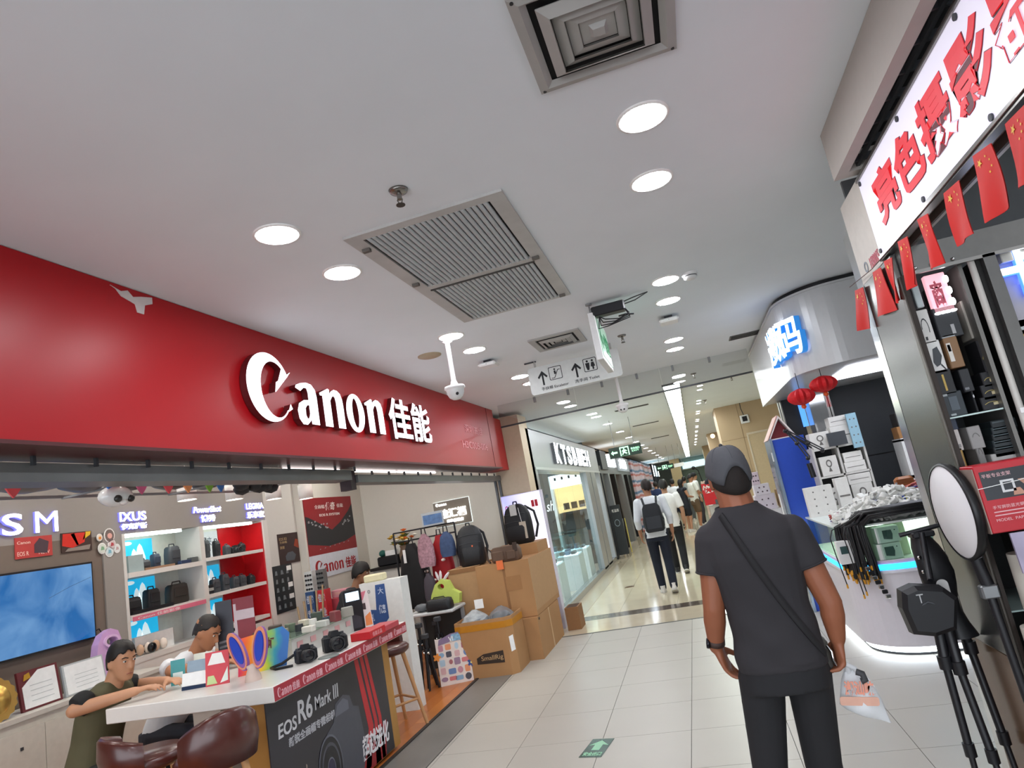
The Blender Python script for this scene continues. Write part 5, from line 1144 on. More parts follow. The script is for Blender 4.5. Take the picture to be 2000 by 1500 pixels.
# black backpack with orange mark
def backpack(x, y, z, w_, d_, h_, m, lb, yaw=0, mark=None, name='backpack'):
    t = thing(name, lb, 'backpack', (x, y, z), yaw)
    R = []
    for f, kx, ky in ((0, .86, .8), (.06, 1, 1), (.5, 1, 1), (.72, .95, .9), (.88, .78, .7), (.97, .5, .42), (1, .3, .25)): R.append([(a*kx, b_*ky, f*h_) for a, b_ in rrect(-w_/2, w_/2, -d_/2, d_/2, d_*.4, 5)])
    MB().loft_pts(R, smooth=True).obj('body', m, t, local=True)
    R = []
    for f, k in ((.08, .7), (.12, .9), (.4, .95), (.46, .8)): R.append([(a*k, -d_/2*.85+b_*k, f*h_) for a, b_ in rrect(-w_*.38, w_*.38, -d_*.22, d_*.1, d_*.12, 4)])
    MB().loft_pts(R, smooth=True).obj('front_pocket', m, t, local=True)
    MB().tube([(-w_*.08, 0, h_*.97), (-w_*.06, 0, h_*1.06), (w_*.06, 0, h_*1.06), (w_*.08, 0, h_*.97)], .01, 6).obj('handle', m, t, local=True)
    for s in (-1, 1): MB().tube([(s*w_*.25, d_*.42, h_*.92), (s*w_*.5, d_*.75, h_*.75), (s*w_*.58, d_*.7, h_*.4), (s*w_*.48, d_*.45, h_*.1)], .016, 6).obj('shoulder_strap', m, t, local=True)
    if mark: MB().box(w_*.05, w_*.1, -d_/2-.012, -d_/2+.0, h_*.38, h_*.5).obj('orange_tag', mark, t, local=True)
    for q in (.55, .75): MB().tube([(-w_*.4, -d_*.47*(1 if q < .7 else .9), h_*q), (0, -d_*.515*(1 if q < .7 else .92), h_*(q+.02)), (w_*.4, -d_*.47*(1 if q < .7 else .9), h_*q)], .004, 5).obj('zip', darkgrey, t, local=True)
    return t
org = mat('tag_orange', '#e0683a', .5)
backpack(-2.72, 7.65, 1.081, .32, .2, .47, bagb, 'black camera backpack with orange tag on the left carton', .25, org)
# black harness bag on raised carton top
t = backpack(-2.25, 8.25, 1.201, .36, .2, .5, mat('harness_black', '#17171a', .6), 'black backpack with grey strap and price tag on the tall carton', -.15, None)
MB().box(-.04, .05, -.112, -.104, .36, .5).obj('grey_strap', mat('strap_grey', '#b8b6b2', .6), t, local=True)
MB().box(.06, .15, -.118, -.112, .06, .27).obj('price_tag', mat('tag_beige', '#b8ac9c', .6), t, local=True)
MB().tube([(.08, -.11, .45), (.09, -.115, .35), (.1, -.116, .27)], .003, 5).obj('tag_string', wpl, t, local=True)
# brown shoulder bag
brn = mat('brown_canvas', '#5d4636', .6, vary=.1)
t = thing('shoulder_bag', 'brown canvas shoulder bag with orange tag on the big carton', 'bag', (-2.25, 7.49, 1.071), .0)
R = []
for f, k in ((0, .9), (.1, 1), (.7, 1), (1, .85)): R.append([(a*k, b_*k, f*.17) for a, b_ in rrect(-.17, .17, -.08, .08, .03, 4)])
MB().loft_pts(R, smooth=True).obj('body', brn, t, local=True)
MB().box(-.15, -.01, -.1, -.07, .02, .13, bev=.012).box(.02, .13, -.1, -.07, .02, .12, bev=.012).obj('pocket', brn, t, local=True)
MB().box(.11, .16, -.085, -.06, .1, .2, bev=.005).obj('flap_strap', mat('brown_dark', '#3d2c22', .6), t, local=True)
MB().tube([(-.17, 0, .12), (-.23, -.02, .2), (-.22, -.04, .05), (-.19, -.06, .014)], .012, 6).obj('strap', mat('brown_dark', '#3d2c22', .6), t, local=True)
MB().box(-.1, -.02, -.135, -.131, -.07, .03).obj('orange_tag', mat('tag_orange2', '#e0703a', .5), t, local=True)
# lit advertising box behind the bags
t = thing('light_box', 'white and violet lit advertising box beside the stone pier', 'light box', (-2.3, 8.9, 0))
MB().box(-2.6, -2.03, 8.85, 9.0, 0, 1.84).obj('body', mat('lightbox_white', '#dcd8ea', .4), t)
lbm = bpy.data.materials.new('lightbox_glow'); lbm.use_nodes = True; nt = lbm.node_tree; bs = nt.nodes['Principled BSDF']
tc = nt.nodes.new('ShaderNodeTexCoord'); sp_ = nt.nodes.new('ShaderNodeSeparateXYZ'); rp = nt.nodes.new('ShaderNodeValToRGB')
rp.color_ramp.elements[0].color = lin('#6a6cf0'); rp.color_ramp.elements[0].position = .1; rp.color_ramp.elements[1].color = lin('#e2def2'); rp.color_ramp.elements[1].position = .7
nt.links.new(tc.outputs['Generated'], sp_.inputs[0]); nt.links.new(sp_.outputs[0], rp.inputs[0]); nt.links.new(rp.outputs[0], bs.inputs['Emission Color']); bs.inputs['Emission Strength'].default_value = .75
MB().box(-2.59, -2.04, 8.845, 8.85, .6, 1.83).obj('lit_face', lbm, t)
MB(face_ny((-2.58, 8.845, 1.6))).text('Canon', .02, .02, .16, .08, .002, bold=.02).text('II', .4, .03, .09, .09, .002, bold=.05).obj('lettering', mat('lit_red', '#c02a3a', .5), t, kind='stuff')
# ================================================================== shops further down the left side
alu = mat('silver_cladding', '#a9adb0', .32, .6, vary=.03)
t = thing('storefront', 'silver glass shop front with glowing white letters past the boxes', 'shop front', (-2.2, 13, 0))
MB().box(-2.5, -2.2, 9.56, 16.6, 2.2, 2.78).obj('fascia', alu, t)
MB().box(-2.5, -2.19, 9.56, 16.62, 2.16, 2.2).obj('fascia_edge', mat('cladding_edge', '#c4c7c9', .3, .5), t)
MB().box(-2.6, -2.2, 9.4, 9.56, 0, 2.78).obj('end_post', mat('cladding_dark', '#85898d', .35, .5), t)
for y0, y1 in ((9.56, 9.7), (14.35, 14.95), (15.05, 15.7), (16.4, 16.6)): MB().box(-2.34, -2.2, y0, y1, .06, 2.16).obj('frame_post', alu, t)
MB().box(-2.3, -2.24, 14.95, 15.05, .06, 2.16).obj('dark_gap', black, t)
for k, (y0, y1) in enumerate(((9.72, 11.2), (11.22, 12.7), (12.72, 14.33))): MB().box(-2.27, -2.26, y0, y1, .1, 2.15).obj('glass_pane', glass_mat('shop_glass', '#f2f8f8', 0, .0, 1.12), t)
MB().box(-2.32, -2.2, 9.7, 16.5, 0, .1).obj('sill', mat('sill_steel', '#9a9c9c', .25, .7), t)
kl = glow('kt_letter', '#f4fbff', 3.5)
m_ = face_px((-2.2, 0, 0)); word = 'KTSBIEH'
for k, ch in enumerate(word):
    q = MB(m_); q.mi(1).text(ch, 11.1+.56*k, 2.28, .44, .36, .05, bold=.04); q.mi(0).text(ch, 11.1+.56*k, 2.28, .44, .36, .004, bold=.04, d0=.051); q.obj('glowing_letter', [kl, mat('kt_return', '#6d7276', .4)], t)
# inside that store
t = thing('store_interior', 'bright store interior with dark script wall and yellow lit display bay', 'interior', (-3.5, 16.6, 0))
MB().box(-5.1, -2.5, 16.62, 16.7, 0, 3).obj('dark_wall', mat('script_wall', '#4b5052', .5), t)
MB().box(-3.44, -2.52, 16.3, 16.6, 1.98, 2.3).obj('white_canopy', glow('canopy_white', '#eaf6fa', 1.3), t)
MB().box(-3.4, -2.5, 16.5, 16.6, 1.35, 1.98).obj('yellow_bay', glow('bay_yellow', '#e3c78c', .8), t)
MB().box(-3.47, -3.4, 16.3, 16.6, 0, 2.3).obj('white_post', mat('post_white', '#e1e6e6', .4), t)
for k in range(5): MB().cyl((-3.3+.18*k, 16.28, 2.24), (-3.3+.18*k, 16.28, 2.17), .025, n=8).obj('spot', black, t)
MB(face_ny((-4.0, 16.61, 1.45))).text('sh', .28, 0, .2, .26, .01, shear=.3).obj('script_letter', glow('script_white', '#e8efef', 1), t)
for k in range(4): MB(face_ny((-3.25+.2*k, 16.49, 1.42))).prism([(0, 0), (.15, 0), (.15, .16), (0, .16)], 0, .01).obj('framed_item', mat('framed_dark', '#5a4a3a', .5), t)
MB().box(-3.3, -2.6, 16.3, 16.5, 1.3, 1.36).obj('counter_edge', mat('edge_dark', '#3a3632', .5), t)
for k, (x0, y0) in enumerate(((-2.85, 10.9), (-2.75, 12.3), (-3.4, 11.5), (-3.27, 13.6), (-2.8, 13.6))):
    t = thing('display_case', 'white display case inside the silver-fronted store, %s' % ['nearest', 'second by the glass', 'inner left', 'inner far', 'far one by the glass'][k], 'display case', (x0+.2, y0+.25, 0), 0, 'display cases in the silver store')
    MB().box(x0, x0+.42, y0, y0+.55, 0, .62).obj('base', mat('case_white', '#dfe6e8', .35), t)
    MB().box(x0, x0+.42, y0, y0+.55, .62, 1.02).obj('glass_top', glass_mat('vitrine', '#e8f4f6', .0, .3), t)
    MB().box(x0+.02, x0+.4, y0+.02, y0+.5, .625, .64).obj('lit_bed', glow('bed_glow', '#e2f0f7', 1.6), t)
    for q in range(3): MB().box(x0+.05+.11*q, x0+.13+.11*q, y0+.08, y0+.3, .641, .7+.04*(q % 2), bev=.01).obj('goods', mat('goods_%d' % q, ['#30343a', '#58708a', '#2a2c30'][q], .4), t)
for k in range(8):
    t = thing('store_ceiling_lamp', 'ceiling lamp inside the silver-fronted store, row %s, %s one' % (ordinal(k//2), ['right', 'left'][k % 2]), 'ceiling light', (-3.2-.9*(k % 2), 10.4+1.5*(k//2), CEIL-.01), 0, 'lamps inside the silver store')
    c = t.location; MB().box(c.x-.2, c.x+.2, c.y-.2, c.y+.2, CEIL-.02, CEIL-.005).obj('panel', glow('store_panel', '#f4faff', 30), t)
# second store: dark posts, lit boxes, standing poster
t = thing('storefront', 'narrow dark-framed shop front with white lit signs before the striped tarp', 'shop front', (-2.2, 20, 0))
MB().box(-2.5, -2.2, 16.7, 25.2, 2.15, 2.35).obj('lintel', mat('lintel_grey', '#6d7072', .4, .4), t)
for y0, y1, c in ((16.7, 17.0, '#2b2d30'), (18.1, 18.4, '#8f9396'), (19.6, 19.9, '#26221f'), (21.6, 22.2, '#77797a'), (23.4, 23.9, '#17181a')): MB().box(-2.4, -2.18, y0, y1, 0, 2.15).obj('frame_post', mat('fp_'+c[1:], c, .35, .4), t)
MB().box(-2.45, -2.15, 17.0, 18.2, 2.25, 2.75).obj('black_box_sign', mat('sign_slate', '#2a3036', .4), t)
MB().box(-2.3, -2.14, 18.9, 20.2, 2.35, 2.72).obj('lit_sign', glow('lit_sign_white', '#eef7fb', 2.2), t)
MB().box(-2.3, -2.16, 21, 24.6, 2.25, 2.72).obj('grey_sign', mat('sign_pale', '#b3bcc6', .4), t)
q = MB(face_px((-2.16, 0, 0)))
q.text('兆拍', 21.4, 2.33, 2.2, .32, .02, bold=.05).obj('glowing_letter', glow('kt_letter2', '#eef7ff', 3), t)
MB().box(-3.4, -2.6, 18.5, 24, .0, 1.0).obj('lit_counter', mat('counter_warm', '#c9b89a', .4), t)
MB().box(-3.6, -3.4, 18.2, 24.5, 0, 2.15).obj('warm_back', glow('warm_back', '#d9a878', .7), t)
for k in range(12): MB().box(-3.3+.2*(k % 3), -3.15+.2*(k % 3), 18.8+.42*k, 19.0+.42*k, 1.0, 1.15+.1*(k % 3)).obj('goods', mat('goods_w%d' % (k % 4), ['#3b3530', '#9a5a3c', '#d6c8b4', '#54606a'][k % 4], .5), t)
t = thing('standing_poster', 'dark grey standing poster with ring emblem beside the dark posts', 'poster', (-2.1, 16.9, 0))
MB().box(-2.2, -1.95, 17.15, 17.2, .05, 1.3).obj('panel', mat('stand_poster', '#34393c', .5), t)
MB(face_ny((-2.2, 17.15, 0))).prism([ell(.11, .85, .07, .09), ell(.11, .85, .055, .072)], 0, .004).obj('ring_print', mat('ring_pale', '#8fa0a8', .5), t)
MB(face_ny((-2.2, 17.15, 0))).text('新品到', .03, 1.12, .18, .08, .004, bold=.02).obj('lettering', wpl, t)
for k in range(3): MB().tube([(-2.15+.1*k, 17.8, .02), (-2.1+.06*k, 18.0, .9)], .014, 6).obj('leaning_pole', mat('pole_%d' % k, ['#c8b48a', '#8a8f92', '#d0c060'][k], .5), origin=(-2.1+.1*k, 17.9, 0), **T('%s of three poles leaning behind the dark standing poster' % ordinal(k), 'pole'))
# striped tarpaulin hoarding
tm = bpy.data.materials.new('striped_tarp'); tm.use_nodes = True; nt = tm.node_tree; bs = nt.nodes['Principled BSDF']; bs.inputs['Roughness'].default_value = .5
tc = nt.nodes.new('ShaderNodeTexCoord'); sp_ = nt.nodes.new('ShaderNodeSeparateXYZ'); nz_ = nt.nodes.new('ShaderNodeTexNoise'); nz_.inputs['Scale'].default_value = .6
ad = nt.nodes.new('ShaderNodeMath'); ad.operation = 'MULTIPLY_ADD'; ad.inputs[1].default_value = .25
mo = nt.nodes.new('ShaderNodeMath'); mo.operation = 'MODULO'; mo.inputs[1].default_value = .42; rp = nt.nodes.new('ShaderNodeValToRGB'); rp.color_ramp.interpolation = 'CONSTANT'
rp.color_ramp.elements[0].color = lin('#c9b6be'); rp.color_ramp.elements[1].position = .12; rp.color_ramp.elements[1].color = lin('#b8706a')
for p_, c in ((.2, '#c3b6c2'), (.27, '#5a7898'), (.36, '#bfb4c0')): e = rp.color_ramp.elements.new(p_); e.color = lin(c)
nt.links.new(tc.outputs['Object'], sp_.inputs[0]); nt.links.new(tc.outputs['Object'], nz_.inputs['Vector']); nt.links.new(nz_.outputs['Fac'], ad.inputs[0]); nt.links.new(sp_.outputs[2], ad.inputs[2]); nt.links.new(ad.outputs[0], mo.inputs[0]); nt.links.new(mo.outputs[0], rp.inputs[0]); nt.links.new(rp.outputs[0], bs.inputs['Base Color'])
t = thing('tarpaulin', 'red white and blue striped tarpaulin hoarding along the left side', 'tarpaulin', (-2.1, 30, 0))
m = MB(); R = []
for k in range(40): y = 25.2+k*.3; R.append([(-2.12+.03*math.sin(k*1.9), y, .02), (-2.1+.05*math.sin(k*1.3), y, 1.4), (-2.12+.03*math.sin(k*2.3), y, 2.72), (-2.2, y, 2.72), (-2.2, y, .02)])
m.loft_pts(R).obj('sheet', tm, t)
MB().box(-2.26, -2.2, 25.2, 37, 2.66, 2.74).obj('top_batten', darkgrey, t)
for k, (y0, y1, c, e, lb) in enumerate(((37.5, 39, '#eef4f8', 2.0, 'first white lit sign past the striped tarpaulin'), (39.6, 42, '#bfe0ee', 1.8, 'pale blue lit sign past the striped tarpaulin'), (42.5, 44.5, '#f2f6f4', 2.0, 'farthest white lit shop sign on the left'))):
    t = thing('lit_shop_sign', lb, 'shop sign', (-2.1, y0, 2.2))
    MB().box(-2.3, -2.05, y0, y1, 2.1, 2.75).obj('face', glow('lit_far_%d' % k, c, e), t); MB().box(-2.32, -2.02, y0-.1, y0, 0, 2.8).obj('post', black, t)
MB().box(-2.6, -2.3, 37, 47, 0, 2.1).obj('wall_left_far_shops', mat('far_shops', '#5b5852', .6, vary=.4, scale=3), **ST)
# end of the corridor
t = thing('lit_bulkhead', 'pale blue lit bulkhead at the far end of the corridor', 'light panel', (.3, 46, 2.5))
MB().box(-.5, 1.2, 46, 46.18, 2.3, 2.72).obj('panel', glow('bulkhead', '#bfe0ea', 1.2), t); MB().box(-.55, 1.25, 45.95, 46.18, 2.24, 2.3).obj('edge', wpl, t)
MB().box(-.6, 2.5, 46.2, 46.3, 0, 3).obj('wall_end_green', mat('end_green', '#7f8d84', .5), **ST)
MB().box(-1.25, -.62, 44, 46, 0, 3.0).obj('pillar_end', mat('end_beige', '#bda37c', .5), **ST)
# hanging exit signs over the corridor
gdark = mat('exit_dark_green', '#12301f', .35); glit = glow('exit_lit', '#a8f0c0', 1.6)
def exit_sign(x0, x1, Y, z0, z1, lb):
    t = thing('exit_sign', lb, 'exit sign', ((x0+x1)/2, Y, CEIL)); w_, h_ = x1-x0, z1-z0
    MB().box(x0, x1, Y-.02, Y+.02, z0, z1).obj('panel', gdark, t)
    for fx in (.2, .8): MB().cyl((x0+fx*w_, Y, z1), (x0+fx*w_, Y, CEIL), .006, n=6).obj('rod', grey, t)
    Q = face_ny((x0, Y-.02, z0))
    MB(Q).prism([(.06*w_, .5*h_), (.13*w_, .72*h_), (.13*w_, .58*h_), (.26*w_, .58*h_), (.26*w_, .42*h_), (.13*w_, .42*h_), (.13*w_, .28*h_)], 0, .004).obj('arrow', glit, t)
    MB(Q).prism([[(.34*w_, .1*h_), (.62*w_, .1*h_), (.62*w_, .92*h_), (.34*w_, .92*h_)], [(.37*w_, .1*h_+.001), (.59*w_, .1*h_+.001), (.59*w_, .82*h_), (.37*w_, .82*h_)]], 0, .004).obj('door_symbol', glit, t)
    m = MB(Q); m.prism(ell(.47*w_, .72*h_, .022*w_, .07*h_, n=10), 0, .004)
    m.prism([(.42*w_, .62*h_), (.52*w_, .64*h_), (.56*w_, .5*h_), (.53*w_, .47*h_), (.5*w_, .53*h_), (.49*w_, .45*h_), (.56*w_, .3*h_), (.53*w_, .22*h_), (.46*w_, .36*h_), (.42*w_, .2*h_), (.39*w_, .2*h_), (.42*w_, .42*h_), (.44*w_, .52*h_), (.39*w_, .5*h_)], 0, .004)
    m.obj('running_figure', glit, t)
    MB(Q).text('安全出口', .68*w_, .52*h_, .26*w_, .2*h_, .004, bold=.02).obj('lettering', glit, t); MB(Q).text('EXIT', .7*w_, .32*h_, .22*w_, .14*h_, .004).obj('lettering', glit, t)
exit_sign(-1.46, -.82, 13, 2.255, 2.465, 'green hanging exit sign with left arrow, nearer one')
exit_sign(-1.25, -.6, 26, 2.1, 2.3, 'green hanging exit sign with left arrow, farther one')
MB().box(-.58, -.2, 26, 26.04, 2.12, 2.26).obj('white_hanging_board', wpl, origin=(-.4, 26, CEIL), **T('small white hanging board beside the farther exit sign', 'board'))
for x in (-.5, -.28): MB().cyl((x, 26.02, 2.26), (x, 26.02, CEIL), .006, n=5).obj('rod', grey, [o for o in COL.objects if o.name.startswith('white_hanging')][0])

# ================================================================== right side beyond the kiosk: stone piers and stalls
t = MB().box(.78, 2.3, 15.1, 16.2, 0, CEIL).obj('pillar_1', beige, **ST)
jn = mat('stone_joint', '#8f7658', .6)
for z in (.75, 1.5, 2.25): MB().box(.778, 2.3, 15.096, 15.1, z, z+.008).obj('joint', jn, t)
MB().box(1.25, 1.258, 15.096, 15.1, 0, CEIL).obj('joint', jn, t)
MB().box(1.35, 2.2, 15.09, 15.1, 0, 2.3).obj('service_door', mat('door_stone', '#c6b08e', .45), t); MB().prism([[(1.32, 0), (2.24, 0), (2.24, 2.34), (1.32, 2.34)], [(1.35, .001), (2.2, .001), (2.2, 2.3), (1.35, 2.3)]], 0, .02, face_ny((0, 15.1, 0))).obj('door_frame', mat('door_frame_pale', '#d3c5ae', .5), t)
MB().box(.8, 2.3, 24, 25, 0, CEIL).obj('pillar_2', beige, **ST)
MB().box(.75, 2.3, 33, 34, 0, CEIL).obj('pillar_3', beige, **ST)
c = OY(1455, 818, 15.0)
t = thing('thermostat', 'small white control box with black screen on the stone pier', 'control box', (c.x, 15.08, c.z))
MB().box(c.x-.09, c.x+.09, 15.03, 15.1, c.z-.09, c.z+.09, bev=.01).obj('case', wpl, t); MB().box(c.x-.05, c.x+.05, 15.025, 15.03, c.z-.05, c.z+.06).obj('screen', black, t); MB().tube([(c.x, 15.07, c.z+.09), (c.x-.03, 15.07, c.z+.25), (c.x-.02, 15.07, c.z+.42)], .008, 6).obj('cable', darkgrey, t)
c = OY(1396, 850, 15.0); t = MB().ball((c.x-.04, 15.2, c.z), .05, n=10).obj('wall_lamp', glow('warm_lamp', '#ffdf9a', 4), origin=(c.x, 15.2, c.z), **T('small warm lamp on the edge of the stone pier', 'lamp'))
# stall with red sign
t = thing('market_stall', 'cluttered stall with red sign in front of the stone piers', 'stall', (.75, 19, 0))
MB().box(.25, 1.6, 18.8, 19.6, 0, .8).obj('table', mat('stall_table', '#b9b7b4', .4), t)
MB().box(.16, .62, 18.75, 18.78, .82, 1.4).obj('red_sign', mat('stall_red', '#c8202a', .5), t)
MB(face_ny((.16, 18.75, 1.13))).text('快递', .02, 0, .42, .22, .005, bold=.04).obj('lettering', wpl, t)
random.seed(40)
for k in range(26):
    x, y, h_ = random.uniform(.25, 1.5), random.uniform(18.78, 19.5), random.uniform(.05, .22)
    MB().box(x-.06, x+.06, y-.05, y+.05, .801, .801+h_, TR(0, 0, 0), bev=.008).obj('stall_goods', mat('stall_g%d' % (k % 6), ['#d8d6d2', '#2b2c30', '#7f9fbf', '#c8c4bc', '#55585c', '#a8a09a'][k % 6], .4), t)
for k in range(10): MB().box(.3+.12*k, .4+.12*k, 18.76, 18.79, .1+.25*(k % 3), .3+.25*(k % 3)).obj('hanging_goods', mat('stall_g%d' % (k % 6), '#888888'), t)
t = thing('stall_display', 'pale goods display with small black spot lamp behind the capped person', 'display', (.35, 21, 0))
MB().box(.2, 1.2, 21, 21.5, 0, 1.45).obj('body', mat('stall_pale', '#cdb7a8', .5, vary=.4, scale=9), t)
MB().tube([(.25, 21, 1.45), (.2, 20.95, 1.8), (.1, 20.9, 1.9)], .015, 6).ball((.08, 20.88, 1.9), .06, n=8).obj('spot_lamp', black, t)
for k in range(8): MB().box(.22+.12*k, .3+.12*k, 20.9, 21, 1.0+.1*(k % 3), 1.1+.1*(k % 3)).obj('goods', mat('stall_g%d' % (k % 6), '#888888'), t)
# white and pink boxes, open cartons left of the blue cabinet
t = thing('folding_table', 'white covered table behind the capped person carrying pale boxes', 'table', (1.0, 9.6, 0))
MB().box(.72, 1.5, 9.3, 9.95, .98, 1.02).obj('top', wpl, t)
for x in (.76, 1.44):
    for y in (9.34, 9.9): MB().cyl((x, y, 0), (x, y, .98), .018, n=8).obj('leg', grey, t)
MB().box(.72, .725, 9.3, 9.95, .5, 1.0).obj('cloth_side', paper, t); MB().box(.72, 1.5, 9.295, 9.3, .45, 1.0).obj('cloth_front', paper, t)
for k, (x, z, w_, h_, c, ds) in enumerate(((.85, 1.021, .26, .2, '#dcd3da', 'pale pink box with dark dots, lowest of its pile'), (.84, 1.222, .2, .14, '#e3dde2', 'white box with dark dots in the middle of the pile'), (.79, 1.363, .1, .17, '#dccbd4', 'narrow pink box standing on top of the pile'), (1.12, 1.021, .22, .24, '#b08a60', 'small brown carton right of the pale pile'), (1.36, 1.021, .2, .3, '#a47c52', 'taller brown carton against the blue cabinet'))):
    t = thing('box', ds+' on the covered table', 'box', (x, 9.5, z))
    MB().box(x-w_/2, x+w_/2, 9.4, 9.62, z, z+h_, bev=.004).obj('body', mat('tb_%d' % k, c, .5), t)
    for q in range(5 if k < 3 else 1): MB(face_ny((x-w_/2, 9.4, z))).prism(ell(w_*(.2+.15*q), h_*(.3+.4*(q % 2)), .011, .011, n=8) if k < 3 else [(0.02, .05), (w_-.02, .05), (w_-.02, .06), (.02, .06)], 0, .002).obj('dot_print', mat('dot_dark', '#5a4a52', .5), t)
# ================================================================== round-cornered accessory kiosk on the right
def kpath(o, x0=1.02, y0=5.75, r=.45, yend=7.45, xend=3.2, n=14):
    """plan outline of the kiosk, offset outwards by o"""
    P = [(x0-o, yend)]
    for k in range(n+1):
        a = PI+PI/2*k/n; P.append((x0+r+(r+o)*math.cos(a), y0+r+(r+o)*math.sin(a)))
    P.append((xend, y0-o)); return P
def kwall(name, o0, o1, z0, z1, m, par, **k):
    A, B = kpath(o0, **k), kpath(o1, **k); mb = MB(); R = []
    for a, b_ in zip(A, B): R.append([(a[0], a[1], z0), (b_[0], b_[1], z0), (b_[0], b_[1], z1), (a[0], a[1], z1)])
    return mb.loft_pts(R, smooth=False).obj(name, m, par)
kc = thing('kiosk_counter', 'round-cornered white kiosk counter with blue and white light strips', 'counter', (1.4, 6.2, 0))
kw = mat('kiosk_white', '#d6d2d8', .3, vary=.02)
kwall('plinth', -.06, -.05, 0, .07, darkgrey, kc)
kwall('floor_glow_strip', -.05, -.045, .02, .06, glow('kiosk_underglow', '#eaf6ff', 8), kc)
kwall('front', -.03, 0, .07, .63, kw, kc)
kwall('front_lip', -.03, .012, .62, .645, mat('kiosk_lip', '#e2dfe4', .25), kc)
kwall('blue_light_strip', -.02, .016, .65, .69, glow('kiosk_blue', '#1f9cff', 3.5), kc)
kwall('upper_lip', -.03, .012, .69, .715, mat('kiosk_lilac', '#d4c3e2', .3), kc)
kwall('display_back', -.3, -.29, .715, .98, glow('kiosk_backlight', '#e6f3e2', .75), kc)
kwall('display_floor', -.29, 0, .712, .718, wpl, kc)
kwall('curved_glass', -.006, 0, .718, .99, glass_mat('kiosk_glass', '#e6f2ec', 0, .2), kc)
kwall('top', -.5, .01, .99, 1.005, mat('kiosk_top', '#d9e2dd', .2), kc)
kwall('light_tube', -.27, -.255, .96, .975, glow('kiosk_tube', '#f4fff4', 14), kc)
# boxed goods inside the glass
for k, (px, py, ds) in enumerate(((1737, 1062, 'upper'), (1743, 1098, 'lower'))):
    c = OY(px, py, 5.83); z = .72+.125*(1-k)
    t = thing('camera_carton', 'white carton with dark camera print in the kiosk glass, %s one' % ds, 'box', (c.x, 5.86, z))
    MB().box(c.x-.085, c.x+.085, 5.8, 5.92, z, z+.12, bev=.003).obj('body', wpl, t)
    MB(face_ny((c.x-.085, 5.8, z))).prism([(.05, .03), (.11, .02), (.12, .06), (.115, .095), (.05, .095)], 0, .002).obj('camera_print', mat('print_teal_dark', '#35504f', .4), t)
    MB(face_ny((c.x-.085, 5.8, z))).prism(ell(.14, .09, .005, .005, n=6), 0, .002).obj('dot_print', darkgrey, t)
c = OY(1648, 1065, 5.85)
t = thing('camera_carton', 'small pale carton with dark print at the left of the kiosk glass', 'box', (c.x, 5.9, .72)); MB().box(c.x-.05, c.x+.06, 5.87, 5.95, .72, .9, bev=.003).obj('body', wpl, t); MB(face_ny((c.x-.05, 5.87, .8))).prism([(.02, 0), (.08, 0), (.08, .06), (.02, .06)], 0, .002).obj('camera_print', MATS['print_teal_dark'], t)
t = thing('cream_board', 'cream backing board standing in the middle of the kiosk glass', 'board', (1.36, 5.93, .72)); MB().box(1.2, 1.5, 5.93, 5.95, .72, .97).obj('board', mat('cream_board', '#d8dcc4', .6), t)
for k in range(3): MB().box(1.62+.06*k, 1.67+.06*k, 5.9, 6.0, .72, .84+.05*(k % 2)).obj('small_box', mat('kbox_%d' % k, ['#cfe2ea', '#b84a42', '#e6e4da'][k], .4), origin=(1.62+.06*k, 5.9, .72), **T('%s small box at the right end of the kiosk glass' % ['pale blue', 'red', 'cream'][k], 'box'))

# heap of white adapters and plugs on the kiosk top
t = thing('adapter_heap', 'heap of white chargers, plugs and coiled cables on the kiosk top', 'adapters', (1.35, 6.1, 1.006))
t['kind'] = 'stuff'
random.seed(50); m = MB(); m2 = MB()
for k in range(420):
    x = random.uniform(1.08, 1.8); y = random.uniform(5.85, 6.42); hmax = .2*math.exp(-((x-1.5)/.32)**2-((y-6.2)/.3)**2)+.03
    z = 1.02+random.uniform(0, hmax); M = TR(x, y, z) @ Euler((random.uniform(-.6, .6), random.uniform(-.6, .6), random.uniform(0, 6.3))).to_matrix().to_4x4()
    q = random.random()
    if q < .55: m.box(-.038, .038, -.026, .026, -.02, .02, M, bev=.006); m2.box(-.008, .008, -.004, .004, .02, .038, M) if k % 3 == 0 else None
    elif q < .85:
        r = random.uniform(.03, .05); m.tube([(r*math.cos(a*.628), r*math.sin(a*.628), .004*math.sin(a)) for a in range(11)], .0065, 5, M)
    else: m.cyl((-.045, 0, 0), (.045, 0, 0), .012, n=7, M=M)
m.obj('chargers', mat('charger_white', '#dcdcd6', .4, vary=.12), t); m2.obj('plug_pins', chrome, t)
MB().cyl((1.42, 5.98, 1.16), (1.45, 6.0, 1.19), .035, n=16).cyl((1.42, 5.98, 1.165), (1.423, 5.983, 1.168), .02, n=12).obj('cable_roll', MATS['charger_white'], origin=(1.42, 5.98, 1.1), **T('white rolled cable lying on top of the adapter heap', 'cable'))
for k, (x, y, z, a) in enumerate(((1.3, 6.2, 1.1, .5), (1.56, 5.95, 1.1, -.4), (1.6, 6.2, 1.12, .9))):
    M = TR(x, y, z) @ RZ(a) @ RX(.5)
    MB().box(-.05, .05, -.03, .03, -.012, .012, M, bev=.006).obj('power_adapter', MATS['charger_white'], origin=(x, y, z), **T('white power adapter lying %s on the white heap' % ['at the back', 'near the blue box', 'at the right edge'][k], 'adapter'))
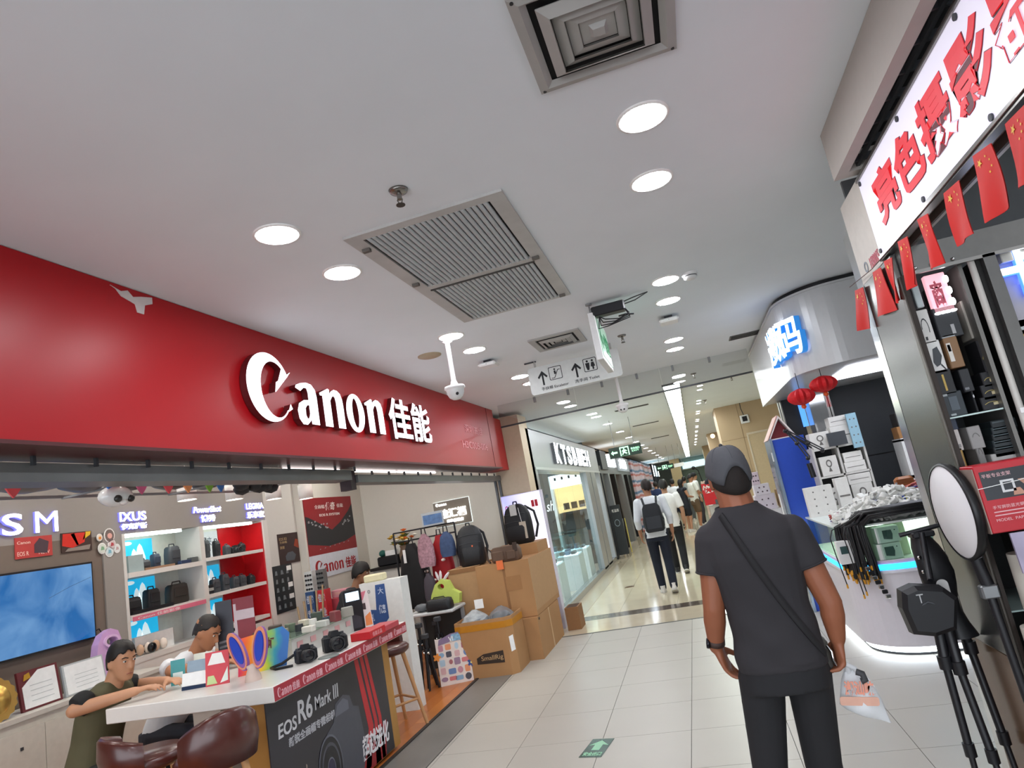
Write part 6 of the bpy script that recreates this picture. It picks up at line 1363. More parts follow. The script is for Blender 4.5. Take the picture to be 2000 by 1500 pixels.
# red and blue cables behind the heap
cb_ = thing('cable_bundle', 'tangle of red, blue and orange cables behind the white heap', 'cables', (1.4, 6.6, 1.05))
cols = ['#b23a34', '#8f2f38', '#54508a', '#c2603a', '#a84a48', '#6a3a55']
for k in range(18):
    y = 6.45+random.uniform(-.1, .12); P = []
    for q in range(9):
        f = q/8; P.append((1.08+.95*f, y+.08*math.sin(f*5+k), 1.03+.19*f+.03*math.sin(f*7+k*1.7)+random.uniform(0, .02)))
    MB().tube(P, .007, 6).obj('cable', mat('cable_%d' % (k % 6), cols[k % 6], .45), cb_)
MB().box(1.53, 2.9, 6.42, 7.2, .9, 1.0).obj('inner_shelf', mat('inner_shelf', '#c9c9c6', .5), kc)
for k in range(16):
    x = 1.9+.026*k; y = 6.62+random.uniform(-.06, .15); z = 1.025
    MB().ball((x, y, z), .05, .04, .025, n=7).obj('black_adapter', mat('blk_adp', '#2a2a2c', .45), origin=(x, y, z), **T('black adapter beside the red cables, %s counted from the left of its pile' % ordinal(k), 'adapter', 'black adapters beside the red cables'))
MB().loft_pts([rrect(1.72, 1.86, 6.35, 6.45, .03), rrect(1.7, 1.84, 6.35, 6.45, .03)], True, True) if False else None
t = thing('tan_pouch', 'tan leather pouch standing behind the cables', 'pouch', (1.78, 6.62, 1.2)); MB().box(1.7, 1.86, 6.58, 6.66, 1.15, 1.28, bev=.03).obj('body', mat('tan_leather', '#9a6238', .4), t); MB().box(1.71, 1.85, 6.575, 6.58, 1.22, 1.26).obj('flap', mat('tan_dark', '#7e4e2c', .4), t)
# black cables draped over the front edge with yellow tips
bc = thing('black_cables', 'thick bunch of black cables draped over the kiosk edge, yellow tipped', 'cables', (1.3, 5.7, 1.03))
ytip = mat('tip_yellow', '#d99a2a', .4)
for k in range(60):
    yb = 5.86+.09*math.sin(k*2.1)-.1*(k % 4)/4; zb = 1.03+.012*(k % 5); L = random.uniform(.3, .42)
    xd = 1.02+.12*random.random(); out = .03+.03*random.random()
    ang = PI+PI/2*(.28+.34*random.random()); ex, ey = 1.47+(.45+out)*math.cos(ang), 6.2+(.45+out)*math.sin(ang)
    P = [(2.05, yb+.02, zb+.03), (1.8, yb, zb+.03), (1.55, yb-.02, zb+.035), (1.35, yb-.01, zb+.03), ((ex+1.3)/2, (ey+yb)/2, zb+.02), (ex, ey, 1.0), (ex-.005, ey-.01, .93), (ex+.01*math.sin(k), ey-.012, 1.0-L*.7), (ex+.015*math.sin(k), ey-.012, 1.0-L)]
    MB().tube(P, .011, 6).obj('cable', mat('cable_black', '#141416', .4), bc)
    MB().cyl((P[-1][0], P[-1][1], P[-1][2]), (P[-1][0], P[-1][1], P[-1][2]-.035), .008, n=7).obj('yellow_tip', ytip, bc)
for k, (px, py) in enumerate(((1655, 1142), (1688, 1162), (1693, 1156))):
    e = OY(px, py, 5.7); x = e.x
    P = [(x+.1, 5.8, 1.03), (x-.0, 5.74, 1.01), (x-.03, 5.715, .95), (x-.02, 5.71, .8), (x, 5.71, e.z)]
    MB().tube(P, .0045, 6).obj('thin_cable', MATS['cable_black'], bc); MB().cyl((x, 5.71, e.z), (x, 5.71, e.z-.03), .007, n=7).obj('orange_tip', ytip, bc)
cl = thing('clip_chain', 'chain of small black and silver clips hanging below the cables', 'clips', (1.2, 5.7, .8))
for k in range(8): MB().box(1.12+.012*k-.02, 1.12+.012*k+.02, 5.78-.012*k, 5.8-.012*k, .7-.035*k, .73-.035*k, bev=.006).obj('clip', black if k % 2 == 0 else chrome, cl)
# sim card box, orange box
c = OY(1745, 992, 6.05)
t = thing('blue_box', 'blue and yellow box with pale label standing on the kiosk top', 'box', (c.x, 6.08, 1.006))
M = TR(c.x, 6.08, 1.006) @ RZ(-.15)
MB().box(-.11, .11, -.03, .03, 0, .15, M).obj('body', mat('sim_blue', '#1d3fa0', .4), t); MB().box(.111, .118, -.03, .03, 0, .15, M).obj('yellow_side', mat('sim_yellow', '#c9c24a', .4), t); MB().box(-.03, .09, -.033, -.03, .02, .12, M).obj('pale_label', paper, t)
t = thing('orange_box', 'small orange-red box at the right end of the kiosk top', 'box', (1.78, 6.1, 1.006)); MB().box(1.72, 1.86, 6.05, 6.15, 1.006, 1.1, bev=.006).obj('body', mat('orange_red', '#d9482a', .4), t); MB().box(1.75, 1.8, 6.045, 6.05, 1.03, 1.07).obj('label', paper, t)
t = thing('cream_sheet', 'cream plastic sheet behind the blue box on the kiosk top', 'sheet', (1.5, 6.3, 1.006)); MB().box(1.38, 1.66, 6.28, 6.3, 1.006, 1.16).obj('sheet', mat('cream_plastic', '#cdbf94', .4), t)

# round soffit with glowing letters
ks = thing('kiosk_fascia', 'curved white kiosk fascia with glowing blue-white characters', 'shop sign', (1.3, 6, 2.3))
fw = mat('kiosk_fascia_white', '#c9cacb', .28, .1, vary=.02)
kwall('fascia', -.04, 0, 2.3, 2.97, fw, ks, yend=8.6); kwall('shadow_gap', -.05, -.02, 2.97, CEIL, black, ks, yend=8.6); kwall('rim', -.04, .015, 2.955, 2.972, fw, ks, yend=8.6)
A = kpath(-.04, yend=8.6); MB().prism(A+[(3.2, 8.6)], 2.31, 2.33).obj('underside', fw, ks)
MB().prism(rrect(1.5, 2.4, 6.2, 7.2, .1), 2.3, 2.312).obj('under_light', glow('kiosk_ceiling_light', '#eef2ff', 4), ks)
MB().box(1.47+.3, 1.474+.3, 5.748, 5.75, 2.3, 2.96).obj('seam', mat('seam_grey', '#8a8c8e', .5), ks)
kb = glow('kiosk_letter', '#eef8ff', 1.5); kbs = glow('kiosk_letter_side', '#2f86d8', .5)
for k, (ch, deg) in enumerate((('码', 215), ('数', 192), ('达', 178))):
    if deg > 185:
        a = math.radians(deg); o = (1.47+.455*math.cos(a), 6.2+.455*math.sin(a), 2.46); u = (-math.sin(a), math.cos(a), 0)
    else: o = (1.012, 6.38, 2.46); u = (0, 1, 0)
    u = Vector(u); M = FR(o, u if Vector(u).cross(Vector((0, 0, 1))).x < 0 else -u, (0, 0, 1))
    m = MB(M); m.mi(1).text(ch, -.13, 0, .26, .32, .06, bold=.03); m.mi(0).text(ch, -.13, 0, .26, .32, .005, bold=.02, d0=.061); m.obj('glowing_letter', [kb, kbs], ks)
# two red lantern tassels hanging
for k, (px, py, y) in enumerate(((1565, 775, 6.0), (1608, 750, 6.0))):
    c = OY(px, py, y)
    t = thing('red_lantern', 'red pleated paper lantern under the kiosk fascia, %s one' % ['left', 'right'][k], 'lantern', (c.x, y, 2.3))
    R = []
    for q in range(9):
        f = q/8; r = .02+.085*math.sin(PI*f)**.6
        R.append([((r*(1+.1*math.cos(12*a)))*math.cos(a)+c.x, (r*(1+.1*math.cos(12*a)))*math.sin(a)+y, c.z-.07+.14*f) for a in [2*PI*i/48 for i in range(48)]])
    MB().loft_pts(R, smooth=False).obj('paper', mat('lantern_red', '#c8141c', .6), t)
    MB().cyl((c.x, y, c.z+.07), (c.x, y, 2.32), .003, n=5).obj('string', black, t)
    MB().ball((c.x, y, c.z-.085), .022, n=8).obj('bead', mat('bead_orange', '#d9582a', .4), t)
    for q in range(4): MB().cyl((c.x+.006*(q-1.5), y, c.z-.1), (c.x+.009*(q-1.5), y, c.z-.2), .0025, n=4).obj('tassel', MATS['lantern_red'], t) if k else None

# back wall of the kiosk
kd = mat('kiosk_charcoal', '#33363a', .5, vary=.04)
bw = thing('kiosk_wall', 'charcoal panelled back wall of the kiosk', 'wall panel', (2.2, 8.2, 0))
for k, (z0, z1) in enumerate(((0, 1.48), (1.495, 2.36), (2.375, 3.0))): MB().box(1.66, 3.3, 8.1, 8.2, z0, z1).obj('panel', kd, bw)
MB().box(1.66, 3.3, 8.12, 8.19, 0, 3).obj('dark_joint', black, bw)
t = thing('glossy_pillar', 'glossy pale mirror-clad pillar with steel edges behind the lanterns', 'pillar', (1.55, 8.1, 0))
MB().box(1.43, 1.6, 7.95, 8.25, 0, 2.98).obj('cladding', mat('mirror_clad', '#c4c6c6', .08, .6), t)
for x in (1.6, 1.63): MB().box(x, x+.02, 7.93, 8.2, 0, 2.98).obj('steel_edge', steel, t)
t = thing('black_screen', 'tall black panel with silver edge left of the glossy pillar', 'panel', (1.25, 8.0, 0))
MB().box(1.2, 1.4, 8.34, 8.4, 0, 2.4).obj('panel', mat('panel_black', '#232428', .45), t)
for x in (1.16, 1.185): MB().box(x, x+.012, 8.32, 8.4, 0, 2.45).obj('silver_edge', steel, t)
MB().box(1.37, 1.43, 8.3, 8.32, 1.95, 2.3).obj('blue_screen', glow('blue_screen', '#4f8fe0', 1.3), t)
MB().ball((1.45, 7.9, 2.45), .03, n=8).obj('spot_bulb', glow('spot_bulb', '#ffffff', 8), origin=(1.45, 7.9, 2.45), **T('small bright bulb under the fascia left of the lanterns', 'lamp'))
# blue cabinet with pink open box on top
t = thing('blue_cabinet', 'tall blue cabinet with silver glazed front edge facing the corridor', 'cabinet', (1.05, 8.0, 0))
MB().box(.92, 1.26, 7.8, 8.3, 0, 1.85).obj('body', mat('cabinet_blue', '#1540a8', .45), t)
MB().box(.9, .925, 7.78, 8.32, 0, 1.87).obj('silver_front', mat('cabinet_silver', '#8596a8', .25, .6), t)
MB().box(.895, .9, 7.9, 8.25, .9, 1.6).obj('glass_door', mat('cab_glass', '#5c6a74', .08, .2, vary=.5, scale=8), t)
MB().box(.893, .899, 7.84, 7.87, 1.62, 1.72).obj('white_tag', paper, t)
MB(FR((.895, 8.2, .95), (0, -1, 0), (0, .4, 1))).prism([(0, 0), (.08, 0), (.08, .3), (0, .3)], 0, .004).obj('hanging_card', paper, t)
t = thing('pink_box', 'pink and red tent-shaped box on the blue cabinet', 'box', (1.05, 8.0, 1.852))
MB(FR((.9, 7.85, 1.853), (1, 0, 0), (0, 0, 1))).prism([[(0, 0), (.3, 0), (.16, .26)], [(.02, .012), (.275, .012), (.16, .23)]], -.4, 0).obj('shell', mat('tent_white', '#e0d6d2', .5), t)
MB(FR((.92, 7.95, 1.865), (1, 0, 0), (0, 0, 1))).prism([(0, 0), (.25, 0), (.14, .2)], -.1, 0).obj('inside', mat('tent_maroon', '#7a1822', .5), t)
MB().add([(.895, 7.85, 1.86), (1.055, 7.85, 2.11), (1.055, 8.25, 2.11), (.895, 8.25, 1.86), (.885, 7.85, 1.86), (1.045, 7.85, 2.115), (1.045, 8.25, 2.115), (.885, 8.25, 1.86)], [(0, 1, 2, 3), (7, 6, 5, 4), (0, 4, 5, 1), (3, 2, 6, 7), (1, 5, 6, 2), (0, 3, 7, 4)]).obj('pink_slope', mat('tent_pink', '#d9a89a', .5), t)
# shelves of white boxes
t = thing('kiosk_shelf', 'black and white kiosk shelves stacked with white boxes', 'shelf', (1.5, 7.6, 0))
for z in (1.02, 1.37, 1.66): MB().box(1.27, 1.75, 7.5, 7.8, z-.02, z).obj('board', mat('shelf_ivory', '#d2d0ca', .4), t)
for x in (1.26, 1.5, 1.75): MB().box(x-.01, x+.01, 7.5, 7.8, 0, 1.68).obj('upright', mat('upright_ivory', '#c9c7c1', .4), t)
MB().box(1.26, 1.76, 7.79, 7.8, 0, 1.68).obj('back', black, t)
def wbox(x, y, z, w_, d_, h_, lb, pr='figure', c='#dedcd6'):
    b_ = thing('white_box', lb, 'box', (x, y, z)); MB().box(x-w_/2, x+w_/2, y, y+d_, z, z+h_, bev=.003).obj('body', mat('wb_'+c[1:], c, .45), b_)
    Q = face_ny((x-w_/2, y, z)); mm = mat('wb_print', '#6d6a66', .5)
    if pr == 'figure': MB(Q).prism([ell(w_/2, h_*.62, w_*.17, h_*.2, n=14), ell(w_/2, h_*.62, w_*.11, h_*.13, n=12)], 0, .002).prism([(w_*.48, h_*.42), (w_*.52, h_*.42), (w_*.6, h_*.2), (w_*.4, h_*.2)], 0, .002).obj('product_print', mm, b_)
    if pr == 'dots':
        for k in range(8): MB(Q).prism(ell(w_*(.3+.4*(k % 2)), h_*(.14+.23*(k//2)), .008, .008, n=8), 0, .002).obj('dot_print', mm, b_)
    if pr == 'line': MB(Q).prism([(w_*.1, h_*.45), (w_*.9, h_*.45), (w_*.9, h_*.5), (w_*.1, h_*.5)], 0, .002).obj('line_print', mm, b_)
    return b_
wbox(1.36, 7.5, 1.021, .16, .2, .22, 'white box with headset print on the lower kiosk shelf, left')
wbox(1.625, 7.5, 1.021, .2, .2, .22, 'white box with headset print on the lower kiosk shelf, right')
wbox(1.625, 7.5, 1.242, .22, .2, .1, 'flat white box on top of the right headset box', 'line')
wbox(1.38, 7.5, 1.371, .17, .2, .2, 'white box with lamp print on the middle kiosk shelf, left')
wbox(1.62, 7.5, 1.371, .2, .2, .1, 'lower of two flat white boxes on the middle shelf', 'line')
wbox(1.62, 7.5, 1.472, .18, .2, .1, 'upper of two flat white boxes on the middle shelf', 'line')
wbox(1.36, 7.5, 1.661, .2, .2, .17, 'white box with ring print on the top kiosk shelf')
wbox(1.58, 7.52, 1.661, .2, .2, .2, 'big white box on the top kiosk shelf under a flat one', 'line')
wbox(1.58, 7.52, 1.862, .18, .2, .1, 'flat white box topmost on the kiosk shelves', 'line')
wbox(1.7, 7.46, 1.6, .1, .03, .36, 'pale blue blister card with dark tools at the shelf end', 'dots', '#8fb4c4')
wbox(1.16, 7.2, 1.0, .26, .1, .3, 'white power strip box with rows of dots before the blue cabinet', 'dots')
wbox(1.4, 7.25, 1.0, .12, .12, .34, 'slim white box beside the dotted power strip box', 'line')
MB().box(1.42, 1.6, 7.44, 7.47, 1.66, 1.8).obj('grey_tablet', mat('tablet_grey', '#45484c', .3), origin=(1.5, 7.45, 1.66), **T('dark grey tablet standing on the top kiosk shelf', 'tablet'))
# right end shelf by the column
t = thing('side_shelf', 'white framed side shelf with cartons at the right of the charcoal wall', 'shelf', (2.35, 7.6, 0))
for x in (2.1, 2.5): MB().box(x, x+.03, 7.5, 7.8, 0, 1.6).obj('post', wpl, t)
for z in (1.2, 1.58): MB().box(2.1, 2.53, 7.5, 7.8, z, z+.03).obj('board', wpl, t)
for k, (x, z, w_, h_, c, ds) in enumerate(((2.2, 1.611, .2, .12, '#a3764a', 'brown carton on the white side shelf'), (2.2, 1.732, .16, .14, '#33312f', 'black studded case on the brown carton'), (2.4, 1.611, .14, .2, '#d8d8d4', 'white carton at the end of the side shelf'), (2.3, 1.231, .14, .22, '#7a5238', 'dark brown carton inside the white side shelf'))):
    b_ = thing('carton', ds, 'box', (x, 7.6, z)); MB().box(x-w_/2, x+w_/2, 7.52, 7.72, z, z+h_, bev=.004).obj('body', mat('sc_%d' % k, c, .5), b_); MB().box(x-w_*.2, x+w_*.2, 7.515, 7.52, z+h_*.3, z+h_*.6).obj('label', mat('sc_label', '#b9b0a2', .5), b_)
# black desk-lamp / microphone arm
t = thing('microphone_arm', 'black jointed microphone arm hanging before the white boxes', 'microphone arm', (1.2, 7.1, 1.9))
P = [OY(1533, 842, 7.1), OY(1556, 866, 7.05), OY(1578, 895, 7.0), OY(1580, 905, 7.0)]
P2 = [OY(1537, 845, 7.12), OY(1578, 866, 7.1), OY(1606, 880, 7.05)]
for off in (0, .022):
    MB().tube([p+Vector((off, 0, off*.4)) for p in P[:3]], .007, 6).obj('arm_bar', black, t)
    MB().tube([p+Vector((off, 0, off*.4)) for p in P2], .007, 6).obj('arm_bar', black, t)
for p in (P[0], P[1], P[2], P2[1], P2[2]): MB().ball(p, .022, n=8).obj('joint', black, t)
MB().cyl(P[3], (P[3].x+.01, P[3].y, P[3].z-.14), .026, n=12).obj('microphone', black, t)
MB().cyl(P[0], (1.28, 7.55, 1.672), .01, n=8).obj('bracket', black, t)
# ================================================================== the photography shop on the right, nearest the camera
RX_ = 1.0
# ceiling soffit with linear grille above the sign
sf = thing('ceiling_soffit', 'grey-beige boxed soffit with dark linear grille above the white sign', 'soffit', (1.1, 1.2, 2.8))
sm = mat('soffit_paint', '#a8a29a', .6, vary=.03)
MB().box(.9, .95, -4, 3.06, 2.78, CEIL-.002).box(.95, 1.6, 3.0, 3.06, 2.78, CEIL-.002).obj('fascia', sm, sf)
MB().box(.95, 1.6, -4, 3.0, 2.87, 2.88).obj('grille_back', hole_m, sf)
for k in range(30): MB().box(.95, 1.05, 2.95-.16*k, 2.96-.16*k, 2.8, 2.83).obj('grille_bar', darkgrey, sf)
MB().box(.985, 1.0, -4, 3.0, 2.795, 2.815).obj('grille_rail', darkgrey, sf)
# lit sign
Y0, Y1, Z0, Z1 = -1.2, 3.08, 2.392, 2.752
sgn = thing('lightbox_sign', 'long white lightbox sign with red Chinese characters', 'shop sign', (1.05, 1.5, 2.39))
MB().box(RX_, RX_+.12, Y0, Y1, Z0, Z1).obj('case', mat('case_grey', '#b9b6b4', .4), sgn)
MB().box(RX_-.004, RX_, Y0, Y1-.004, Z0+.004, Z1-.004).obj('lit_face', glow('sign_face', '#e2dfee', .33), sgn)
MB().box(RX_-.012, RX_+.02, Y0, Y1, Z0-.02, Z0+.004).obj('bottom_rail', steel, sgn)
MB().box(RX_-.012, RX_+.12, Y0, Y1, Z1-.004, Z1+.012).obj('top_rail', steel, sgn)
for k, y in enumerate((3.05, 2.5, 1.95, 1.4)):
    for z in (Z0+.02, Z1-.02): MB().cyl((RX_-.01, y, z), (RX_-.003, y, z), .011, n=10).obj('screw', darkgrey, sgn)
Q = face_nx((RX_-.004, 0, 0)); lr = mat('sign_letter_red', '#cf3b45', .4, emit=.35, ecol='#d8343c'); lo = mat('sign_letter_outline', '#6a2a34', .4)
for ch, ya, yb in (('亮', 2.93, 2.67), ('色', 2.655, 2.39), ('摄', 2.375, 2.115), ('影', 2.095, 1.845), ('器', 1.825, 1.575), ('材', 1.555, 1.3)):
    m = MB(Q); m.mi(1).text(ch, -ya-.002, 2.474, ya-yb+.004, .214, .002, bold=.045); m.mi(0).text(ch, -ya, 2.476, ya-yb, .21, .002, bold=.03, d0=.002); m.obj('red_character', [lr, lo], sgn)
# plate with unit number at the end of the sign
pl = thing('unit_plate', 'cream end plate with red unit number beside the lightbox sign', 'sign', (1.02, 3.25, 2.36))
MB().box(RX_, RX_+.025, 3.085, 3.43, 2.365, 2.775).obj('plate', mat('plate_cream', '#c4beb4', .5), pl)
MB(face_nx((RX_, 0, 0))).text('H3B015', -3.24, 2.39, .14, .05, .003, bold=.01).obj('lettering', mat('unit_red', '#b8606a', .5), pl)
MB(face_nx((RX_, 0, 0))).prism([ell(-3.31, 2.42, .026, .026, n=20), ell(-3.31, 2.42, .018, .018, n=16)], 0, .003).obj('emblem', mat('emblem_grey', '#7a8086', .5), pl)
# steel pilaster
st = thing('steel_pilaster', 'brushed stainless steel pilaster at the corner of the right shop', 'pilaster', (1.05, 3.2, 0))
MB().box(RX_, RX_+.016, 2.99, 3.42, .0, 2.366).obj('broad_face', mat('pilaster_steel', '#7d7c79', .24, .9, vary=.12, scale=3), st)
MB().loft_pts([[(RX_, 3.43, 0), (RX_+.02, 3.6, 0), (RX_+.06, 3.6, 0), (RX_+.04, 3.43, 0)], [(RX_, 3.43, 2.66), (RX_+.02, 3.6, 2.66), (RX_+.06, 3.6, 2.66), (RX_+.04, 3.43, 2.66)]]).obj('bright_return', mat('bright_steel', '#c9c8c4', .16, .9), st)  # paler steel colour paints in the bright reflection on this angled strip
MB().box(RX_-.003, RX_, 2.99, 3.425, 0, .72).obj('brown_reflection_panel', mat('brown_reflection', '#5d4128', .25, .3, vary=.12, scale=4), st)  # brown reflection low on the steel, painted as a thin panel
MB().box(RX_+.005, RX_+.019, 2.95, 2.99, 0, 2.26).obj('dark_edge', mat('edge_bronze', '#2b2420', .4, .5), st)
MB().box(RX_-.001, RX_+.005, 2.965, 2.99, 0, 2.26).obj('edge_strip', mat('edge_strip', '#6b665f', .3, .7), st)
# lintel under the sign and wall behind the cabinet
ln = thing('door_lintel', 'steel lintel above the small display cabinet', 'lintel', (1.3, 2.98, 2.25))
MB().box(RX_+.02, 2.4, 2.94, 2.99, 2.262, 2.37).obj('beam', mat('lintel_steel', '#6e6d6a', .3, .8), ln)
MB().box(RX_+.03, 2.4, 2.93, 2.945, 2.25, 2.264).obj('lip', steel, ln)
for x in (1.06, 1.12, 1.2): MB().ball((x, 2.935, 2.275), .008, n=8).obj('bolt', chrome, ln)
MB().box(1.05, 1.06, -1, 2.95, 2.36, 2.39).obj('inner_beam', mat('inner_dark', '#3a302a', .5), ln)
# display cabinet whose open front looks back along the corridor
cbt = thing('display_cabinet', 'narrow display cabinet packed with dark accessory boxes in the right shop', 'cabinet', (1.13, 3.1, 0))
MB().box(1.017, 1.022, 3.0, 3.4, 0, 2.26).obj('side', mat('cab_dark', '#26221f', .5), cbt)
MB().box(1.03, 2.6, 3.4, 3.42, 0, 2.9).obj('back', mat('cab_back', '#4c4e50', .6), cbt)
MB().box(1.225, 1.24, 2.98, 3.4, 0, 2.26).obj('side', mat('cab_side_grey', '#6e6c68', .35, .6), cbt)
def atw(px, py, y=3.0): return OY(px, py, y)
for z in (OY(1860, 815, 3.0).z, 1.36, .9, .4): MB().box(1.023, 1.224, 2.99, 3.38, z-.006, z).obj('glass_shelf', mat('shelf_glass', '#b9cfca', .1), cbt)
zs = OY(1860, 815, 3.0).z
def c3(a, b_): return 1700+a*.2667, 500+b_*.2667
def wbx(name, a0, b0, a1, b1, c, lb, cat='box', depth=.12, y=3.02, marks=(), rough=.45, zmin=None, e=0):
    p = OY(*c3(a0, b0), y); q = OY(*c3(a1, b1), y); x0, x1 = min(p.x, q.x), max(p.x, q.x); z0, z1 = min(p.z, q.z), max(p.z, q.z)
    if zmin is not None: z0 = zmin
    t = thing(name, lb, cat, ((x0+x1)/2, y, z0)); MB().box(x0, x1, y, y+depth, z0, z1, bev=.003).obj('body', mat('wbx_'+c[1:], c, rough) if not e else glow('wbx_'+c[1:], c, e), t)
    Q = face_ny((x0, y, z0)); w_, h_ = x1-x0, z1-z0
    for nm, P, cc in marks: MB(Q).prism([(a*w_, b2*h_) for a, b2 in P], 0, .002).obj(nm, mat('mk_'+cc[1:], cc, .4), t)
    return t, Q, w_, h_
sqm = lambda a, b_, c, d: [(a, b_), (c, b_), (c, d), (a, d)]
wbx('blank_sheet', 290, 200, 400, 370, '#b9c2c2', 'pale blank panel at the top left of the display cabinet', 'panel', .02)
t, Q, w_, h_ = wbx('lit_pink_sign', 385, 150, 625, 385, '#e2a9b4', 'pink-white lit sign with red characters at the cabinet top', 'sign', .03, e=.9)
MB(Q).text('商', w_*.15, h_*.12, w_*.55, h_*.7, .003, bold=.03).obj('red_character', mat('pink_red', '#c85a6c', .5), t)
for k in range(4): MB(Q).prism(ell(w_*(.15+.24*k), -.004, .014, .006, n=10), 0, .004).obj('bulb', glow('white_bulb', '#f6faff', 8), t)
for k in range(3): MB(Q).prism(ell(w_*(1.0), h_*(.2+.3*k), .008, .016, n=10), 0, .004).obj('bulb', MATS['white_bulb'], t)
ARC = lambda a0, a1, r, cx, cy: [(cx+r*math.cos(a0+(a1-a0)*i/8), cy+r*math.sin(a0+(a1-a0)*i/8)) for i in range(9)]+[(cx+(r-.04)*math.cos(a1+(a0-a1)*i/8), cy+(r-.04)*math.sin(a1+(a0-a1)*i/8)) for i in range(9)]
wbx('white_box', 325, 405, 490, 628, '#c9c7c2', 'white box with black cable loop print, upper left in the cabinet', marks=[('cable_print', ARC(-.5, 3.2, .3, .42, .45), '#26262a'), ('plug_print', sqm(.2, .1, .36, .2), '#1c1c1e')])
wbx('white_box', 400, 632, 575, 845, '#d2d1cd', 'white box with charger print below the cable box', marks=[('charger_print', [(.15, .35), (.35, .75), (.7, .8), (.85, .5), (.6, .25), (.3, .2)], '#34383c'), ('cord_print', [(.6, .22), (.9, .03), (.93, .06), (.65, .27)], '#26262a')])
wbx('black_box', 445, 390, 690, 575, '#26282b', 'black box with small pale label below the lit pink sign', marks=[('pale_label', sqm(.55, .1, .7, .4), '#9a9a9a'), ('silver_line', sqm(.05, .02, .6, .06), '#8e9294')])
wbx('brown_carton', 520, 585, 700, 805, '#7f5f40', 'brown carton with white label in the middle of the cabinet', marks=[('white_label', sqm(.1, .2, .4, .75), '#cfcac2'), ('print', sqm(.15, .5, .35, .7), '#6a625a')])
wbx('black_box', 455, 845, 640, 1000, '#1a1a1c', 'black box with gold side lettering at mid height', marks=[('gold_lettering', sqm(.4, .15, .52, .8), '#b89a4a')])
wbx('black_box', 640, 835, 770, 985, '#202124', 'plain black box right of the gold lettered one', marks=[('sheen_label', sqm(.1, .1, .5, .2), '#6a6c70')])
wbx('clear_case', 510, 1010, 725, 1175, '#2a3136', 'clear-cased dark gadget box standing on the glass shelf', zmin=zs+.001, marks=[('frame_print', sqm(.3, .25, .7, .8), '#49525a'), ('label', sqm(.08, .86, .3, .95), '#a0a6a8'), ('label', sqm(.2, .04, .45, .12), '#a0a6a8')])
wbx('black_box', 735, 990, 800, 1140, '#1f2023', 'narrow black box with oval badge on the glass shelf', zmin=zs+.001, marks=[('oval_badge', [(x*.35+.5, y*.08+.75) for x, y in ell(0, 0, 1, 1, n=12)], '#b9bcbc')])
for k, (b0, b1) in enumerate(((620, 850), (855, 945), (950, 1035), (1040, 1120))):
    wbx('black_box', 800-30*(k == 0)+0, b0, 910+30*k-(10 if k else 0), b1, '#17171a', 'black box with gold arc, %s of the right-hand stack in the cabinet' % ['topmost', 'second', 'third', 'lowest'][k], zmin=zs+.001 if k == 3 else None, marks=[('gold_arc', ARC(.7, 2.4, .5, .5, .1), '#9a8a4c'), ('gold_label', sqm(.55, .3, .8, .5), '#b8ac88')])
wbx('white_box', 585, 1275, 690, 1420, '#c6c0ba', 'white carton with grey print below the glass shelf', marks=[('print', sqm(.4, .15, .75, .3), '#8c8a88')])
wbx('grey_box', 700, 1255, 850, 1400, '#8e8c8a', 'grey carton with curved emblem below the glass shelf', marks=[('emblem', ARC(.4, 2.7, .3, .5, .4), '#6a6866')])
wbx('yellow_box', 625, 1410, 760, 1690, '#b08c4c', 'tan yellow box with pale figure print below the white carton', marks=[('figure_print', [(.3, .3), (.6, .3), (.65, .65), (.25, .6)], '#b3a7ae'), ('dark_print', [(.35, .75), (.55, .78), (.5, .88), (.38, .86)], '#3a3030')])
wbx('grey_box', 770, 1410, 900, 1640, '#7e7c7a', 'tall grey carton right of the tan yellow box', marks=[('emblem', ARC(.4, 2.7, .3, .5, .7), '#5e5c5a')])
for k in range(5): wbx('black_pack', 875+5*k, 1210+48*k, 1085+8*k, 1252+48*k, ['#1c2326', '#20292c', '#1a2022', '#222b2e', '#1b1f21'][k], 'flat black pack, %s from top of the pile at the cabinet right' % ordinal(k), 'pack', marks=[('sheen_edge', sqm(.05, .75, .95, .85), '#3f4c50')])
wbx('blue_bag', 560, 1195, 650, 1270, '#2a3448', 'dark blue bag under the left end of the glass shelf', 'bag')
wbx('white_tray', 880, 1455, 1125, 1490, '#b5b3b0', 'white tray under the pile of black packs', 'tray')
wbx('steel_duct', 655, 330, 815, 590, '#98948a', 'pale steel duct panel right of the lit pink sign', 'panel', .1, 3.04)
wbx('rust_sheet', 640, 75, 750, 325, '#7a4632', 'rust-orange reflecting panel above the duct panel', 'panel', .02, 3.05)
# white pipe, dark gap, post
MB().cyl((1.267, 2.96, 0), (1.267, 2.96, 2.26), .013, n=12).obj('pipe', mat('pipe_white', '#bab7b0', .35), origin=(1.267, 2.96, 0), **T('white vertical pipe between cabinet and steel post', 'pipe'))
MB().box(1.259, 1.275, 2.945, 2.975, 1.62, 1.64).obj('pipe_clip', wpl, bpy.data.objects['pipe'])
t = thing('steel_post', 'grey steel door post right of the white pipe', 'post', (1.32, 2.95, 0))
MB().box(1.283, 1.3, 2.96, 3.1, 0, 2.26).obj('dark_gap', mat('gap_black', '#15130f', .6), t); MB().box(1.3, 1.345, 2.93, 3.05, 0, 2.262).obj('post', mat('post_steel', '#6b6a68', .3, .8), t)
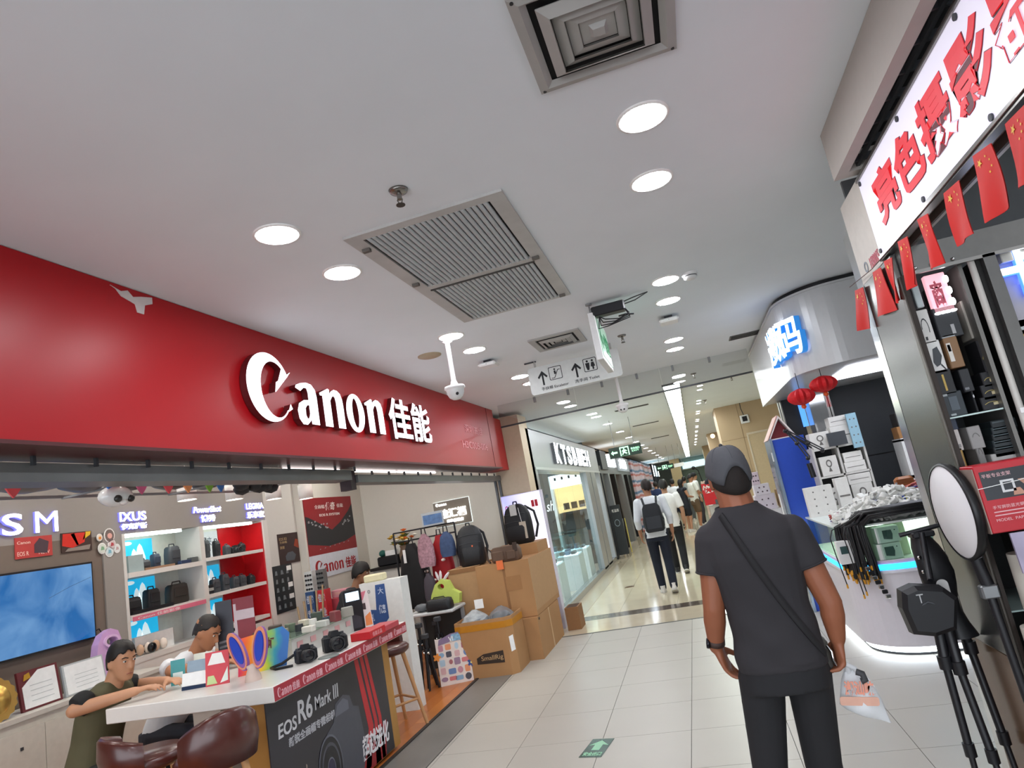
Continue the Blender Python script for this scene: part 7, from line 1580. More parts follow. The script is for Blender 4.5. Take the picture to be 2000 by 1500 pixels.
# second bay with glowing sign
t, Q, w_, h_ = wbx('white_board', 860, 30, 1300, 480, '#aaa7ac', 'pale board with glowing blue-white character at the picture edge', 'board', .03)
p = OY(1962, 600, 3.0); m = MB(face_ny((0, 3.0, 0))); c = OY(1975, 560, 3.0)
m.mi(1).text('卡', c.x-.03, c.z-.05, .16, .2, .02, bold=.05); m.mi(0).text('卡', c.x-.03, c.z-.05, .16, .2, .004, bold=.03, d0=.021); m.obj('glowing_character', [glow('ka_letter', '#f2f8ff', 4), glow('ka_side', '#3f6ff0', 2)], t)
wbx('red_strip', 870, 40, 960, 290, '#b83a44', 'red strip banner left of the glowing character', 'banner', .01, 3.0)
wbx('lamp_box', 925, -75, 1200, -5, '#c9c6bd', 'pale box beam above the glowing character', 'beam', .06, 2.98)
wbx('white_label_strip', 1030, 480, 1300, 545, '#c2c9c6', 'white label strip below the pale board', 'label', .03)
wbx('red_gold_pack', 1060, 550, 1300, 690, '#8a2a26', 'red and gold pack below the white label strip', 'pack', .08, marks=[('gold_print', [(.2, .2), (.6, .3), (.5, .9), (.25, .8)], '#b88a2c')])
wbx('cyan_pack', 1095, 700, 1320, 760, '#5fb8c4', 'cyan pack below the red and gold pack', 'pack', .08)
MB().box(1.35, 2.4, 3.25, 3.38, 0, 1.72).obj('goods_rack', mat('goods_rack', '#5a5854', .6, vary=.4, scale=12), origin=(1.8, 3.2, 0), **T('dark goods rack filling the bay at the right picture edge', 'rack'))

# red retail carton with photo print, on stacked white rolls
t = thing('red_carton', 'red retail carton with tablet photo print standing by the cabinet', 'box', (1.07, 2.8, 1.22))
a = OY(1897, 912, 2.78); b_ = OY(1948, 1042, 2.78); x0 = a.x; z1 = a.z; z0 = b_.z; x1 = x0+.26
MB().box(x0, x1, 2.78, 2.9, z0, z1, bev=.004).obj('body', mat('carton_red', '#b01c28', .35), t)
MB().box(x0-.004, x0, 2.78, 2.9, z0, z1-.01).obj('side_panel', mat('carton_side', '#8d7a70', .5), t)
Q = face_ny((x0, 2.78, z0)); w_, h_ = x1-x0, z1-z0
MB(Q).prism([(.06*w_, .48*h_), (w_, .48*h_), (w_, .9*h_), (.06*w_, .9*h_)], 0, .001).obj('dark_photo', mat('carton_photo', '#23262c', .3), t)
MB(Q).prism([[(.28*w_, .56*h_), (.45*w_, .56*h_), (.45*w_, .74*h_), (.28*w_, .74*h_)], [(.31*w_, .59*h_), (.42*w_, .59*h_), (.42*w_, .71*h_), (.31*w_, .71*h_)]], .001, .002).obj('tablet_print', mat('carton_pale', '#c9c9c9', .4), t)
MB(Q).prism([(.4*w_, .5*h_), (.55*w_, .5*h_), (.5*w_, .6*h_), (.42*w_, .6*h_)], .001, .002).prism([(.5*w_, .72*h_), (.56*w_, .72*h_), (.75*w_, .52*h_), (.66*w_, .5*h_)], .001, .002).obj('hand_print', mat('carton_skin', '#b98a74', .5), t, kind='stuff')
ci = mat('carton_ink', '#d8aeb0', .5)
MB(Q).text('平板专业支架', .08*w_, .8*h_, .36*w_, .06*h_, .001, d0=.001).obj('lettering', ci, t)
MB(Q).text('手写屏防蓝光钢化膜', .1*w_, .34*h_, .5*w_, .05*h_, .001).obj('lettering', ci, t)
MB(Q).text('MODEL  PAPER', .1*w_, .16*h_, .4*w_, .04*h_, .001).obj('lettering', ci, t)
for k in range(2): MB(Q).prism([(.1*w_, (.24+.05*k)*h_), (.7*w_, (.24+.05*k)*h_), (.7*w_, (.255+.05*k)*h_), (.1*w_, (.255+.05*k)*h_)], 0, .001).obj('text_line', ci, t)
MB().tube([(x0-.002, 2.777, z0+.66*h_), (x0+.5*w_, 2.776, z0+.7*h_), (x1, 2.777, z0+.78*h_)], .0015, 5).obj('white_string', wpl, t)
t = thing('photo_card', 'glossy photo card with blue bag leaning below the red carton', 'card', (1.1, 2.76, 1.1))
MB(FR((x0+.05, 2.765, z0-.145), (1, 0, 0), (0, .05, 1))).prism([(0, 0), (.26, 0), (.26, .14), (0, .14)], -.01, 0).obj('card', mat('card_lilac', '#9a92a8', .25, vary=.3, scale=9), t)
MB(FR((x0+.05, 2.765, z0-.145), (1, 0, 0), (0, .05, 1))).prism(ell(.06, .06, .03, .045, n=16), 0, .002).obj('blue_print', mat('card_blue', '#3a6a9a', .3), t)
for k, (dx, zz_, h_) in enumerate(((.03, .88, .24), (.13, .84, .27), (.0, .62, .24), (.11, .56, .26))):
    t = thing('white_roll', 'white paper-wrapped roll below the red carton, %s' % ['upper left', 'upper right', 'lower left', 'lower right'][k], 'roll', (1.07+dx, 2.9, zz_))
    MB().cyl((1.07+dx, 2.9, zz_), (1.07+dx, 2.9, zz_+h_), .055, n=18).obj('wrap', mat('roll_white_%d' % (k % 2), ['#b8b3a8', '#a8a49c'][k % 2], .6), t); MB().box(1.05+dx, 1.09+dx, 2.842, 2.846, zz_+.05, zz_+.17).obj('label', mat('roll_label', '#cfd0d4', .4), t)
t = thing('goods_stack', 'grey and white packed goods at the lower right edge', 'goods', (1.15, 2.8, 0))
for k in range(6): MB().box(1.06+.02*(k % 2), 1.24, 2.72+.01*(k % 3), 2.92, .0+.09*k, .085+.09*k, bev=.006).obj('pack', mat('gstack_%d' % (k % 3), ['#8d8f94', '#3a3a3e', '#77797c'][k % 3], .5), t)

# ------------------------------------------------------------------ red flags on a line below the sign
fm = mat('flag_red', '#c8221c', .6, vary=.03); fy = mat('flag_star', '#e3b23c', .5)
def star(cx, cy, r, a0=PI/2): return [(cx+(r if k % 2 == 0 else r*.4)*math.cos(a0+k*PI/5), cy+(r if k % 2 == 0 else r*.4)*math.sin(a0+k*PI/5)) for k in range(10)]
def c6(a, b_): return 1600+a*.4334, b_*.4334
ln = thing('flag_line', 'thin line carrying the red flags below the lightbox sign', 'string', (.985, 2.5, 2.38))
MB().tube([(.985, 3.6, 2.41), (.985, 3.2, 2.378), (.985, 2.5, 2.375), (.985, 1.2, 2.39)], .002, 5).obj('string', mat('string_dark', '#5a3a34', .6), ln)
FL = [((160, 1310), (196, 1294), (236, 1480), (180, 1490)), ((240, 1228), (276, 1205), (338, 1400), (262, 1430)), ((290, 1178), (326, 1160), (362, 1366), (346, 1352)), ((352, 1090), (396, 1065), (438, 1280), (408, 1306)), ((440, 990), (488, 962), (550, 1190), (504, 1216)), ((560, 872), (628, 812), (704, 1050), (610, 1116)), ((690, 705), (772, 645), (862, 920), (766, 1002)), ((836, 560), (930, 465), (990, 800), (890, 856)), ((1000, 380), (1120, 280), (1190, 640), (1070, 720))]
for k, cs in enumerate(FL):
    P = [OX(*c6(*c), .985) for c in cs]
    t = thing('flag', 'red flag with yellow stars hanging below the sign, %s from the far end' % ordinal(k), 'flag', (.985, (P[0].y+P[1].y)/2, P[0].z), 0, 'red flags below the sign')
    n = 7; rows = 8; V = []
    ripple = .012*(1 if k % 2 else -1)
    def pt(u, v, off=0):
        a = P[0].lerp(P[1], u); b2 = P[3].lerp(P[2], u); q = a.lerp(b2, v); return Vector((q.x+ripple*math.sin(u*5+v*2+k)*v+off, q.y, q.z))
    m = MB()
    for off in (0, .0025):
        vs = [pt(i/(n-1), j/(rows-1), off) for j in range(rows) for i in range(n)]
        fs = [(j*n+i, j*n+i+1, (j+1)*n+i+1, (j+1)*n+i) for j in range(rows-1) for i in range(n-1)]
        m.add(vs, fs if off else [f[::-1] for f in fs], smooth=True)
    m.obj('cloth', fm, t)
    st_m = MB()
    for u, v, r in ((.32, .17, .13), (.62, .12, .045), (.74, .2, .045), (.74, .3, .045), (.62, .37, .045)):
        L = star(0, 0, r); asp = (P[0]-P[1]).length/max(.02, (P[0]-P[3]).length)
        c0 = [pt(u+x, v+y*asp, -.002) for x, y in L]; st_m.add(c0+[pt(u, v, -.002)], [(i, (i+1) % 10, 10) for i in range(10)])
    st_m.obj('stars', fy, t)

# ------------------------------------------------------------------ tripods, bag and round diffuser before the pilaster
tp = thing('tripod', 'tall black tripod wrapped with bags before the steel pilaster', 'tripod', (.84, 3.3, 0))
top = OY(1797, 1030, 3.3)
MB().cyl((.885, 3.3, .62), (top.x, 3.3, top.z-.03), .022, n=12).obj('centre_column', black, tp)
MB().box(top.x-.05, top.x+.04, 3.26, 3.34, top.z-.04, top.z-.015, bev=.006).cyl((top.x-.09, 3.3, top.z-.02), (top.x+.13, 3.28, top.z+.005), .01, n=8).obj('head_plate', black, tp)
legs = (((.86, 3.28, .98), (.82, 3.22, .68), (.8, 3.18, .02)), ((.88, 3.27, .95), (.86, 3.2, .66), (.88, 3.1, .02)), ((.9, 3.3, 1.0), (.955, 3.32, .7), (.965, 3.2, .02)))
for a_, b2, c_ in legs:
    L = MB().tube([a_, b2], .021, 10).tube([b2, tuple(Vector(b2).lerp(Vector(c_), .5))], .016, 10).tube([tuple(Vector(b2).lerp(Vector(c_), .5)), c_], .012, 8).obj('leg', black, tp)
    for f, r in ((0, .027), (.5, .022)): p = Vector(b2).lerp(Vector(c_), f); MB().cyl((p.x, p.y, p.z-.025), (p.x, p.y, p.z+.025), r, n=10).obj('leg_lock', black, L)
m = MB(); R = []
for f in range(9):
    z = 1.19-.055*f; c_ = Vector((.885+.006*f, 3.3, z)); w_ = .032+.022*math.sin(f*.7)+.005*f
    R.append([(c_.x+w_*math.cos(a)*(1+.15*math.sin(3*a+f)), c_.y+w_*.8*math.sin(a), z) for a in [2*PI*i/14 for i in range(14)]])
m.loft_pts(R, smooth=True).obj('folded_cover', mat('nylon_black', '#17171a', .45, vary=.2), tp)
for z in (1.1, 1.04, .98): MB().cyl((.845, 3.255, z), (.85, 3.25, z), .009, n=8).obj('silver_screw', chrome, tp)
c = OY(1842, 1150, 3.24)
MB(face_ny((c.x, 3.235, c.z))).prism(rrect(-.022, .022, -.06, .04, .02), 0, .004).obj('white_hang_tag', mat('tag_white', '#c4c3c0', .5), tp)
bg = thing('sling_bag', 'black six-sided sling bag hanging from the tripod', 'bag', (.82, 3.22, .8))
def bc_(px, py, y): p = OY(px, py, y); return (p.x, p.z)
hexp = [bc_(*q, 3.2) for q in ((1748, 1148), (1772, 1137), (1830, 1140), (1858, 1160), (1856, 1222), (1815, 1236), (1772, 1232), (1750, 1182))]
Mxz = FR((0, 3.2, 0), (1, 0, 0), (0, 0, 1))
cx_ = sum(p[0] for p in hexp)/8; cz_ = sum(p[1] for p in hexp)/8
ins = lambda k: [(cx_+(p[0]-cx_)*k, cz_+(p[1]-cz_)*k) for p in hexp]
MB().loft_pts([[(p[0], 3.21, p[1]) for p in ins(.85)][::-1], [(p[0], 3.18, p[1]) for p in ins(1)][::-1], [(p[0], 3.12, p[1]) for p in ins(.97)][::-1], [(p[0], 3.1, p[1]) for p in ins(.8)][::-1]][::-1], True, True).obj('body', mat('sling_black', '#19191c', .45, vary=.15), bg)
MB().tube([(hexp[1][0]-.02, 3.11, hexp[1][1]-.09), (cx_, 3.098, cz_+.03), (hexp[4][0]-.03, 3.11, hexp[4][1]+.1)], .004, 5).obj('zip', darkgrey, bg)
MB(FR((cx_-.035, 3.1, cz_+.03), (1, 0, 0), (0, 0, 1))).text('T', 0, 0, .025, .035, .004).obj('emblem', mat('emblem_silver', '#a8a8a8', .3, .7), bg)
MB().tube([(cx_+.05, 3.16, cz_+.1), (.87, 3.24, 1.1), (.885, 3.26, 1.2)], .012, 6).obj('strap', black, bg)
# second stand with round diffuser
rd = thing('round_diffuser', 'round white light diffuser with black rim on a stand, seen obliquely', 'diffuser', (.96, 3.1, 1.28))
c = OX(1860, 999, .93); nrm = Vector((-.992, -.045, .03)).normalized(); u = Vector((0, 0, 1)).cross(nrm).normalized()
Q = FR(c, u, Vector((0, 0, 1)))
MB(Q).lathe([(.001, 0.0), (.178, 0), (.182, -.004), (.178, -.006)], 48, caps=False).obj('white_face', mat('diffuser_white', '#dcdadb', .45, vary=.01), rd)
MB(Q).lathe([(.179, .003), (.186, .002), (.19, -.01), (.182, -.03), (.12, -.045), (.001, -.05)], 48, caps=False).obj('black_rim', mat('rim_black', '#131315', .4), rd)
b_ = Q @ Vector((0, -.185, -.03))
MB().cyl(b_, (b_.x+.012, b_.y, b_.z-.1), .022, n=12).obj('bracket', black, rd)
MB().box(b_.x-.02, b_.x+.04, b_.y-.02, b_.y+.02, b_.z-.15, b_.z-.1, bev=.006).obj('clamp', mat('clamp_silver', '#8d8f90', .3, .7), rd)
MB().cyl((b_.x+.01, b_.y, b_.z-.12), (b_.x+.02, b_.y-.02, .5), .015, n=10).cyl((b_.x+.02, b_.y-.02, .52), (b_.x+.02, b_.y-.02, .44), .02, n=10).obj('pole', black, rd)
for dx, dy in ((-.2, -.12), (.0, -.3), (-.05, .12)): MB().cyl((b_.x+.02, b_.y-.02, .5), (b_.x+.02+dx, b_.y-.02+dy, .012), .011, n=8).obj('stand_leg', black, rd)

for k, (x, y) in enumerate(((1.5, 2.3), (1.5, 1.2), (2.4, 2.3), (2.4, 1.2))):  # unseen panels added to brighten the goods in the display cabinet
    t = thing('shop_fill_light', 'unseen square fill light added inside the right shop, %s one' % ordinal(k), 'ceiling light', (x, y, 2.8), 0, 'added fill lights inside the right shop')
    MB().box(x-.15, x+.15, y-.15, y+.15, 2.805, 2.815).obj('panel', glow('rshop_fill', '#f4f6ff', 7), t); MB().box(x-.16, x+.16, y-.16, y+.16, 2.815, 2.87).obj('housing', wpl, t)
# ================================================================== people
TMP = bpy.data.scenes.new('tmp')
def fuse(mb, voxel, it=4, fac=.5):
    """unite overlapping closed shapes into one continuous skin"""
    me = bpy.data.meshes.new('f'); me.from_pydata([tuple(p) for p in mb.v], [], mb.f)
    o = bpy.data.objects.new('f', me); TMP.collection.objects.link(o)
    r = o.modifiers.new('r', 'REMESH'); r.mode = 'VOXEL'; r.voxel_size = voxel; r.use_smooth_shade = True
    if it: s = o.modifiers.new('s', 'SMOOTH'); s.factor = fac; s.iterations = it
    vl = TMP.view_layers[0]; vl.update()
    out = bpy.data.meshes.new_from_object(o.evaluated_get(vl.depsgraph))
    bpy.data.objects.remove(o); bpy.data.meshes.remove(me)
    return out
def part(name, mesh, m, parent):
    o = bpy.data.objects.new(name, mesh); COL.objects.link(o); o.parent = parent; mesh.name = name; mesh.materials.clear(); mesh.materials.append(m); return o
def limb(m, pts, rs, n=12, end=True):
    P = [Vector(p) for p in pts]; m.tube(P, rs, n)
    m.ball(P[0], rs[0]*.98, n=n); m.ball(P[-1], rs[-1]*.98, n=n) if end else None
    for p, r in zip(P[1:-1], rs[1:-1]): m.ball(p, r*.99, n=n)
def hand(m, wrist, d, nrm, side, curl=.35, s=1.0, fr=.0082):
    d = Vector(d).normalized(); nrm = Vector(nrm); nrm = (nrm-d*nrm.dot(d)).normalized(); sv = d.cross(nrm)*side; w_ = Vector(wrist)
    E = lambda c, a, b_: [c+sv*a*math.cos(t_)+nrm*b_*math.sin(t_) for t_ in [2*PI*i/12 for i in range(12)]]
    m.loft_pts([E(w_-d*.02*s, .026*s, .02*s), E(w_+d*.015*s, .03*s, .019*s), E(w_+d*.05*s, .041*s, .016*s), E(w_+d*.085*s, .042*s, .0125*s), E(w_+d*.096*s, .036*s, .008*s)])
    for k, (o, L) in enumerate(((.0325, .066), (.011, .076), (-.011, .071), (-.0325, .056))):
        p = w_+d*(.085-abs(k-1)*.003)*s+sv*o*s; P = [p-d*.02*s, p]; dd = d+sv*o*2.2
        for q, f in enumerate((.45, .32, .26)):
            a = curl*(.6+.5*q)+.06*k; dd = (dd*math.cos(a)+nrm*math.sin(a)).normalized(); p = p+dd*L*f*s*1.05; P.append(p)
        m.tube(P, [fr*s*1.1, fr*s*1.1, fr*s, fr*s*.95, fr*s*.8], 8); m.ball(P[-1], fr*.8*s, n=8)
    p = w_+d*.02*s+sv*.024*s; dd = (d*.65+sv*.62+nrm*.3).normalized(); P = [p]
    for L in (.045, .034, .026): p = p+dd*L*s; P.append(p); dd = (dd+d*.22+nrm*(.1+curl*.35)).normalized()
    m.tube(P, [.014*s, .0125*s, .0105*s, .0085*s], 8); m.ball(P[-1], .0086*s, n=8)
skin_mats = {}
def skin(tone): return mat('skin_'+tone[1:], tone, .5, vary=.05, scale=18)
def head_parts(m, H, yaw=0, tilt=0, s=1.0):
    """H: centre of the head; facing +Y turned by yaw, nodding forward by tilt"""
    M = Matrix.Translation(H) @ RZ(yaw) @ RX(-tilt)
    rings = []
    for z, rx, ry, oy in ((-.118, .022, .02, .058), (-.112, .036, .034, .05), (-.09, .05, .056, .03), (-.06, .06, .074, .014), (-.02, .07, .088, .002), (.02, .0755, .095, -.004), (.06, .073, .093, -.008), (.09, .058, .074, -.01), (.108, .034, .045, -.012), (.115, .008, .01, -.012)):
        rings.append([(rx*s*math.cos(a), (oy+ry*math.sin(a))*s, z*s) for a in [2*PI*i/20 for i in range(20)]])
    m.loft_pts(rings, M=M)
    m.tube([(0, .088*s, .012*s), (0, .1*s, -.012*s), (0, .108*s, -.034*s), (0, .088*s, -.04*s)], [.008*s, .01*s, .0145*s, .012*s], 8, M)
    m.ball((0, .084*s, -.069*s), .024*s, .012*s, .011*s, n=10, M=M)
    for x in (-1, 1): m.ball((x*.076*s, -.006*s, -.012*s), .009*s, .02*s, .032*s, n=10, M=M); m.ball((x*.033*s, .083*s, .03*s), .022*s, .01*s, .008*s, n=8, M=M)
    return M
def face_bits(M, par, s=1.0):
    for x in (-1, 1):
        e = MB(M).ball((x*.031*s, .0845*s, .008*s), .0125*s, .007*s, .0065*s, n=10).obj('eye', mat('eye_white', '#d8d2ca', .3), par, local=True)
        MB(M).ball((x*.031*s, .0905*s, .008*s), .0055*s, .0025*s, .0055*s, n=8).obj('iris', mat('iris_dark', '#1c1310', .2), e, local=True)
        MB(M).tube([(x*.015*s, .096*s, .027*s), (x*.032*s, .094*s, .034*s), (x*.05*s, .083*s, .029*s)], .0035*s, 5).obj('eyebrow', mat('brow_dark', '#2a1d16', .8), par, local=True)
    MB(M).tube([(-.022*s, .09*s, -.07*s), (0, .0975*s, -.067*s), (.022*s, .09*s, -.07*s)], [.002*s, .0035*s, .002*s], 6).obj('lips', mat('lips', '#9a5c4c', .4), par, local=True)
def hair_cap(M, front=.055, side=.0, back=-.06, grow=1.07, s=1.0, name='hair', m_=None, par=None, rough=.01, extra=None):
    mb = MB(M); n = 36; rows = 9; rnd = random.Random(7); R = []
    for j in range(rows+1):
        ring = []
        for i in range(n):
            a = 2*PI*i/n; sy = math.sin(a); lim = side+(front-side)*max(0, sy)**.8 if sy > 0 else side+(back-side)*max(0, -sy)**.6
            lim = extra(a, lim) if extra else lim+.009*math.sin(9*a+1)*(rough > .008)
            zl = max(-.99, min(.99, lim/.125)); ph0 = math.acos(zl); ph = .03+(ph0-.03)*j/rows
            k = 1+rnd.uniform(-rough, rough)
            ring.append((.0765*grow*s*k*math.sin(ph)**.65*math.cos(a), (.096*grow*k*math.sin(ph)**.65*math.sin(a)-.005)*s, .122*(grow if grow < 1.1 else 1.06)*k*math.cos(ph)*s*.98))
        R.append(ring)
    inner = [(p[0]*.93, p[1]*.93, p[2]) for p in R[-1]]; R.append(inner); R.append([(p[0]*.3, p[1]*.3, .07*s) for p in inner])
    return mb.loft_pts(R, True, True, smooth=True).obj(name, m_, par, local=True)
def torso_rings(m, spec, n=24):
    m.loft_pts([[(cx+rx*math.copysign(abs(math.cos(a))**.85, math.cos(a)), cy+ry*math.copysign(abs(math.sin(a))**.85, math.sin(a)), z) for a in [2*PI*i/n for i in range(n)]] for z, cx, cy, rx, ry in spec])
def shoe(m_, par, p, yaw=0, toe=.0, s=1.0, sole=None):
    M = TR(*p) @ RZ(yaw) @ RX(toe)
    R = [[(rx*s*math.cos(a), (cy+ry*math.sin(a))*s, z*s) for a in [2*PI*i/16 for i in range(16)]] for z, cy, rx, ry in ((.0, .055, .046, .138), (.02, .055, .049, .141), (.045, .045, .046, .125), (.07, .01, .04, .085), (.1, -.025, .038, .05))]
    o = MB(M).loft_pts(R, smooth=True).obj('shoe', m_, par, local=True)
    MB(M).loft_pts([[(.05*s*math.cos(a), (.055+.144*math.sin(a))*s, z*s) for a in [2*PI*i/16 for i in range(16)]] for z in (-.004, .018)]).obj('sole', sole or mat('sole_white', '#c9c6c0', .6), o, local=True)
    return o

def standing(loc, yaw, label, h=1.72, shirt='#e4e4e6', trousers='#1d2430', shorts=False, skin_c='#b98362', hair='#15110f', hair_style='short', sleeve=.5, arms=None, stride=.22, voxel=.011, shoes='#d8d4ce', female=False, head_yaw=0, tilt=0, skirt=None, lean=0.0, group=None, face=False, bare_legs=False):
    """an upright figure facing +Y of its own frame, walking with the given stride"""
    t = thing('person', label, 'person', loc, yaw, group); k = h/1.72; t.scale = (k, k, k)
    sk = skin(skin_c); sh = .165 if female else .185; hip = .165 if female else .155
    Lf, Rf = stride/2, -stride/2
    ank = {-1: (-.085, Lf, .075 if Lf >= 0 else .12), 1: (.085, Rf, .12 if stride > .1 else .075)}
    kne = {-1: (-.09, Lf*.6+.04, .48), 1: (.09, Rf*.35+.05, .47)}
    hp = {-1: (-.09, 0, .88), 1: (.09, 0, .88)}
    arms = arms or {}
    A = {}
    for s in (-1, 1): A[s] = arms.get(s, [(s*sh, lean, 1.39), (s*(sh+.06), lean-.03, 1.12), (s*(sh+.055), lean+.06-s*.05, .88)])
    H = Vector((0, lean+.02, 1.605))
    b = MB(); M = head_parts(b, H, head_yaw, tilt)
    limb(b, [(0, lean, 1.4), (0, lean+.01, 1.53)], [.06, .053])
    torso_rings(b, [(.82, 0, 0, .13, .09), (1.0, 0, 0, .125, .085), (1.25, 0, lean*.7, .14, .09), (1.38, 0, lean, .15, .08), (1.43, 0, lean, .06, .05)])
    for s in (-1, 1):
        limb(b, A[s], [.05, .04, .029], 10)
        e, w_ = Vector(A[s][1]), Vector(A[s][2]); hand(b, w_, (w_-e), (-s, .15, 0) if abs((w_-e).normalized().z) > .5 else (0, 0, -1), -s if False else 1*s, .3, 1.0, .0095)
        limb(b, [hp[s], kne[s], ank[s]], [.075, .052, .036], 10)
    part('body', fuse(b, voxel), sk, t)
    c = MB(); zl = .84
    torso_rings(c, [(zl, 0, 0, hip+.02, .122), (.95, 0, 0, hip+.005, .118), (1.1, 0, lean*.3, hip-.01, .112), (1.27, 0, lean*.7, .172 if not female else .155, .122), (1.37, 0, lean, sh-.01, .105), (1.425, 0, lean, sh-.05, .085), (1.465, 0, lean+.005, .066, .062)])
    for s in (-1, 1):
        P = [Vector(p) for p in A[s]]; e = P[0].lerp(P[1], min(1, sleeve*2)); pts = [P[0], e]; rs = [.07, .066 if sleeve < .45 else .058]
        if sleeve > .5: pts.append(P[1].lerp(P[2], (sleeve-.5)*2)); rs = [.068, .056, .048]
        limb(c, pts, rs, 12, False)
    part('shirt', fuse(c, voxel*.9), mat('cloth_'+shirt[1:], shirt, .8, vary=.05, bump=.15, bscale=14), t)
    if skirt or shorts:
        q = MB(); torso_rings(q, [(.98, 0, 0, hip-.01, .108), (.88, 0, 0, hip+.012, .122), (.76, 0, 0, hip+.014, .125)])
        for s in (-1, 1): limb(q, [hp[s], Vector(hp[s]).lerp(Vector(kne[s]), .72)], [.098, .088])
        part('shorts' if shorts else 'skirt', fuse(q, voxel*.9), mat('cloth_'+trousers[1:], trousers, .8, vary=.05), t)
    else:
        q = MB(); torso_rings(q, [(1.0, 0, 0, hip-.012, .106), (.88, 0, 0, hip+.006, .118), (.78, 0, 0, hip+.004, .118)])
        for s in (-1, 1): limb(q, [hp[s], kne[s], Vector(ank[s])+Vector((0, 0, .0))], [.096, .074, .06])
        part('trousers', fuse(q, voxel*.9), mat('cloth_'+trousers[1:], trousers, .8, vary=.06), t)
    sm_ = mat('shoe_'+shoes[1:], shoes, .6)
    for s in (-1, 1): shoe(sm_, t, (ank[s][0], ank[s][1]-.02, ank[s][2]-.07), 0, -.35 if ank[s][2] > .1 else 0)
    hm = mat('hair_'+hair[1:], hair, .55, vary=.2, scale=60)
    if hair_style == 'short': hair_cap(M, .058, .01, -.055, 1.07, m_=hm, par=t, rough=.012)
    elif hair_style == 'long':
        hair_cap(M, .06, -.05, -.09, 1.09, m_=hm, par=t, rough=.01)
        MB(M).loft_pts([[(.078*kx*math.cos(a), -.03+.06*ky*math.sin(a), z) for a in [2*PI*i/16 for i in range(16)]] for z, kx, ky in ((.02, 1, 1), (-.1, 1.05, .95), (-.2, 1, .8), (-.3, .7, .5))], smooth=True).obj('long_hair', hm, t, local=True)
    elif hair_style == 'cap':
        hair_cap(M, .02, -.02, -.07, 1.06, m_=hm, par=t)
        hair_cap(M, .045, .035, .0, 1.13, m_=mat('cap_dark', '#1b1c20', .8), par=t, name='cap', rough=0)
        MB(M).box(-.06, .06, .08, .17, .04, .052, bev=.02).obj('brim', mat('cap_dark', '#1b1c20', .8), t, local=True)
    if face: face_bits(M, t)
    return t, A

# ------------------------------------------------------------------ the man in the grey shirt, seen from behind
mx, my = .15, 2.75
man = thing('person', 'person in dark grey t-shirt and grey cap walking away with a plastic bag', 'person', (mx, my, 0))
SKN = skin('#8a5339')
W3 = lambda x, z, y=0: Vector((x-mx, y, z))
aL = [W3(.014, 1.36), W3(-.036, 1.105, .0), W3(-.062, .955, .05)]
aR = [W3(.312, 1.345), W3(.378, 1.07, -.02), W3(.372, .94, .0)]
b = MB(); H = Vector((-.015, .03, 1.585)); HM = head_parts(b, H, .28, .04)
limb(b, [(-.0, 0, 1.4), (-.01, .0, 1.46), (-.015, .015, 1.53)], [.08, .068, .066])
torso_rings(b, [(.9, .01, 0, .13, .085), (1.0, .01, 0, .13, .085), (1.25, 0, 0, .15, .09), (1.36, 0, 0, .15, .08), (1.42, -.0, 0, .06, .05)])
def arm(m, P, rs):
    limb(m, [P[0], P[0].lerp(P[1], .5), P[1], P[1].lerp(P[2], .35), P[2]], rs, 14)
arm(b, aL, [.056, .05, .042, .043, .0295]); arm(b, aR, [.056, .05, .042, .043, .0295])
hand(b, aL[2], (.3, .12, -1), (1, -.25, .1), -1, .3, 1.02)
hand(b, aR[2], (-.12, .1, -1), (-1, -.2, 0), 1, .95, 1.0)
lh = {-1: [Vector((-.075, 0, .87)), Vector((-.122, .03, .5)), Vector((-.13, -.12, .1))], 1: [Vector((.092, 0, .87)), Vector((.07, .06, .5)), Vector((.07, .1, .08))]}
for s in (-1, 1): limb(b, lh[s], [.075, .052, .038])
part('body', fuse(b, .0048, 5), SKN, man)
# t-shirt with folds
c = MB(); SX = .008
torso_rings(c, [(.868, .012, .0, .162, .118), (.9, .012, .0, .163, .12), (.98, .012, .0, .158, .115), (1.08, .01, 0, .153, .11), (1.18, .005, 0, .162, .115), (1.28, 0, 0, .178, .12), (1.36, -.002, 0, .186, .106), (1.405, -.005, 0, .16, .09), (1.445, -.01, 0, .108, .08), (1.468, -.012, .006, .085, .077), (1.476, -.013, .008, .079, .073)])
for P, w_ in ((aL, .5), (aR, .5)):
    e = P[0].lerp(P[1], w_); limb(c, [P[0]+Vector((0, 0, .0)), P[0].lerp(P[1], .25), e], [.066, .065, .064], 14, False)
tee = fuse(c, .0065, 5)
for v_ in tee.vertices:
    q = v_.co; lo = max(0, min(1, (1.28-q.z)/.3)); n_ = Vector((q.x, q.y*1.6, 0)).normalized()
    f_ = math.sin(34*(q.z+.55*q.x)+2*math.sin(9*q.x))*.6+math.sin(52*(q.z-.35*q.x)+1)*.3
    v_.co = q+n_*(.0042*lo*f_*(1 if q.z > .89 else .3))
teem = mat('tee_charcoal', '#29272a', .85, vary=.06, scale=9, bump=.25, bscale=9)
part('t_shirt', tee, teem, man)
MB().tube([(-.013+.078*math.cos(a), .008+.072*math.sin(a), 1.472+.004*math.sin(a)) for a in [2*PI*i/28 for i in range(29)]], .0065, 6).obj('collar', mat('tee_collar', '#282629', .9), man, local=True)
for P in (aL, aR):
    e = P[0].lerp(P[1], .5); d = (P[1]-P[0]).normalized(); a_ = d.orthogonal().normalized(); b2 = d.cross(a_)
    MB().tube([e-d*.004+(a_*math.cos(q)+b2*math.sin(q))*.0625 for q in [2*PI*i/20 for i in range(21)]], .0045, 5).obj('sleeve_hem', mat('tee_collar', '#282629', .9), man, local=True)
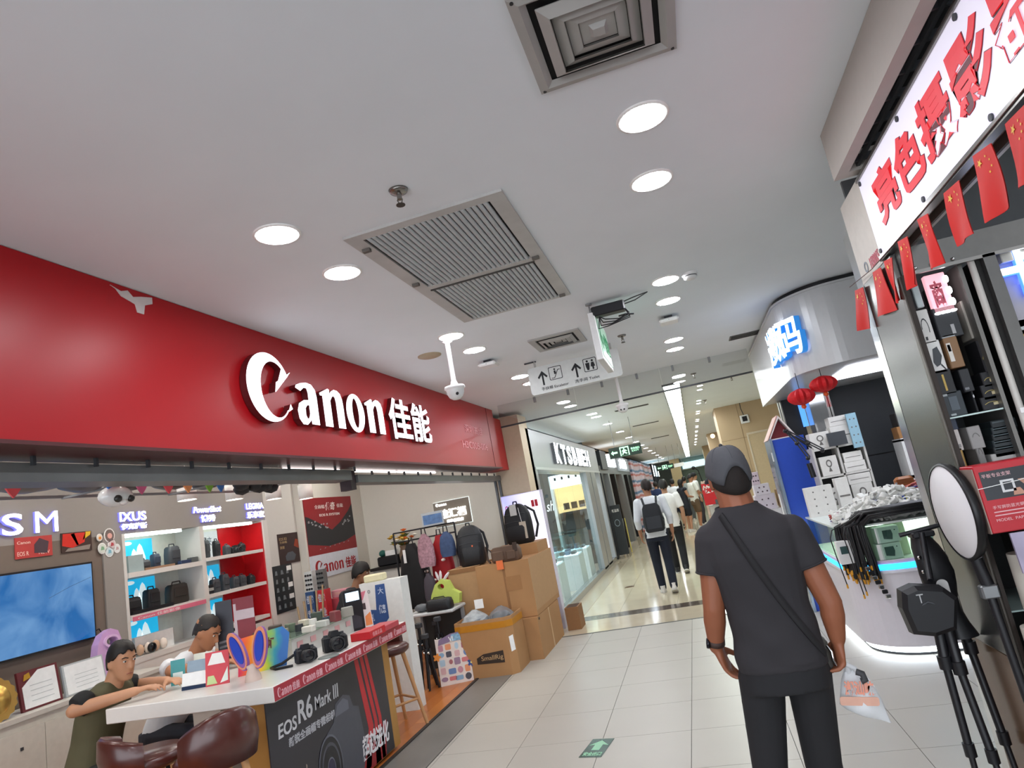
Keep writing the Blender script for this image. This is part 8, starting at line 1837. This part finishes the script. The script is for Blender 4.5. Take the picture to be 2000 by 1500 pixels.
# bag strap across the back
st_ = [(-.085, .01, 1.447), (-.075, -.075, 1.4), (-.035, -.118, 1.28), (.03, -.118, 1.15), (.1, -.104, 1.02), (.155, -.05, .93), (.175, .0, .9)]
def ribbon(P, hw, m_, par, name='strap', th=.004):
    P = [Vector(p) for p in P]; R = []
    for i, p in enumerate(P):
        d = (P[min(i+1, len(P)-1)]-P[max(0, i-1)]).normalized(); out = Vector((p.x*.6, p.y if abs(p.y) > .02 else -.03, 0)).normalized(); s = d.cross(out).normalized()
        R.append([p+s*hw+out*th, p-s*hw+out*th, p-s*hw-out*th, p+s*hw-out*th])
    return MB().loft_pts(R, smooth=True).obj(name, m_, par, local=True)
from mathutils.bvhtree import BVHTree
bv = BVHTree.FromPolygons([v.co for v in tee.vertices], [tuple(f.vertices) for f in tee.polygons]); fine = []
for i in range(41):
    f = i/40; x_, z_ = -.082+.245*f, 1.452-.545*f-.03*math.sin(PI*f)
    hit = bv.ray_cast(Vector((x_, -.5, z_)), Vector((0, 1, 0)))
    if hit[0] is not None: fine.append(hit[0]+Vector((0, -.004, 0)))
ribbon(fine, .012, mat('strap_webbing', '#1c1b1d', .8), man, 'shoulder_strap')
MB().box(.155, .187, .0, .1, .83, .94, bev=.014).obj('waist_bag', mat('waist_bag', '#5a5954', .7), man, local=True)
MB().tube([(.18, .0, .92), (.19, -.01, .9), (.188, -.01, .87), (.194, -.01, .85)], .006, 6).obj('key_clip', chrome, man, local=True)
# trousers
q = MB(); torso_rings(q, [(.95, .012, 0, .145, .104), (.88, .012, 0, .158, .116), (.795, .008, 0, .158, .116)])
limb(q, [lh[-1][0]+Vector((.0, 0, -.03)), lh[-1][1], lh[-1][2]], [.084, .064, .055], 16); limb(q, [lh[1][0]+Vector((0, 0, -.03)), lh[1][1], lh[1][2]], [.084, .066, .058], 16)
part('trousers', fuse(q, .0075, 3), mat('trouser_black', '#1a1a1d', .8, vary=.1, scale=10, bump=.35, bscale=7), man)
for p in (lh[-1][2], lh[1][2]): shoe(mat('shoe_black', '#1b1b1d', .6), man, (p.x, p.y-.02, p.z-.07), 0, 0)
# hair and cap with the open arch at the back
hm = mat('hair_black_crop', '#1a1310', .8, vary=.3, scale=120)
hair_cap(HM, .02, -.0, -.075, 1.045, m_=hm, par=man, rough=.004)
capm = mat('cap_grey', '#46474b', .85, vary=.05, bump=.1, bscale=60)
def arch(a, lim):
    d = abs((a-3*PI/2+PI) % (2*PI)-PI)
    return max(-.03, .036-.07*(d/.72)**2) if d < .72 else -.03+(lim+.03)*min(1, (d-.72)/.5)
hair_cap(HM, .03, .012, -.02, 1.12, m_=capm, par=man, name='cap', rough=0, extra=arch)
MB(HM).ball((0, -.006, .129), .009, n=8).obj('cap_button', mat('cap_button', '#2e2f32', .8), man, local=True)
MB(HM).loft_pts([[(.07*math.cos(a), .085+r*math.sin(a), .03-.01*math.cos(a)**2*2+z) for a in [PI*i/14 for i in range(15)]] for r, z in ((.005, 0), (.085, -.012), (.085, -.018), (.005, -.006))], True, True).obj('cap_brim', capm, man, local=True)
for k in range(3):
    a0 = [0, 1.05, -1.05][k]; MB(HM).tube([(.0765*1.122*math.sin(ph)**.65*math.sin(a0), (-.096*1.122*math.sin(ph)**.65*math.cos(a0)-.005), .122*1.062*.98*math.cos(ph)) for ph in [.1+.13*i for i in range(8)]], .0016, 4).obj('cap_seam', mat('cap_seam', '#44454a', .9), man, local=True)
# wrist watch
d = (aL[2]-aL[1]).normalized(); wc = aL[2]-d*.02; a_ = d.cross(Vector((0, 1, 0))).normalized(); b2 = d.cross(a_)
MB(Matrix.Translation(wc) @ d.to_track_quat('Z', 'Y').to_matrix().to_4x4()).lathe([(.0315, -.011), (.0345, -.011), (.0345, .011), (.0315, .011), (.0315, -.011)], 22, caps=False).obj('watch_band', mat('watch_band', '#3b2a24', .6), man, local=True)
p = wc+Vector((-.031, -.012, 0)); MB(FR(p, (0, 1, .0), d)).lathe([(.001, -.008), (.018, -.008), (.02, 0), (.018, .006), (.001, .007)], 18).obj('watch_case', mat('watch_case', '#2c2c30', .25, .8), man, local=True)
# carrier bag
kb_ = OY(1690, 1350, 2.78)
pb = thing('plastic_bag', 'translucent white plastic carrier bag with orange print in the hand', 'bag', (.37, 2.8, .87))
film2 = bpy.data.materials.new('bag_film'); film2.use_nodes = True; nt = film2.node_tree; bs = nt.nodes['Principled BSDF']
bs.inputs['Base Color'].default_value = lin('#e6e8ea'); bs.inputs['Roughness'].default_value = .3; bs.inputs['Transmission Weight'].default_value = .1; bs.inputs['IOR'].default_value = 1.05; bs.inputs['Alpha'].default_value = .86
tcb = nt.nodes.new('ShaderNodeTexNoise'); tcb.inputs['Scale'].default_value = 18; bpb = nt.nodes.new('ShaderNodeBump'); bpb.inputs['Strength'].default_value = .4; nt.links.new(tcb.outputs['Fac'], bpb.inputs['Height']); nt.links.new(bpb.outputs['Normal'], bs.inputs['Normal'])
def B(px, py, y=2.8): return OY(px, py, y)
outl = [((1648, 1312), (1660, 1300)), ((1642, 1330), (1692, 1318)), ((1640, 1350), (1708, 1340)), ((1640, 1375), (1722, 1365)), ((1652, 1385), (1732, 1392)), ((1668, 1392), (1740, 1411))]
R = []
for k, (l, r) in enumerate(outl):
    L_, R_ = B(*l), B(*r); th = [.012, .03, .045, .05, .04, .012][k]; n = 16
    R.append([L_.lerp(R_, .5+.5*math.cos(a))+Vector((0, th*math.sin(a)+.008*math.sin(3*a+k), 0)) for a in [2*PI*i/n for i in range(n)]])
MB().loft_pts(R, smooth=True).obj('film', film2, pb)
hp_ = Vector((mx, my, 0))+aR[2]+Vector((-.012, .02, -.085))
for pts in (((1660, 1300), (1652, 1285)), ((1690, 1318), (1665, 1290))):
    a_ = B(*pts[0]); MB().tube([a_+Vector((-.012, 0, -.02)), a_.lerp(hp_, .5)+Vector((.006, 0, 0)), hp_], [.016, .009, .007], 8).obj('handle', film2, pb)
Qb = FR(B(1642, 1378, 2.745), (1, 0, -.12), (.12, 0, 1))
MB(Qb).text('潮汕味', .02, .035, .1, .05, .002, bold=.04).obj('orange_print', mat('bag_orange', '#d9907a', .6), pb)
MB(Qb).prism(rrect(.0, .13, .0, .03, .008), -.002, 0).obj('orange_print', mat('bag_orange_pale', '#cfa08c', .6), pb)
MB().tube([B(1672, 1312, 2.745), B(1684, 1316, 2.742), B(1690, 1328, 2.742), B(1682, 1330, 2.742)], .012, 8).obj('dark_content', mat('bag_dark', '#3a3a3c', .6), pb)

# ------------------------------------------------------------------ walkers and far shoppers
w1, A1 = standing((-.72, 10.45, 0), .06, 'person in white shirt and navy jeans with black backpack, walking away', h=1.72, shirt='#d9dde2', trousers='#161d2c', skin_c='#a8785c', hair='#1f1412', sleeve=.75, voxel=.009, stride=.3, head_yaw=.35)
bkm = mat('pack_charcoal', '#24272c', .7)
R = []
for z, k in ((.0, .82), (.03, 1), (.25, 1), (.36, .92), (.42, .7)): R.append([(x*k, -.19+y*(.6+.4*k), .93+z) for x, y in rrect(-.145, .145, -.075, .075, .045, 4)])
MB().loft_pts(R, smooth=True).obj('backpack', bkm, None, local=True, **T('charcoal backpack on the back of the walker in navy jeans', 'backpack'))
bp_ = bpy.data.objects['backpack'] if False else [o for o in COL.objects if o.get('label', '').startswith('charcoal backpack on')][0]
bp_.location = w1.location; bp_.rotation_euler = w1.rotation_euler
for s in (-1, 1): MB().tube([(s*.09, -.13, 1.32), (s*.11, -.06, 1.44), (s*.115, .06, 1.42), (s*.12, .12, 1.25), (s*.15, .06, 1.08), (s*.14, -.12, 1.0)], .017, 6).obj('shoulder_strap', bkm, bp_, local=True)
MB().box(-.11, .11, -.272, -.266, .98, 1.16, bev=.003).obj('front_panel', mat('pack_panel', '#2b2f35', .6), bp_, local=True)
standing((-.55, 12.4, 0), .0, 'person in white shirt and black trousers walking just ahead of the backpacker', h=1.68, shirt='#dcdad8', trousers='#17171a', skin_c='#b08468', hair='#14100e', sleeve=.4, voxel=.01, stride=.3, shoes='#2a2a2c', head_yaw=.1)
standing((-.72, 23.5, 0), .05, 'person in white top and navy shorts far down the corridor', h=1.7, shirt='#dfe1e6', trousers='#1c2438', shorts=True, skin_c='#b78a6c', sleeve=.6, voxel=.014, stride=.25, shoes='#202024')
standing((-.42, 21.4, 0), -.9, 'person with long black hair in dark sleeveless dress, standing far off', h=1.63, shirt='#20242e', trousers='#1c202a', skirt=True, skin_c='#b98a6e', hair='#120e0d', hair_style='long', sleeve=.05, voxel=.013, stride=.05, female=True, shoes='#d6d2cc', arms={-1: [(-.165, 0, 1.39), (-.2, .05, 1.15), (-.1, .25, 1.12)], 1: [(.165, 0, 1.39), (.2, .05, 1.15), (.1, .25, 1.12)]})
standing((-.1, 22, 0), -1.1, 'person in loose white tee and brown shorts looking at a stall', h=1.74, shirt='#e2e6de', trousers='#6a5844', shorts=True, skin_c='#b07e60', sleeve=.42, voxel=.013, stride=.08, shoes='#d8d5cf', tilt=.35, arms={-1: [(-.19, .02, 1.4), (-.24, .08, 1.14), (-.12, .3, 1.08)], 1: [(.19, .02, 1.4), (.25, .06, 1.14), (.14, .28, 1.06)]})
standing((.02, 23.6, 0), -1.3, 'person in white with a dark cap behind the brown shorts', h=1.78, shirt='#dcdede', trousers='#3a3a40', skin_c='#b58a6c', hair_style='cap', sleeve=.4, voxel=.015, stride=.1)
standing((-.35, 26.5, 0), -.3, 'person in grey top standing beyond the long-haired figure', h=1.72, shirt='#8d9492', trousers='#4c5254', skin_c='#b58a70', sleeve=.5, voxel=.016, stride=.1)
standing((-1.35, 24.5, 0), .1, 'person with navy patterned top by the left shops, far off', h=1.72, shirt='#24345a', trousers='#23262e', skin_c='#b08468', sleeve=.4, voxel=.016, stride=.2)
standing((-1.3, 30, 0), .1, 'person in white cap-like headwear far along the left side', h=1.74, shirt='#d8dadc', trousers='#3c4048', skin_c='#b08468', hair='#d9d9d9', sleeve=.4, voxel=.018, stride=.2)

# ------------------------------------------------------------------ seated people at the counter
def seated(loc, yaw, label, shirt, trousers, skin_c, hair='#15110f', lean=.12, head_off=(0, .1, .0), tilt=.25, head_yaw=0, hands=None, seat=.47, sleeve=.42, voxel=.009, panels=None, hair_kw=None, chair=True, forward=.0):
    """facing +Y of its own frame, hips at the origin above the seat"""
    t = thing('person', label, 'person', loc, yaw); sk = skin(skin_c)
    zs = seat+.09; sh = .185; cz = zs+.42
    C = Vector((0, lean, cz)); N = Vector((0, lean*1.25+.02, cz+.12)); H = N+Vector((head_off[0], head_off[1], .125+head_off[2]))
    b = MB(); M = head_parts(b, H, head_yaw, tilt)
    limb(b, [N-Vector((0, .01, .05)), N.lerp(H, .6)], [.06, .054])
    torso_rings(b, [(zs-.08, 0, 0, .14, .1), (zs+.12, 0, lean*.3, .13, .09), (cz-.05, 0, lean*.8, .14, .09), (cz+.04, 0, lean, .15, .08), (cz+.09, 0, lean*1.1, .06, .05)])
    A = {}
    for s in (-1, 1):
        A[s] = [Vector((s*sh, lean, cz+.03))]+[Vector(p) for p in hands[s]]
        limb(b, [A[s][0], A[s][0].lerp(A[s][1], .5), A[s][1], A[s][1].lerp(A[s][2], .35), A[s][2]], [.052, .048, .041, .041, .029], 12)
        hand(b, A[s][2], A[s][2]-A[s][1], (0, 0, -1), s, .3, 1.0, .009)
        limb(b, [(s*.09, .02, zs-.02), (s*.12, .4, zs-.01), (s*.12, .42, .09)], [.078, .055, .038])
    part('body', fuse(b, voxel), sk, t)
    c = MB(); torso_rings(c, [(zs-.1, 0, 0, .172, .135), (zs+.06, 0, lean*.2, .165, .13), (zs+.2, 0, lean*.5, .162, .122), (cz-.08, 0, lean*.78, .175, .124), (cz+.02, 0, lean, sh, .105), (cz+.07, 0, lean*1.08, sh-.05, .085), (cz+.105, 0, lean*1.15, .068, .064)])
    for s in (-1, 1): limb(c, [A[s][0], A[s][0].lerp(A[s][1], min(1, sleeve*1.6))], [.07, .066], 12, False)
    part('shirt', fuse(c, voxel*.9), mat('cloth_'+shirt[1:], shirt, .8, vary=.12, scale=6, bump=.2, bscale=12), t)
    q = MB(); torso_rings(q, [(zs-.11, 0, 0, .165, .13), (zs+.02, 0, 0, .16, .125)])
    for s in (-1, 1): limb(q, [(s*.09, .02, zs-.02), (s*.12, .41, zs-.01), (s*.12, .42, .1)], [.095, .075, .058])
    part('trousers', fuse(q, voxel), mat('cloth_'+trousers[1:], trousers, .8), t)
    for s in (-1, 1): shoe(mat('shoe_black', '#1b1b1d', .6), t, (s*.12, .4, 0))
    hair_cap(M, m_=mat('hair_'+hair[1:], hair, .6, vary=.2, scale=80), par=t, **(hair_kw or dict(front=.058, side=.005, back=-.055, grow=1.07, rough=.01)))
    face_bits(M, t)
    if panels:
        pm_ = mat('cloth_'+panels[1:], panels, .8, vary=.06)
        for s in (-1, 1):
            pc = MB(); limb(pc, [A[s][0]+Vector((s*.006, 0, .0)), A[s][0].lerp(A[s][1], min(1, sleeve*1.62))], [.073, .07], 12, False)
            part('dark_sleeve', fuse(pc, voxel), pm_, t)
    return t
st1 = seated((-4.05, 3.58, 0), -1.45, 'person in olive and black tee leaning an arm on the counter', '#55523a', '#2b2c28', '#b98867', lean=.16, head_off=(0, .06, -.03), tilt=.15, head_yaw=-.35, hands={-1: [(-.24, .2, .94), (-.12, .5, .955)], 1: [(.25, .14, .93), (.1, .44, .96)]}, panels='#1e1f20', seat=.42, hair_kw=dict(front=.068, side=-.005, back=-.06, grow=1.06, rough=.022))
st2 = seated((-4.12, 4.25, 0), -1.5, 'person in white shirt bent over the counter behind the teal package', '#dfe2e6', '#2a2c34', '#b07a58', lean=.26, head_off=(0, .1, -.03), tilt=.5, head_yaw=.0, hands={-1: [(-.26, .34, .96), (-.12, .6, .955)], 1: [(.26, .34, .96), (.14, .62, .955)]}, seat=.44, hair='#2a2624', hair_kw=dict(front=.08, side=.012, back=-.05, grow=1.03, rough=.009))
st3 = seated((-4.2, 6.95, 0), -1.45, 'person in dark jacket with black hair working at the back desk', '#26272b', '#22232a', '#8f664c', lean=.2, head_off=(0, .08, 0), tilt=.25, head_yaw=.0, hands={-1: [(-.26, .26, .82), (-.1, .48, .8)], 1: [(.26, .26, .82), (.1, .48, .8)]}, seat=.5, sleeve=.62, hair_kw=dict(front=.045, side=-.03, back=-.07, grow=1.12, rough=.015))
for k, p in enumerate(((-4.05, 3.58, .42), (-4.12, 4.25, .44), (-4.2, 6.95, .5))):
    t = thing('round_stool', 'round seat stool under the %s' % ['person in olive', 'person in the white shirt', 'person at the back desk'][k], 'stool', (p[0], p[1], 0))
    z = p[2]-.035
    MB().lathe([(.001, z-.06), (.17, z-.06), (.18, z-.03), (.17, z-.015), (.001, z-.013)], 22, TR(p[0], p[1], 0)).obj('seat', leather, t)
    for q in range(4): a = q*PI/2+.4; MB().cyl((p[0]+.1*math.cos(a), p[1]+.1*math.sin(a), z-.06), (p[0]+.17*math.cos(a), p[1]+.17*math.sin(a), 0), .014, n=8).obj('leg', beech, t)
bpy.data.scenes.remove(TMP)
